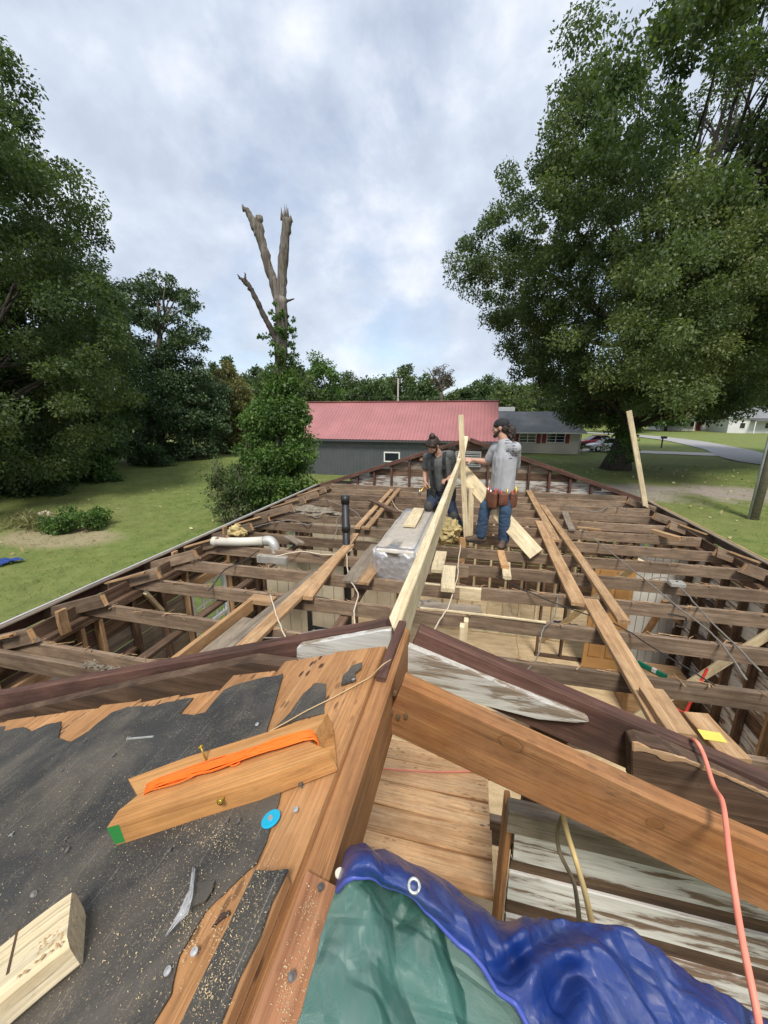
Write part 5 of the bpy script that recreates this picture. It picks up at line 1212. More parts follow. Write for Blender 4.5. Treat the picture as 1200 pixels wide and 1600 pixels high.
# mineral-wool and debris clumps
def clump(name, c, r, n, mat, label, cat, seed, sz=.06, flat=.6, group=None):
    rng = np.random.default_rng(seed); bm = bmesh.new(); bmesh.ops.create_icosphere(bm, subdivisions=4, radius=1)
    for v in bm.verts:
        p = v.co.copy(); k = 1+.45*mn.noise(p*2.1+Vector((seed, 0, 0)))+.25*mn.noise(p*5)+.12*mn.noise(p*12); v.co = Vector((p.x*r[0]*k, p.y*r[1]*k, p.z*r[2]*k))+Vector(c)
    return tag(bmobj(name, bm, mat, None, False), label, cat, group)
WOOL = plain('yellow_insulation', (.42,.33,.15), .95, .45, 14, bump=1.0); DEB = plain('grey_debris', (.20,.17,.13), .95, .5, 20, bump=1.0)
p = onz(697, 838, JT); clump('insulation', (p.x, p.y, JT+.09), (.20, .30, .17), 0, WOOL, 'yellowish insulation clump below the kneeling worker', 'insulation', 3)
p = onz(490, 800, JT); clump('debris', (p.x, p.y, JT+.0), (.45, .2, .09), 0, DEB, 'grey nest of debris on the far left joists', 'debris', 5)
p = onz(667, 945, JT-.03); clump('debris', (p.x, p.y, JT-.06), (.16, .12, .05), 0, DEB, 'grey lint debris beside the new ridge board', 'debris', 6)
p = onz(372, 832, JT); clump('debris', (p.x, p.y, JT+.02), (.14, .1, .09), 0, WOOL, 'small yellow insulation wad at the left eave', 'insulation', 7)
# debris crumbs lying on the doubled joist at the left
rng = np.random.default_rng(6); mb = MB()
for _ in range(160):
    p = onz(130+rng.random()*75, 1040, JT+.004); q = Vector((p.x, 1.86+rng.normal()*.016, JT+.006+.012*rng.random())); s = .006+.008*rng.random(); mb.add([q+Vector((s, 0, 0)), q+Vector((-s*.6, s, 0)), q+Vector((-s*.6, -s, 0)), q+Vector((0, 0, s))], [(0,1,2), (0,3,1), (1,3,2), (2,3,0)])
tag(mb.build('wood_debris', DEB), 'crumbs of grey debris along the top of the left doubled joist', 'debris', kind='stuff')
# things down on the floor
GRN = plain('green_level_paint', (.0,.16,.10), .45); p0 = onz(996, 1035, 1.2); p1 = onz(1042, 1058, 1.2)
lv = board('spirit_level', p0, p1, .035, .07, GRN, n=3, warp=0); tag(lv, 'green spirit level lying on a crate below the right joists', 'level')
MB().box((.2, -.02, -.02), (.26, .02, .037)).build('vial', LAMP, None); vi = bpy.data.objects['vial']; vi.parent = lv
m_ = (p0+p1)/2; tag(MB().box((m_.x-.35, m_.y-.25, FLOOR), (m_.x+.45, m_.y+.25, 1.155)).build('crate', WTAN, None, bevel=.01), 'low wooden crate under the green spirit level', 'crate')
RED = plain('red_plastic', (.50,.03,.02), .45); p0 = onx(1072, 1115, 2.0)
p0 = onz(1070, 1115, 2.0); p1 = onz(1105, 1045, 2.2)
tag(tube('red_bar', [p0+Vector((-.1, 0, .05)), p0, p0.lerp(p1, .5), p1], .014, RED, None, 8), 'bright red bar leaning near the right wall', 'bar')
p0 = onz(560, 0+1, 0) if False else onz(885, 985, FLOOR+.05); clump('tarp_bundle', (p0.x, p0.y, FLOOR+.09), (.28, .2, .09), 0, plain('navy_cloth', (.03,.04,.07), .8), 'dark navy cloth bundle on the plywood floor', 'cloth', 9)
p0 = onz(985, 1080, FLOOR); bk = tube('bucket', [(p0.x, p0.y, FLOOR), (p0.x, p0.y, FLOOR+.38)], [.13, .16], BLK, None, 20); tag(bk, 'black bucket standing on the plywood floor', 'bucket')
mb = MB(); mb.tube([Vector((p0.x+.165*math.cos(a), p0.y+.165*math.sin(a), FLOOR+.37)) for a in np.linspace(0, 6.283, 20)], .008, 6); mb.build('rim', BLK, bk)
p0 = onz(990, 930, FLOOR); MB().box((p0.x-.3, p0.y-.25, FLOOR+.01), (p0.x+.3, p0.y+.25, FLOOR+.85)).build('appliance', WHITE, None, bevel=.02); ap = bpy.data.objects['appliance']; tag(ap, 'white boxy appliance on the floor by the tan door', 'appliance'); MB().box((p0.x-.29, p0.y+.1, FLOOR+.853), (p0.x+.29, p0.y+.24, FLOOR+.97)).build('control_panel', WHITE, ap, bevel=.01)

# ================================================================== FOREGROUND ROOF CLUTTER
def roofmat4(px, py, s, ang, lift):
    p = onroof(px, py, s, lift); n = Vector((-s*SLOPE, 0, 1)).normalized(); x = Vector((math.cos(ang), math.sin(ang), 0)); x = (x-n*x.dot(n)).normalized(); y = n.cross(x)
    M = Matrix.Identity(4)
    for r_ in range(3): M[r_][0] = x[r_]; M[r_][1] = y[r_]; M[r_][2] = n[r_]; M[r_][3] = p[r_]
    return M
# notched block wound with string: outline traced on the slope, 38 mm thick
L3 = lambda L: [(150+x/3, 1080+y/3) for x, y in L]
otl = L3([(150, 412), (480, 290), (1080, 105), (1102, 135), (1055, 160), (1015, 205), (990, 235), (1085, 275), (1112, 345)])
otl = L3([(150, 412), (430, 308), (1085, 103), (1045, 165), (1000, 238), (1098, 280), (1090, 290), (760, 415), (420, 520), (110, 622), (52, 638), (105, 560), (195, 488)])
Ltop = .042; P = [onroof(x, y, 1, Ltop) for x, y in otl]; n = len(P); nn_ = Vector((-SLOPE, 0, 1)).normalized()
bm = bmesh.new(); tv = [bm.verts.new(p) for p in P]; bv = [bm.verts.new(p-nn_*.036) for p in P]
f1 = bm.faces.new(tv); f2 = bm.faces.new(bv[::-1])
for i in range(n): bm.faces.new((tv[i], bv[i], bv[(i+1) % n], tv[(i+1) % n]))
bmesh.ops.triangulate(bm, faces=[f1, f2])
bmesh.ops.recalc_face_normals(bm, faces=bm.faces[:]); ctr = sum(P, Vector())/n; dirx = (P[2]-P[0]).normalized()
Mb = Matrix.Identity(4); yv = nn_.cross(dirx)
for r_ in range(3): Mb[r_][0] = dirx[r_]; Mb[r_][1] = yv[r_]; Mb[r_][2] = nn_[r_]; Mb[r_][3] = ctr[r_]
bmesh.ops.transform(bm, matrix=Mb.inverted(), verts=bm.verts)
WBLK = wood('pale_orange_block', (.47,.20,.062), (.60,.30,.105), (.68,.39,.16), knots=.4, grime=.1, checks=.25, speck=.2, var=.02)
blk = bmobj('string_block', bm, WBLK, None); blk.matrix_basis = Mb; tag(blk, 'notched orange-brown wood block wound with orange string on the felt', 'string winder')
STR = plain('orange_string', (1.0,.17,.015), .6, .1)
mb = MB(); rr = random.Random(3); s0 = onroof(*L3([(240, 455)])[0], 1, Ltop+.004); s1 = onroof(*L3([(1003, 200)])[0], 1, Ltop+.006); acr = (onroof(*L3([(1015, 235)])[0], 1, Ltop)-onroof(*L3([(1000, 190)])[0], 1, Ltop))
for k in range(30):
    f = rr.uniform(-.5, .5); a = s0+acr*(f*.75); b = s1+acr*(f*.95+.1); pts = [a-nn_*.03+(a-b).normalized()*.004, a+(a-b).normalized()*.003]+[a.lerp(b, t)+nn_*(.002+.003*rr.random())+acr*rr.uniform(-.22, .22) for t in (.2, .4, .6, .8)]+[b+(b-a).normalized()*.003, b-nn_*.03+(b-a).normalized()*.004]
    mb.tube(crs(pts, 3), .0011, 5)
lp = [onroof(x, y, 1, Ltop+.004) for x, y in L3([(250, 445), (340, 432), (420, 405), (500, 360), (540, 345), (600, 335), (640, 350), (675, 330), (640, 312), (560, 330), (500, 345)])]; mb.tube(crs(lp, 5), .0015, 5)
tag(mb.build('string', STR, None, True), 'bright orange mason string wound along the notched block', 'string')
GRNP = plain('green_paint', (.03,.22,.05), .6)
gp = L3([(60, 640), (118, 622), (124, 668), (90, 690)]); P = [onroof(52/3+150, 638/3+1080, 1, Ltop-.001), onroof(110/3+150, 622/3+1080, 1, Ltop-.001)]; od = (P[1]-P[0]).cross(nn_).normalized()*.0012; od = od if od.y < 0 else -od
gpo = pyd('green_paint', [P[0]+od, P[1]+od, P[0].lerp(P[1], .8)+od-nn_*.033, P[0]+od-nn_*.033], [(0, 1, 2, 3)], GRNP, None); setp(gpo, blk)
sc_ = plain('yellow_screw', (.55,.36,.06), .35, metal=.7)
def screw(p, d, L, mat, label, group='screws in the string block', hr=.0055):
    d = Vector(d).normalized(); mb = MB(); mb.tube([p, p+d*L], .0017, 7); mb.tube([p+d*(L-.003), p+d*L], [.002, hr], 10); mb.tube([p+d*L, p+d*(L+.001)], [hr, hr*.4], 10); return tag(mb.build('screw', mat, None, True), label, 'screw', group)
screw(onroof(*L3([(522, 335)])[0], 1, Ltop-.004), (-.35, .05, 1), .034, sc_, 'yellow screw sticking up out of the orange string')
ps = onroof(*L3([(600, 500)])[0], 1, .028); screw(ps+Vector((0, .01, 0)), (.05, -1, .25), .022, sc_, 'yellow screw in the front edge of the notched block')
# thin twine from the block to the ridge
P = [onroof(x, y, 1, .006) for x, y in ((421, 1143), (450, 1127), (480, 1110), (520, 1090), (560, 1068), (578, 1058))]+[Vector((.0, .70, RIDGE+.032))]; P += [Vector((.012, .735, RIDGE+.024))]
tag(tube('twine', crs(P, 5), .0013, plain('tan_twine', (.55,.38,.20), .8), None, 5), 'thin tan twine stretched over the ridge to the felt scrap', 'twine')
# pale lumber offcut entering bottom left
A = onroof(121, 1447, 1, .026); B = onroof(-60, 1590, 1, .026)
o = board('lumber_offcut', A, B, .085, .045, WNEW, up=(-.316, 0, .95), n=6, warp=.001, ch=.010); tag(o, 'pale new lumber end with bark edge lying on the felt', 'offcut')
MB().box((.055, -.04, .0228), (.0575, .022, .0235)).build('saw_kerf', plain('kerf_dark', (.09,.055,.03), .9), None); kf = bpy.data.objects['saw_kerf']; kf.parent = o
bk_ = MB(); rr = random.Random(9)
for _ in range(40):
    x = .002+.04*rr.random()**1.5; y = .042-.03*rr.random(); bk_.add([(x, y, .0229), (x+.004, y+.001, .0229), (x+.003, y-.003, .0232)], [(0, 1, 2)])
bko = bk_.build('bark_flake', plain('bark_flake', (.42,.28,.14), .9), None); bko.parent = o
# roofing nails, cap washer, long nail, plastic shreds
NAIL = plain('galvanised_nail', (.55,.54,.52), .4, .2, 30, metal=.7); NAILD = plain('dull_nail', (.16,.15,.14), .6, .3, 30, metal=.5)
def c1p(x, y): return (x/2, 950+y/2)
def nail(px, s, mat, label, tilt=.0, r=.0042, L=.02):
    M = roofmat4(px[0], px[1], s, random.uniform(0, 6), .004); M = M @ Matrix.Rotation(tilt, 4, 'X'); mb = MB()
    mb.tube([(0, 0, -.002), (0, 0, .0035)], .0018, 7); mb.tube([(0, 0, .0035), (0, 0, .0048)], [r, r], 14); mb.tube([(0, 0, .0048), (0, 0, .0055)], [r*.8, r*.2], 14)
    return tag(mb.build('roofing_nail', mat, None, False, M), label, 'nail', 'roofing nails')
for (x, y), m_, ti, lab in (((360, 462), NAILD, .3, 'tilted dark nail head on the felt below the long silver nail'), ((192, 512), NAILD, .5, 'dark nail head on the felt beside a dusty pale patch'), ((38, 713), NAIL, .2, 'pale nail head on the dusty felt above the pale lumber end'),
    ((212, 725), NAILD, .3, 'upper of two close dark nail heads left of the string block'), ((217, 758), NAILD, .5, 'lower of two close dark nail heads left of the string block'), ((105, 897), NAILD, .8, 'steeply tilted dark nail head just above the pale lumber end'),
    ((712, 672), NAILD, .2, 'dark nail head below the string block, farther from the cyan washer'), ((752, 668), NAILD, .5, 'dark nail head below the string block, closer to the cyan washer'), ((532, 765), NAILD, .2, 'dark nail head in sawdust above the plastic shred'),
    ((806, 367), NAIL, .3, 'bright nail head in the felt above the orange string'), ((268, 420), NAILD, .3, 'dark nail head at the torn felt edge beside bare wood'),
    ((852, 567), NAIL, .2, 'bright nail head tucked against the string block, near the felt edge'), ((942, 557), NAILD, .2, 'dark nail head in bare orange sheathing by the string block end'), ((927, 635), NAIL, .2, 'bright nail head in bare orange sheathing beside the cyan washer'),
    ((612, 1080), NAIL, .2, 'bright nail head in the bare orange strip by the raised felt plank'), ((530, 1140), NAIL, .2, 'bright nail head on the torn felt edge near the raised felt plank'), ((1106, 228), NAIL, .2, 'bright nail head under the small felt scrap at the ridge')):
    nail(c1p(x, y), 1, m_, lab, ti)
nail(c1p(1000, 880), -1, NAILD, 'rusty nail head at the top of the red sheathing beside the tarp', .2); nail(c1p(908, 1155), -1, NAILD, 'rusty nail head in a dark hole low on the red sheathing', .2)
M = roofmat4(*c1p(847, 660), 1, .3, .006); mb = MB(); mb.tube([(0, 0, 0), (0, 0, .0015), (0, 0, .0022)], [.0145, .0145, .0125], 24)
cw = mb.build('cap_washer', plain('cyan_plastic', (.01,.36,.55), .35), None, False, M); tag(cw, 'round cyan plastic cap washer on the felt edge', 'washer')
mb = MB(); mb.tube([(0, 0, .0022), (0, 0, .0042)], [.0042, .0036], 12); mb.build('nail_head', NAIL, cw, False, M)
a = onroof(*c1p(402, 409), 1, .005); b = onroof(*c1p(480, 402), 1, .005); mb = MB(); mb.tube([a, b], [.0028, .0026], 8); mb.tube([a-(b-a).normalized()*.001, a+(b-a).normalized()*.001], .0055, 10)
tag(mb.build('long_nail', NAIL), 'long silver nail lying on the felt above the string block', 'nail')
t = MT('clear_plastic'); t.set(Base_Color=(.8,.82,.85,1), Roughness=.12, Alpha=.42); CPL = t.m
V = []; F = []; rr = random.Random(2); pl = [c1p(*q) for q in ((602, 808), (590, 880), (560, 945), (515, 1025))]; pr2 = [c1p(*q) for q in ((610, 815), (605, 890), (588, 955), (518, 1026))]
for i in range(13):
    t_ = i/12*3; k = min(2, int(t_)); f = t_-k
    for j in range(7):
        a = Vector((*pl[k], 0)).lerp(Vector((*pl[k+1], 0)), f); b = Vector((*pr2[k], 0)).lerp(Vector((*pr2[k+1], 0)), f); q = a.lerp(b, j/6); V.append(onroof(q.x, q.y, 1, .008+.010*abs(math.sin(j*1.9+i*.4))+.004*rr.random()))
for i in range(12):
    for j in range(6): F.append((i*7+j, i*7+j+1, i*7+j+8, i*7+j+7))
tag(pyd('plastic_shred', V, F, CPL, None, True), 'crinkled shred of clear plastic on the felt', 'plastic')
# sawdust and chips
def chips(name, spots, N, label, s, lift, seed, mat, sz=(.0003, .0008)):
    rng = np.random.default_rng(seed); mb = MB(); 
    for _ in range(N):
        (cx, cy, sx, sy) = spots[rng.integers(0, len(spots))]; px, py = cx+rng.normal()*sx, cy+rng.normal()*sy
        px = px
        p = onroof(px, py, s, 0)
        if s > 0 and p.x > -.024: continue
        if s > 0 and p.y > .74: continue
        L = lift
        if s > 0 and CAPX[0] < p.x < CAPX[1] and p.y < CAPX[2]: L = .0285
        p.z = RIDGE+s*SLOPE*p.x+L; r_ = sz[0]+(sz[1]*1.5-sz[0])*rng.random()**2.2; a = rng.random()*6.28
        d = Vector((math.cos(a), math.sin(a), rng.normal()*.3))*r_; e2 = Vector((-math.sin(a), math.cos(a), 0))*r_*.35; u = Vector((0, 0, r_*.5))
        mb.add([p-d-e2, p+d-e2, p+d*.8+e2, p-d+e2+u], [(0, 1, 2, 3)])
    o = mb.build(name, mat, None); return tag(o, label, 'sawdust', kind='stuff')
SAW = plain('sawdust', (.52,.40,.235), .9, .25, 40)
sp1 = [c1p(x, y)+(sx, sy) for (x, y, sx, sy) in ((610, 700, 25, 12), (690, 740, 18, 14), (640, 900, 25, 30), (610, 700, 60, 40), (200, 1000, 90, 70), (500, 800, 100, 60), (150, 600, 80, 60), (560, 960, 40, 45), (480, 1080, 45, 45), (350, 1150, 70, 50), (600, 1000, 12, 25), (690, 1100, 12, 60), (760, 980, 16, 55), (820, 900, 14, 35), (700, 1180, 14, 50), (650, 1250, 14, 30), (300, 700, 110, 70), (420, 560, 90, 60), (100, 800, 60, 80))]
chips('sawdust', sp1, 3000, 'pale sawdust and chips scattered over the black felt', 1, .0065, 14, SAW)
chips('sawdust', [(470, 1500, 12, 45), (445, 1560, 8, 30), (486, 1420, 8, 20)], 420, 'sawdust along the ridge foot beside the tarp', -1, .003, 15, SAW)

# ================================================================== TARP
def tarpmat(name, c, rough=.15):
    t = MT(name); v = t.vec(rnd=False)
    w1 = t.n('ShaderNodeTexWave', bands_direction='X'); w1.inputs['Scale'].default_value = 150; w2 = t.n('ShaderNodeTexWave', bands_direction='Y'); w2.inputs['Scale'].default_value = 150
    mp = t.n('ShaderNodeMapping'); mp.inputs['Rotation'].default_value = (0, 0, R(28)); t.l(t.tc.outputs['UV'], mp.inputs[0]); t.l(mp.outputs[0], w1.inputs['Vector']); t.l(mp.outputs[0], w2.inputs['Vector'])
    wv = t.math('MULTIPLY', w1.outputs[0], w2.outputs[0]); n = t.noise(v, 7, 6, .6); d = t.noise(v, 30, 5, .7)
    col = t.mix(t.math('MULTIPLY', t.ramp(d, [(.55, 0.0), (.75, 1.0)]), .22), tuple(c), (.34,.34,.33)); col = t.mix(.5, col, t.ramp(n, [(.3, .7), (.7, 1.2)]), 'MULTIPLY'); col = t.mix(.25, col, wv, 'MULTIPLY')
    sc2 = t.noise(v, 5, 6, .7); t.color(t.mix(t.math('MULTIPLY', t.ramp(sc2, [(.5, 0.0), (.7, 1.0)]), .18), col, (.42,.42,.40))).set(Roughness=rough); t.p.inputs['Specular IOR Level'].default_value = .9
    t.l(t.math('ADD', rough-.06, t.math('MULTIPLY', t.noise(v, 12, 5, .7), .22)), t.p.inputs['Roughness'])
    cr1 = t.n('ShaderNodeTexVoronoi', feature='DISTANCE_TO_EDGE'); cr1.inputs['Scale'].default_value = 1; t.l(t.mix(.12, t.vec((9, 22, 14), rnd=False), t.n('ShaderNodeTexNoise').outputs[1]), cr1.inputs['Vector'])
    cre = t.ramp(cr1.outputs['Distance'], [(0.0, 0.0), (.09, 1.0)])
    h = t.math('ADD', t.math('ADD', t.math('MULTIPLY', wv, .35), t.math('MULTIPLY', cre, .9)), t.math('MULTIPLY', t.noise(v, 22, 5, .6, 1.0), 1.2)); t.bump(h, .5, .004); return t.m
TBLUE = tarpmat('blue_tarp', (.010,.045,.25)); TGRN = tarpmat('green_tarp', (.06,.185,.145), .22)
tarp = empty('tarpaulin', onroof(700, 1500, -1, 0), 'blue and green plastic tarpaulin bunched over the right roof edge', 'tarp')
def hsh(i, j, k):
    v_ = math.sin(i*127.1+j*311.7+k*74.7)*43758.5453; return v_-math.floor(v_)-.5
def plin(u, v, k):
    """piecewise-planar crumple: random heights on a triangular lattice, flat between them"""
    s_ = (u+v)*.3660254; i = math.floor(u+s_); j = math.floor(v+s_); fx, fy = u+s_-i, v+s_-j
    a = hsh(i, j, k); d = hsh(i+1, j+1, k)
    if fx > fy: b = hsh(i+1, j, k); return a*(1-fx)+b*(fx-fy)+d*fy
    b = hsh(i, j+1, k); return a*(1-fy)+b*(fy-fx)+d*fx
def patch(name, rows, mat, nu=90, nv=34, wr=.006, seed=0, folds=()):
    """rows: list of control rows [(px,py,lift)...] -> smooth 3D surface over the right slope"""
    def res(row, m):
        P = [onroof(x, y, -1, l) for x, y, l in row]; c = crs(P, 12); ix = np.linspace(0, len(c)-1, m); return [c[int(i)].lerp(c[min(int(i)+1, len(c)-1)], i-int(i)) for i in ix]
    RR = [res(r_, nu) for r_ in rows]; cols = [crs([RR[j][i] for j in range(len(RR))], 12) for i in range(nu)]; V = []; UV = []
    for i, c in enumerate(cols):
        for k in np.linspace(0, len(c)-1, nv):
            p = c[int(k)].lerp(c[min(int(k)+1, len(c)-1)], k-int(k)); q = p*1.0
            wx = .05*mn.noise(q*5+Vector((seed, 1, 0))); ax = q.x*.94+q.y*.34+wx; ay = q.y*.94-q.x*.34-wx
            h = plin(ax*10, ay*6, seed)*wr*3.4+plin(ax*23+3, ay*12, seed+7)*wr*3.0+plin(ax*55, ay*30+5, seed+13)*wr*1.3+mn.noise(q*7+Vector((seed, 0, 0)))*wr*.5
            p = p+Vector((.3, 0, .95))*h; p.z = max(p.z, RIDGE-SLOPE*p.x+(.005 if p.y < .34 else -.2)); V.append(p); UV.append((p.x*2, p.y*2))
    F = [(i*nv+k, (i+1)*nv+k, (i+1)*nv+k+1, i*nv+k+1) for i in range(nu-1) for k in range(nv-1)]
    o = pyd(name, V, F, mat, tarp, True); uv = o.data.uv_layers.new(name='UVMap')
    for li, lo in enumerate(o.data.loops): uv.data[li].uv = UV[lo.vertex_index]
    sm = o.modifiers.new('s', 'SOLIDIFY'); sm.thickness = .0015; sm.offset = -1; return o
blue = [  # outer (far, low) edge -> crest -> hem
 [(536,1352,-.03),(545,1322,-.01),(566,1312,.0),(625,1338,.0),(700,1374,.0),(748,1412,-.01),(786,1440,-.02),(830,1437,.0),(880,1436,.01),(930,1452,.0),(972,1464,.0),(1060,1518,-.01),(1150,1556,-.03),(1230,1600,-.05)],
 [(530,1366,.0),(545,1338,.05),(570,1326,.07),(625,1350,.07),(690,1388,.06),(738,1428,.05),(780,1458,.02),(812,1462,.05),(856,1470,.02),(900,1478,.06),(950,1490,.05),(1030,1540,.03),(1120,1590,.01),(1200,1640,-.02)],
 [(528,1380,.03),(545,1356,.07),(572,1346,.09),(620,1368,.09),(672,1408,.08),(722,1448,.06),(770,1492,.04),(800,1504,.02),(838,1512,.06),(880,1530,.02),(930,1540,.05),(1000,1590,.04),(1080,1640,.02),(1150,1690,.0)],
 [(529,1388,.03),(542,1376,.06),(562,1370,.07),(602,1372,.07),(645,1398,.06),(692,1446,.05),(742,1500,.04),(782,1545,.04),(815,1580,.04),(850,1625,.04),(900,1660,.04),(960,1700,.03),(1030,1740,.02),(1100,1780,.0)]]
bs_ = patch('blue_side', blue, TBLUE, 320, 80, .0085, 2)
hv = [bs_.data.vertices[i*80+79].co+Vector((0, 0, .001)) for i in range(0, 320, 2)]; mb = MB(); mb.tube(hv, .0028, 6); mb.build('hem', plain('hem_blue', (.06,.09,.36), .4), tarp, True)
green = [[(533,1362,-.012),(548,1352,-.012),(582,1358,-.012),(630,1372,-.012),(685,1390,-.012),(745,1418,-.012)],
 [(528,1384,.014),(545,1377,.03),(575,1384,.022),(615,1396,.018),(660,1412,.012),(745,1446,.01)],
 [(512,1432,.012),(545,1425,.020),(580,1430,.028),(622,1440,.018),(690,1466,.016),(830,1515,.008)],
 [(497,1490,.010),(535,1490,.022),(580,1492,.016),(640,1505,.028),(750,1540,.014),(900,1590,.006)],
 [(480,1560,.008),(530,1560,.020),(590,1565,.024),(660,1575,.016),(780,1610,.016),(950,1660,.006)],
 [(455,1640,.008),(520,1650,.014),(600,1660,.018),(690,1665,.018),(800,1690,.012),(930,1720,.006)]]
patch('green_side', green, TGRN, 150, 130, .0075, 5)
M = roofmat4(647, 1384, -1, -.6, .098); mb = MB(); mb.tube([Vector((math.cos(a)*.006, math.sin(a)*.006, 0)) for a in np.linspace(0, 6.283, 22)], .0019, 6); mb.build('grommet', plain('brass_eyelet', (.75,.75,.72), .2, metal=.9), tarp, True, M @ Matrix.Rotation(.35, 4, 'X'))
mb = MB(); p = onroof(532, 1386, -1, .0); mb.tube([p, p+Vector((0, 0, .022))], .0017, 7); mb.tube([p+Vector((0, 0, .022)), p+Vector((0, 0, .0245))], [.006, .006], 14); tag(mb.build('tarp_nail', plain('cream_screw', (.65,.60,.48), .4)), 'cream-headed screw pinning the tarp corner at the ridge', 'screw')
# orange-pink extension cord over the rafters, cream cable hanging beside it
CORD = plain('salmon_cord', (.80,.25,.17), .5, .12, 25)
P = [ony(1062, 1158, 1.15), Vector((ony(1082, 1160, NG).x, NG, rz_at(ony(1082, 1160, NG).x)+.012)), ony(1098, 1176, .9), ony(1115, 1228, .80), ony(1127, 1262, .725)+Vector((0, 0, .012)), ony(1139, 1330, .62), ony(1150, 1410, .55), ony(1160, 1470, .50), ony(1172, 1530, .46), ony(1184, 1590, .43), ony(1190, 1640, .40)]
tag(tube('extension_cord', crs(P, 8), .0047, CORD, None, 10), 'salmon-pink extension cord looping over the rafters at the right', 'cord')
P = [ony(878, 1262, .80), ony(886, 1300, .80), ony(900, 1345, .78), ony(914, 1395, .70), ony(924, 1440, .60), ony(930, 1470, .5)]
tag(tube('hanging_cable', crs(P, 6), .0062, ROMY, None, 8), 'cream flat cable hanging below the near rafter into the tarp', 'cable')
P = [ony(884, 1264, .82), ony(872, 1295, .84), ony(874, 1330, .84), ony(895, 1375, .78), ony(902, 1410, .70), ony(906, 1450, .6)]
tag(tube('hanging_cable', crs(P, 6), .005, plain('old_brown_cable', (.20,.16,.10), .7), None, 8), 'thin brown cable curving beside the cream hanging cable', 'cable')
P = [onz(530, 1180, JT+.03), onz(575, 1196, JT+.03), onz(612, 1202, JT+.035), onz(680, 1206, JT+.035), onz(745, 1205, JT+.03)]
tag(tube('hanging_cable', crs(P, 5), .004, CORD, None, 6), 'thin reddish cord lying over the attic planks', 'cable')

rng = np.random.default_rng(41); mb = MB()
for k in range(900):
    Y = joistY[rng.integers(0, 13)]; X = rng.uniform(-3.4, 3.4); Yc = Y if X < 0 else Y+.045
    p = Vector((X, Yc+rng.normal()*.012, JT+.008)); L = rng.uniform(.01, .07); a = rng.normal()*.7+(1.57 if rng.random() < .3 else 0); d = Vector((math.cos(a), math.sin(a), rng.normal()*.08))*L; e2 = Vector((-math.sin(a), math.cos(a), 0))*rng.uniform(.002, .007); u = Vector((0, 0, rng.uniform(.002, .006)))
    mb.add([p-d-e2, p+d-e2*.3, p+d+e2*.3, p-d+e2, p-d+u, p+d+u*.5], [(0, 1, 2, 3), (0, 1, 5, 4), (3, 4, 5, 2), (0, 4, 3), (1, 2, 5)])
tag(mb.build('wood_splinters', WTAN), 'splinters and wood litter strewn along the joist tops', 'splinters', kind='stuff')

# ================================================================== PEOPLE
def sph_geo(c, r, M=None, nu=16, nv=10):
    V = []; F = []; r = r if hasattr(r, '__len__') else (r, r, r)
    for j in range(1, nv):
        ph = math.pi*j/nv
        for i in range(nu):
            th = 2*math.pi*i/nu; v = Vector((r[0]*math.sin(ph)*math.cos(th), r[1]*math.sin(ph)*math.sin(th), r[2]*math.cos(ph))); V.append((M @ v if M else v)+Vector(c))
    top = len(V); v = Vector((0, 0, r[2])); V.append((M @ v if M else v)+Vector(c)); v = Vector((0, 0, -r[2])); V.append((M @ v if M else v)+Vector(c))
    for j in range(nv-2):
        for i in range(nu): F.append((j*nu+i, (j+1)*nu+i, (j+1)*nu+(i+1) % nu, j*nu+(i+1) % nu))
    for i in range(nu): F.append((top, i, (i+1) % nu)); F.append((top+1, (nv-2)*nu+(i+1) % nu, (nv-2)*nu+i))
    return V, F
def cap_geo(a, b, ra, rb, n=12):
    a = Vector(a); b = Vector(b); d = (b-a).normalized(); pts = []; rad = []
    for t in (90, 60, 30, 0): pts.append(a-d*ra*math.sin(R(t))); rad.append(max(ra*math.cos(R(t)), 1e-4))
    for t in (0, 30, 60, 90): pts.append(b+d*rb*math.sin(R(t))); rad.append(max(rb*math.cos(R(t)), 1e-4))
    return tube_geo(pts, rad, n)
class Fig:
    def __init__(s): s.m = MB()
    def cap(s, a, b, ra, rb): s.m.add(*cap_geo(a, b, ra, rb)); return s
    def chain(s, pts, rads):
        for i in range(len(pts)-1): s.cap(pts[i], pts[i+1], rads[i], rads[i+1])
        return s
    def ell(s, c, r, M=None): s.m.add(*sph_geo(c, r, M)); return s
    def build(s, name, mat, parent, vox=.009, smooth=4, wr=0, wf=12, stretch=(1, 1, 1), seed=0):
        me = bpy.data.meshes.new(name); me.from_pydata([tuple(v) for v in s.m.V], [], s.m.F); o = bpy.data.objects.new(name, me); COL.objects.link(o)
        md = o.modifiers.new('r', 'REMESH'); md.mode = 'VOXEL'; md.voxel_size = vox; md.use_smooth_shade = True
        m2 = o.modifiers.new('s', 'SMOOTH'); m2.factor = .5; m2.iterations = smooth
        dg = bpy.context.evaluated_depsgraph_get(); me2 = bpy.data.meshes.new_from_object(o.evaluated_get(dg)); bpy.data.objects.remove(o); me2.name = name
        if wr:
            for v in me2.vertices:
                q = Vector((v.co.x*stretch[0], v.co.y*stretch[1], v.co.z*stretch[2]))*wf+Vector((seed, 0, 0)); r1 = mn.noise(q); h = (1-abs(r1)*2)*wr+mn.noise(q*2.3)*wr*.4
                v.co += v.normal*h
        me2.materials.clear(); me2.materials.append(mat); me2.polygons.foreach_set('use_smooth', [True]*len(me2.polygons))
        return addobj(name, me2, mat, parent)
SKIN = plain('skin', (.46,.26,.185), .5, .08, 8); SKIN.node_tree.nodes
HAIR = plain('dark_hair', (.035,.022,.016), .55, .35, 40, bump=.6); CAPM = plain('black_cap', (.018,.018,.02), .8, .2, 20); SHIRT = plain('heather_grey_shirt', (.36,.365,.38), .9, .08, 30, bump=.15)
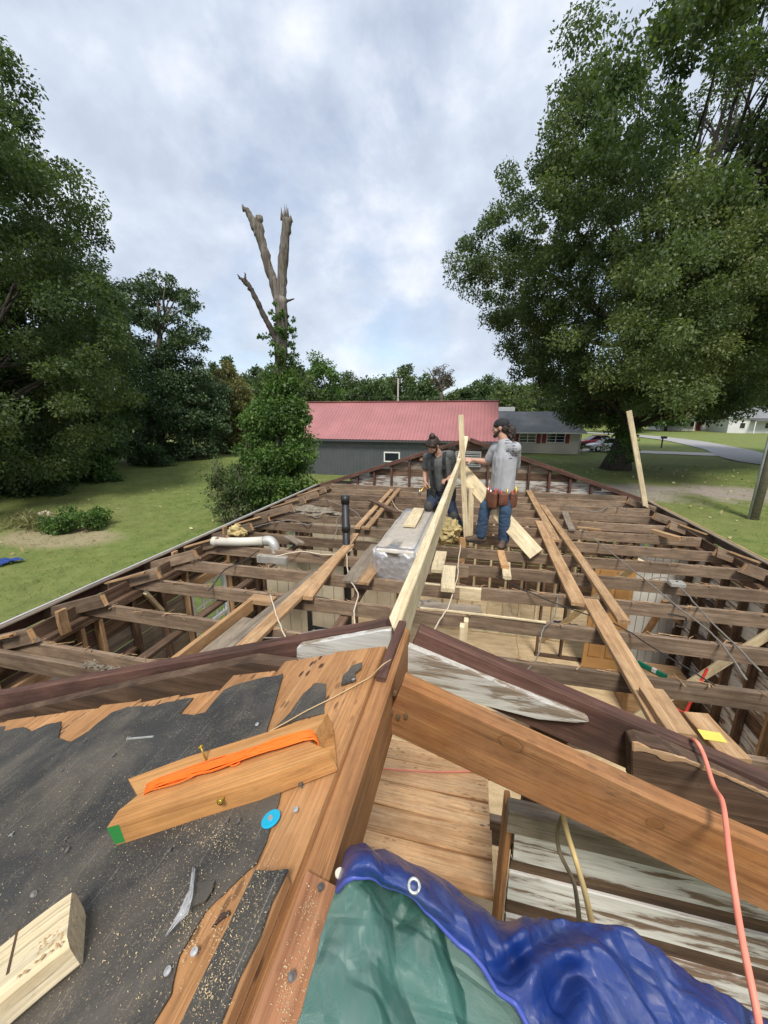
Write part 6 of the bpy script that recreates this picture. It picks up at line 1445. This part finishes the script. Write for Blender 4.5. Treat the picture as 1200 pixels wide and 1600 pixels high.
JEAN = plain('blue_jeans', (.035,.065,.115), .85, .3, 9, bump=.3); JEAN2 = plain('dark_navy_jeans', (.022,.032,.058), .85, .3, 9, bump=.3); SHIRT2 = plain('charcoal_shirt', (.10,.105,.105), .9, .12, 20, bump=.2)
BOOT = plain('brown_boots', (.09,.06,.042), .7, .25, 14, bump=.3); LEA = plain('brown_leather', (.14,.055,.032), .55, .3, 12, bump=.4); BLKF = plain('black_webbing', (.02,.02,.022), .75, .2, 20); PAD = plain('dark_knee_pad', (.05,.05,.05), .7, .2, 12)
def hand(fig, wrist, d, up, side, curl=.5, sc=1.0, flip=1):
    """palm with four unequal bent fingers and a thumb from its side"""
    d = Vector(d).normalized(); up = Vector(up); up = (up-d*up.dot(d)).normalized(); s = d.cross(up)*flip
    pc = Vector(wrist)+d*.05*sc
    for k in range(4): fig.cap(Vector(wrist)+s*(.012*(k-1.5))*sc+d*.012*sc, Vector(wrist)+d*.085*sc+s*(.0195*(k-1.5))*sc, .0155*sc, .0125*sc)
    for k, L in enumerate((.068, .078, .073, .056)):
        b = Vector(wrist)+d*.088*sc+s*(.0205*(k-1.5))*sc; c1 = curl*.9; c2 = curl*1.9; c3 = curl*2.6
        p1 = b+(d*math.cos(c1)-up*math.sin(c1))*L*.45*sc; p2 = p1+(d*math.cos(c2)-up*math.sin(c2))*L*.32*sc; p3 = p2+(d*math.cos(c3)-up*math.sin(c3))*L*.23*sc
        fig.chain([b, p1, p2, p3], [.0105*sc, .0098*sc, .009*sc, .008*sc])
    b = Vector(wrist)+d*.028*sc-s*.034*sc; p1 = b+(d*.7-s*.62-up*.25).normalized()*.038*sc; p2 = p1+(d*.85-s*.1-up*.5).normalized()*.032*sc; fig.chain([b+s*.012, b, p1, p2], [.014*sc, .0135*sc, .0115*sc, .0095*sc])
def head(fig, c, fwd, up, sc=1.0):
    f = Vector(fwd).normalized(); u = Vector(up); u = (u-f*u.dot(f)).normalized(); l = u.cross(f); M = Matrix((l, f, u)).transposed()
    def P(x, y, z): return Vector(c)+(l*x+f*y+u*z)*sc
    fig.ell(P(0, -.012, .03), (.076*sc, .094*sc, .088*sc), M); fig.ell(P(0, .022, -.035), (.058*sc, .066*sc, .078*sc), M); fig.ell(P(0, .052, -.088), (.030*sc, .026*sc, .024*sc), M)
    fig.cap(P(0, .088, .022), P(0, .106, -.018), .010*sc, .0145*sc)                                              # nose
    fig.cap(P(-.032, .078, .034), P(.032, .078, .034), .014*sc, .014*sc)                                         # brow
    for s in (-1, 1): fig.ell(P(s*.040, .062, -.02), (.022*sc, .02*sc, .022*sc), M); fig.ell(P(s*.078, -.005, .0), (.010*sc, .02*sc, .032*sc), M); fig.ell(P(s*.012, .082, -.056), (.016*sc, .012*sc, .007*sc), M)
    fig.ell(P(0, .083, -.066), (.02*sc, .011*sc, .007*sc), M)
    return P, M
def face_bits(P, M, parent, sc=1.0):
    EW = plain('eye_white', (.7,.68,.65), .2); EI = plain('iris', (.03,.02,.015), .15)
    for s in (-1, 1):
        m = MB(); m.add(*sph_geo(P(s*.031, .074, .012), .0125*sc)); m.build('eye', EW, parent, True); m = MB(); m.add(*sph_geo(P(s*.031, .0845, .012), .0055*sc)); m.build('iris', EI, parent, True)
        MB().tube([P(s*.014, .09, .03), P(s*.032, .09, .036), P(s*.05, .078, .03)], [.003*sc, .0045*sc, .003*sc], 6).build('eyebrow', HAIR, parent, True)
    MB().tube([P(-.022, .088, -.061), P(0, .096, -.0605), P(.022, .088, -.061)], [.002*sc, .0032*sc, .002*sc], 6).build('lips', plain('lips', (.34,.12,.10), .4), parent, True)
def ringbelt(name, c, rx, ry, h, mat, parent, fx, rz=.0, n=40, tilt=(0, 0)):
    V = []; F = []; fx = Vector(fx).normalized(); fy = Vector((-fx.y, fx.x, 0))
    for i in range(n):
        a = 2*math.pi*i/n; p = Vector(c)+fy*rx*math.cos(a)+fx*ry*math.sin(a)
        for k, (dz, dr) in enumerate(((-h/2, 0), (-h/2, .006), (h/2, .006), (h/2, 0))):
            q = p+(p-Vector(c)).normalized()*dr; V.append((q.x, q.y, q.z+dz))
    for i in range(n):
        j = (i+1) % n
        for k in range(4): F.append((i*4+k, j*4+k, j*4+(k+1) % 4, i*4+(k+1) % 4))
    return pyd(name, V, F, mat, parent, True)
def pouch(name, c, out, w_, h, d, mat, parent):
    o_ = Vector(out).normalized(); s = Vector((-o_.y, o_.x, 0)); V = []; F = []
    prof = [(-h, .45), (-h*.85, .85), (-h*.4, 1.0), (0, .9), (.02, .9)]
    n = 12
    for (z, k) in prof:
        for i in range(n):
            a = math.pi*2*i/n; cx = math.cos(a); cy = math.sin(a); rx = w_/2*(abs(cx)**.6)*(1 if cx > 0 else -1)*(.7+.3*k); ry = d/2*(abs(cy)**.6)*(1 if cy > 0 else -1)*k
            p = Vector(c)+s*rx+o_*(ry+d/2)+Vector((0, 0, z)); V.append(p)
    for j in range(len(prof)-1):
        for i in range(n): F.append((j*n+i, j*n+(i+1) % n, (j+1)*n+(i+1) % n, (j+1)*n+i))
    F.append(tuple(range(n-1, -1, -1))); F.append(tuple((len(prof)-1)*n+i for i in range(n)))
    return pyd(name, V, F, mat, parent, True)

# ---------------- standing worker
Y0 = 5.38
q = lambda x, y, dy=0.0: ony(x, y, Y0+dy)
ft_l = q(752, 843, -.03); ft_r = q(787, 848, -.12)
w1 = empty('person', (q(782, 850).x, Y0, JT), 'person in grey t-shirt, black cap, jeans and leather tool belt gripping the upright', 'person')
hipL, hipR = q(774, 778, .02), q(793, 778, -.06); kneL, kneR = q(757, 812, -.02), q(788, 816, -.16); ankL, ankR = q(751, 838, -.02), q(787, 843, -.13)
ankL.z = JT+.11; ankR.z = JT+.10; kneL.z = JT+.52; kneR.z = JT+.52
pel = (hipL+hipR)/2+Vector((0, 0, .03)); chest = q(789, 716, .0); neck = q(788, 688, .02); hd = q(782.5, 669, .04)
shL, shR = q(774, 700, .14), q(805, 699, -.12); elL = q(762, 722, .22); wrL = q(738, 718.5, .16)
elR = q(806, 738, .06)+Vector((.0, .12, 0)); wrR = q(790, 742, .28)
fwd1 = Vector((-.84, .54, 0))
body = Fig(); body.chain([pel, chest], [.115, .125]); body.cap(shL, shR, .052, .052); body.chain([chest, neck, hd+Vector((0, 0, -.05))], [.10, .062, .054])
body.chain([hipL, kneL, ankL], [.078, .052, .038]); body.chain([hipR, kneR, ankR], [.078, .052, .038])
body.chain([shL, elL, wrL], [.052, .043, .028]); body.chain([elL, elL.lerp(wrL, .3), wrL], [.042, .046, .027]); body.chain([shR, elR, wrR], [.052, .043, .029])
hand(body, wrL, Vector((-1, -.12, .02)), Vector((0, -.75, .6)), 1, .55, 1.0, 1); hand(body, wrR, Vector((-.7, .5, .0)), Vector((.3, .2, .9)), 1, .6)
P1, M1 = head(body, hd, Vector((-.95, .22, -.12)), Vector((-.08, 0, 1)), 1.0)
bo = body.build('body', SKIN, w1, .0075, 3); face_bits(P1, M1, w1)
f = Fig(); f.chain([pel+Vector((0, 0, .06)), chest], [.124, .136]); f.cap(shL+Vector((0, 0, -.015)), shR+Vector((0, 0, -.015)), .075, .075); f.cap(chest+Vector((0, 0, .06)), neck+Vector((0, 0, -.035)), .12, .08); f.cap(shL.lerp(shR, .25)+Vector((0,0,.01)), neck+Vector((0,0,-.01)), .06, .062); f.cap(shL.lerp(shR, .75)+Vector((0,0,.01)), neck+Vector((0,0,-.01)), .06, .062)
sp_d = (shR-shL).normalized()
for s in (-.055, .055): f.cap(pel+sp_d*s+Vector((0, 0, .08)), chest+sp_d*s, .112, .118)
f.cap(shL, shL.lerp(elL, .78), .072, .066); f.cap(shR, shR.lerp(elR, .78), .072, .066)
sho = f.build('t_shirt', SHIRT, w1, .010, 14, .0065, 9, (1, 1, .55), 3)
f = Fig(); f.cap(hipL, hipR, .108, .108); f.cap(pel, pel+Vector((0, 0, .07)), .125, .128); f.chain([hipL, hipL.lerp(kneL, .5), kneL, kneL.lerp(ankL, .4), ankL], [.10, .09, .074, .074, .072]); f.chain([hipR, hipR.lerp(kneR, .5), kneR, kneR.lerp(ankR, .4), ankR], [.10, .09, .074, .074, .072])
f.build('jeans', JEAN, w1, .0095, 3, .0075, 12, (.7, .7, 1.6), 8)
def boot(name, ank, toe_dir, parent, L=.21):
    d = Vector(toe_dir).normalized(); g = Fig(); h = Vector((ank.x, ank.y, JT+.045)); g.cap(ank+Vector((0, 0, .03)), h, .056, .05); g.cap(h-d*.045, h+d*L*.7, .046, .042); g.ell(h+d*L*.72+Vector((0, 0, -.002)), (.052, .052, .04)); g.cap(h+d*.02+Vector((0, 0, .04)), h+d*L*.45+Vector((0, 0, .015)), .045, .04)
    b = g.build(name, BOOT, parent, .008, 3); m = MB(); pts = []
    s = Vector((-d.y, d.x, 0)); n = 20; V = []
    for z in (JT+.001, JT+.022):
        for i in range(n):
            a = 2*math.pi*i/n; p = h+d*(L*.30+(L*.57)*math.cos(a))+s*.050*math.sin(a); V.append((p.x, p.y, z))
    m.add(V, [tuple(range(n-1, -1, -1)), tuple(range(n, 2*n))]+[(i, (i+1) % n, n+(i+1) % n, n+i) for i in range(n)]); m.build('sole', BLKF, b)
boot('boot', ankL, Vector((-1, -.18, 0)), w1, .24); boot('boot', ankR, Vector((-.25, -.85, 0)), w1, .22)
# cap worn backwards, ponytail, beard
up1 = Vector((M1[0][2], M1[1][2], M1[2][2])); fw1 = Vector((M1[0][1], M1[1][1], M1[2][1])); lf1 = Vector((M1[0][0], M1[1][0], M1[2][0]))
f = Fig(); f.ell(P1(0, -.014, .050), (.086, .106, .080), M1); f.cap(P1(-.05, .062, .05), P1(.05, .062, .05), .024, .024); cp = f.build('cap', CAPM, w1, .008, 2)
mbk = MB(); V = []; 
for i in range(9):
    a = R(-60+15*i); p = P1(.075*math.sin(a), -.10-.05*math.cos(a), .022); V += [p, P1(.08*math.sin(a), -.08, .03), ]
mbk.add(V, [(2*i, 2*i+1, 2*i+3, 2*i+2) for i in range(8)]); mo = mbk.build('cap_brim', CAPM, w1, True); sm = mo.modifiers.new('s', 'SOLIDIFY'); sm.thickness = .004
f = Fig(); f.ell(P1(0, -.055, -.005), (.078, .062, .065), M1); f.chain([P1(0, -.09, -.0), P1(.0, -.135, -.03), P1(0, -.135, -.09), P1(0, -.115, -.15)], [.05, .056, .05, .026])
for k in range(16):
    a = k*2.4; f.cap(P1(.035*math.cos(a), -.12+.03*math.sin(a), -.03-.006*k), P1(.055*math.cos(a), -.125+.05*math.sin(a), -.06-.006*k), .018, .010)
f.build('hair', HAIR, w1, .0065, 1, .006, 40, (1, 1, .35), 1)
f = Fig(); f.chain([P1(-.066, .015, -.03), P1(-.048, .055, -.075), P1(0, .078, -.095), P1(.048, .055, -.075), P1(.066, .015, -.03)], [.014, .022, .027, .022, .014]); f.cap(P1(-.024, .088, -.046), P1(.024, .088, -.046), .008, .008)
f.build('beard', HAIR, w1, .006, 1, .003, 60)
# tool belt
bc = pel+Vector((0, 0, .055)); ringbelt('tool_belt', bc, .150, .150, .055, LEA, w1, sp_d)
back = Vector((.54, -.84, 0)).normalized(); sideL = Vector((-.55, -.84, 0))
for (ang, w_, h, d) in ((-35, .15, .20, .07), (12, .13, .15, .06), (-80, .12, .17, .06), (60, .14, .18, .07), (105, .12, .15, .06)):
    o_ = Matrix.Rotation(R(ang), 3, 'Z') @ Vector((-.12, -1, 0)); o_.normalize(); c = bc+o_*.148+Vector((0, 0, -.005)); po = pouch('pouch', c, o_, w_, h, d, LEA, w1)
    for k in range(2):
        p = c+o_*(d*.5)+Vector((-o_.y, o_.x, 0))*(k-.5)*w_*.5; col = (RED, sc_, plain('tool_steel', (.5,.5,.5), .3, metal=.9))[(k+abs(ang)) % 3]
        MB().tube([p+Vector((0, 0, -.06)), p+Vector((.01*k, 0, .05+.03*k))], .011, 8).build('tool_handle', col, po, True)
# faded print on the back of the shirt, cast on to the cloth
from mathutils.bvhtree import BVHTree
dg = bpy.context.evaluated_depsgraph_get(); bvh = BVHTree.FromPolygons([sho.matrix_basis @ v.co for v in sho.data.vertices], [p.vertices[:] for p in sho.data.polygons])
V = []; F = []; rr = random.Random(6)
def decal(px0, py0, px1, py1):
    i0 = len(V); ok = []
    for (x, y) in ((px0, py1), (px1, py1), (px1, py0), (px0, py0)):
        d = ray(x, y).normalized(); h = bvh.ray_cast(CAM, d)
        if h[0] is None: return
        ok.append(h[0]-d*.004)
    V.extend(ok); F.append((i0, i0+1, i0+2, i0+3))
for (y, h, x0, x1, dens) in ((688, 1.2, 790, 800, .9), (692, 1.5, 789, 807, .8), (696.5, 1.8, 790, 806, .7), (701, 1.2, 788, 808, .5), (705, 3.2, 791, 794, 1), (705, 3.2, 800, 803, 1), (709, 1.2, 789, 807, .6), (712, 1.4, 788, 808, .8), (716, 2.0, 795, 800, 1)):
    x = x0
    while x < x1:
        w_ = rr.uniform(.5, 1.3)
        if rr.random() < dens: decal(x, y-h*rr.uniform(.3, .6), x+w_, y+h*rr.uniform(.3, .6))
        x += w_+rr.uniform(.15, .5)
tag(pyd('shirt_print', V, F, plain('faded_black_print', (.07,.07,.085), .9), w1), kind='stuff')

# ---------------- kneeling worker
Y2 = 5.85
q = lambda x, y, dy=0.0: ony(x, y, Y2+dy)
w2 = empty('person', (q(690, 800).x, Y2, JT), 'person with topknot, charcoal shirt and black suspenders kneeling on the duct and looking down', 'person')
hipR2, hipL2 = q(680, 773, 0), q(699, 774, 0); kneR2 = q(671, 793, -.22); ankR2 = kneR2+Vector((.03, .40, -.05)); kneL2 = q(709, 806, -.14); ankL2 = q(718, 833, -.06); ankL2.z = JT+.09; kneR2.z = max(kneR2.z, dz1+.07)
pel2 = (hipR2+hipL2)/2+Vector((0, 0, .03)); chest2 = q(686, 723, -.10); neck2 = q(684, 708, -.16); hd2 = q(677, 696, -.25)
shR2, shL2 = q(668, 714, -.10), q(704, 711, -.08); elR2 = q(664, 736, -.02); wrR2 = q(664, 751, -.10); elL2 = q(711, 738, .02); wrL2 = q(701, 747, -.14)
b = Fig(); b.chain([pel2, chest2], [.11, .118]); b.cap(shR2, shL2, .05, .05); b.chain([chest2, neck2, hd2+Vector((.02, .03, -.05))], [.09, .058, .052])
b.chain([hipR2, kneR2, ankR2], [.075, .05, .038]); b.chain([hipL2, kneL2, ankL2], [.075, .05, .038]); b.chain([shR2, elR2, wrR2], [.05, .041, .028]); b.chain([shL2, elL2, wrL2], [.05, .041, .028])
hand(b, wrR2, Vector((0, -.3, -1)), Vector((-.6, -.6, .1)), 1, .7); hand(b, wrL2, Vector((-.6, -.7, -.2)), Vector((0, .2, 1)), 1, .5)
P2, M2 = head(b, hd2, Vector((-.40, -.60, -.75)), Vector((-.2, -.65, .75)), .97); b.build('body', SKIN, w2, .0075, 3); face_bits(P2, M2, w2, .97)
sp2 = (shL2-shR2).normalized()
f = Fig(); f.chain([pel2+Vector((0, 0, .05)), chest2], [.128, .138])
for s in (-.05, .05): f.cap(pel2+sp2*s+Vector((0, 0, .06)), chest2+sp2*s, .115, .12)
f.cap(shR2, shL2, .07, .07); f.cap(chest2+Vector((0, 0, .05)), neck2+Vector((0, 0.02, -.045)), .11, .07); f.cap(shR2, shR2.lerp(elR2, .7), .068, .06); f.cap(shL2, shL2.lerp(elL2, .7), .068, .06)
f.build('t_shirt', SHIRT2, w2, .010, 4, .006, 9, (1, 1, .6), 11)
f = Fig(); f.cap(hipR2, hipL2, .10, .10); f.cap(pel2, pel2+Vector((0, 0, .06)), .118, .12); f.chain([hipR2, kneR2, ankR2], [.095, .072, .062]); f.chain([hipL2, kneL2, ankL2], [.095, .072, .066])
f.build('jeans', JEAN2, w2, .0095, 3, .006, 12, (.7, .7, 1.5), 4)
f = Fig(); f.ell(kneR2+Vector((-.01, -.045, .0)), (.07, .05, .085)); f.build('knee_pad', PAD, w2, .008, 2); f = Fig(); f.ell(kneL2+Vector((-.0, -.045, .0)), (.068, .05, .085)); f.build('knee_pad', PAD, w2, .008, 2)
boot('boot', ankL2, Vector((.2, -1, 0)), w2, .2)
g = Fig(); g.cap(ankR2, ankR2+Vector((0, .12, -.05)), .055, .045); g.cap(ankR2+Vector((0, .09, -.02)), ankR2+Vector((0, .11, -.17)), .045, .04); g.build('boot', BOOT, w2, .009, 3)
f = Fig(); f.ell(P2(0, -.02, .045), (.083, .102, .085), M2); f.ell(P2(0, -.07, -.01), (.07, .05, .07), M2); f.cap(P2(-.045, .058, .07), P2(.045, .058, .07), .028, .028); f.ell(P2(.0, -.055, .14), (.045, .042, .042), M2); f.cap(P2(0, -.05, .12), P2(0, -.04, .09), .025, .04)
for k in range(10):
    a = k*2.1; f.cap(P2(.03*math.cos(a), -.055+.03*math.sin(a), .15), P2(.055*math.cos(a), -.055+.05*math.sin(a), .165), .012, .005)
f.build('hair', HAIR, w2, .0065, 1, .005, 40, (1, 1, .5), 2)
f = Fig(); f.chain([P2(-.064, .018, -.03), P2(-.045, .055, -.075), P2(0, .075, -.092), P2(.045, .055, -.075), P2(.064, .018, -.03)], [.011, .017, .02, .017, .011]); f.build('beard', HAIR, w2, .006, 1, .002, 60)
bc2 = pel2+Vector((0, 0, .06)); ringbelt('tool_belt', bc2, .150, .142, .06, BLKF, w2, Vector((0, -1, 0)))
for s in (-1, 1):     # suspenders
    a = chest2+sp2*s*.085; pts = [bc2+sp2*s*.075+Vector((0, -.142, 0)), pel2.lerp(chest2, .55)+sp2*s*.085+Vector((0, -.142, .02)), a+Vector((0, -.145, .03)), a+Vector((0, -.10, .135)), a+Vector((0, .03, .14)), a+Vector((0, .15, .02)), bc2+sp2*s*.05+Vector((0, .148, 0))]
    c = crs(pts, 5); V = []; 
    for i, p in enumerate(c): V += [p-sp2*.024, p+sp2*.024]
    o = pyd('suspender', V, [(2*i, 2*i+1, 2*i+3, 2*i+2) for i in range(len(c)-1)], BLKF, w2, True); sm = o.modifiers.new('s', 'SOLIDIFY'); sm.thickness = .012; sm.offset = 0
    o2_ = a+Vector((0, -.155, -.03)); MB().box((o2_.x-.028, o2_.y-.012, o2_.z-.06), (o2_.x+.028, o2_.y+.008, o2_.z+.01)).build('chest_pocket', BLKF, w2, bevel=.006)
for (ang, w_, h, d) in ((-75, .14, .20, .08), (-40, .10, .14, .05), (75, .14, .20, .08), (40, .10, .14, .05)):
    o_ = Matrix.Rotation(R(ang), 3, 'Z') @ Vector((0, -1, 0)); c = bc2+o_*.146; po = pouch('pouch', c, o_, w_, h, d, BLKF, w2); MB().tube([c+o_*d*.5+Vector((0, 0, -.05)), c+o_*d*.5+Vector((.01, 0, .05))], .011, 8).build('tool_handle', sc_ if ang < 0 else plain('grey_handle', (.5,.5,.5), .4), po, True)
hm = empty('hammer', wrR2+Vector((0, -.02, -.06)), 'hammer with yellow grip held by the kneeling worker', 'hammer'); hp = wrR2+Vector((0, -.035, -.085)); tube('handle', [hp+Vector((.03, .08, .05)), hp, hp+Vector((-.05, -.16, -.07))], .012, sc_, hm, 8); tube('head', [hp+Vector((-.05, -.16, -.02)), hp+Vector((-.05, -.16, -.12))], .015, plain('hammer_steel', (.3,.3,.3), .3, metal=.9), hm, 10)
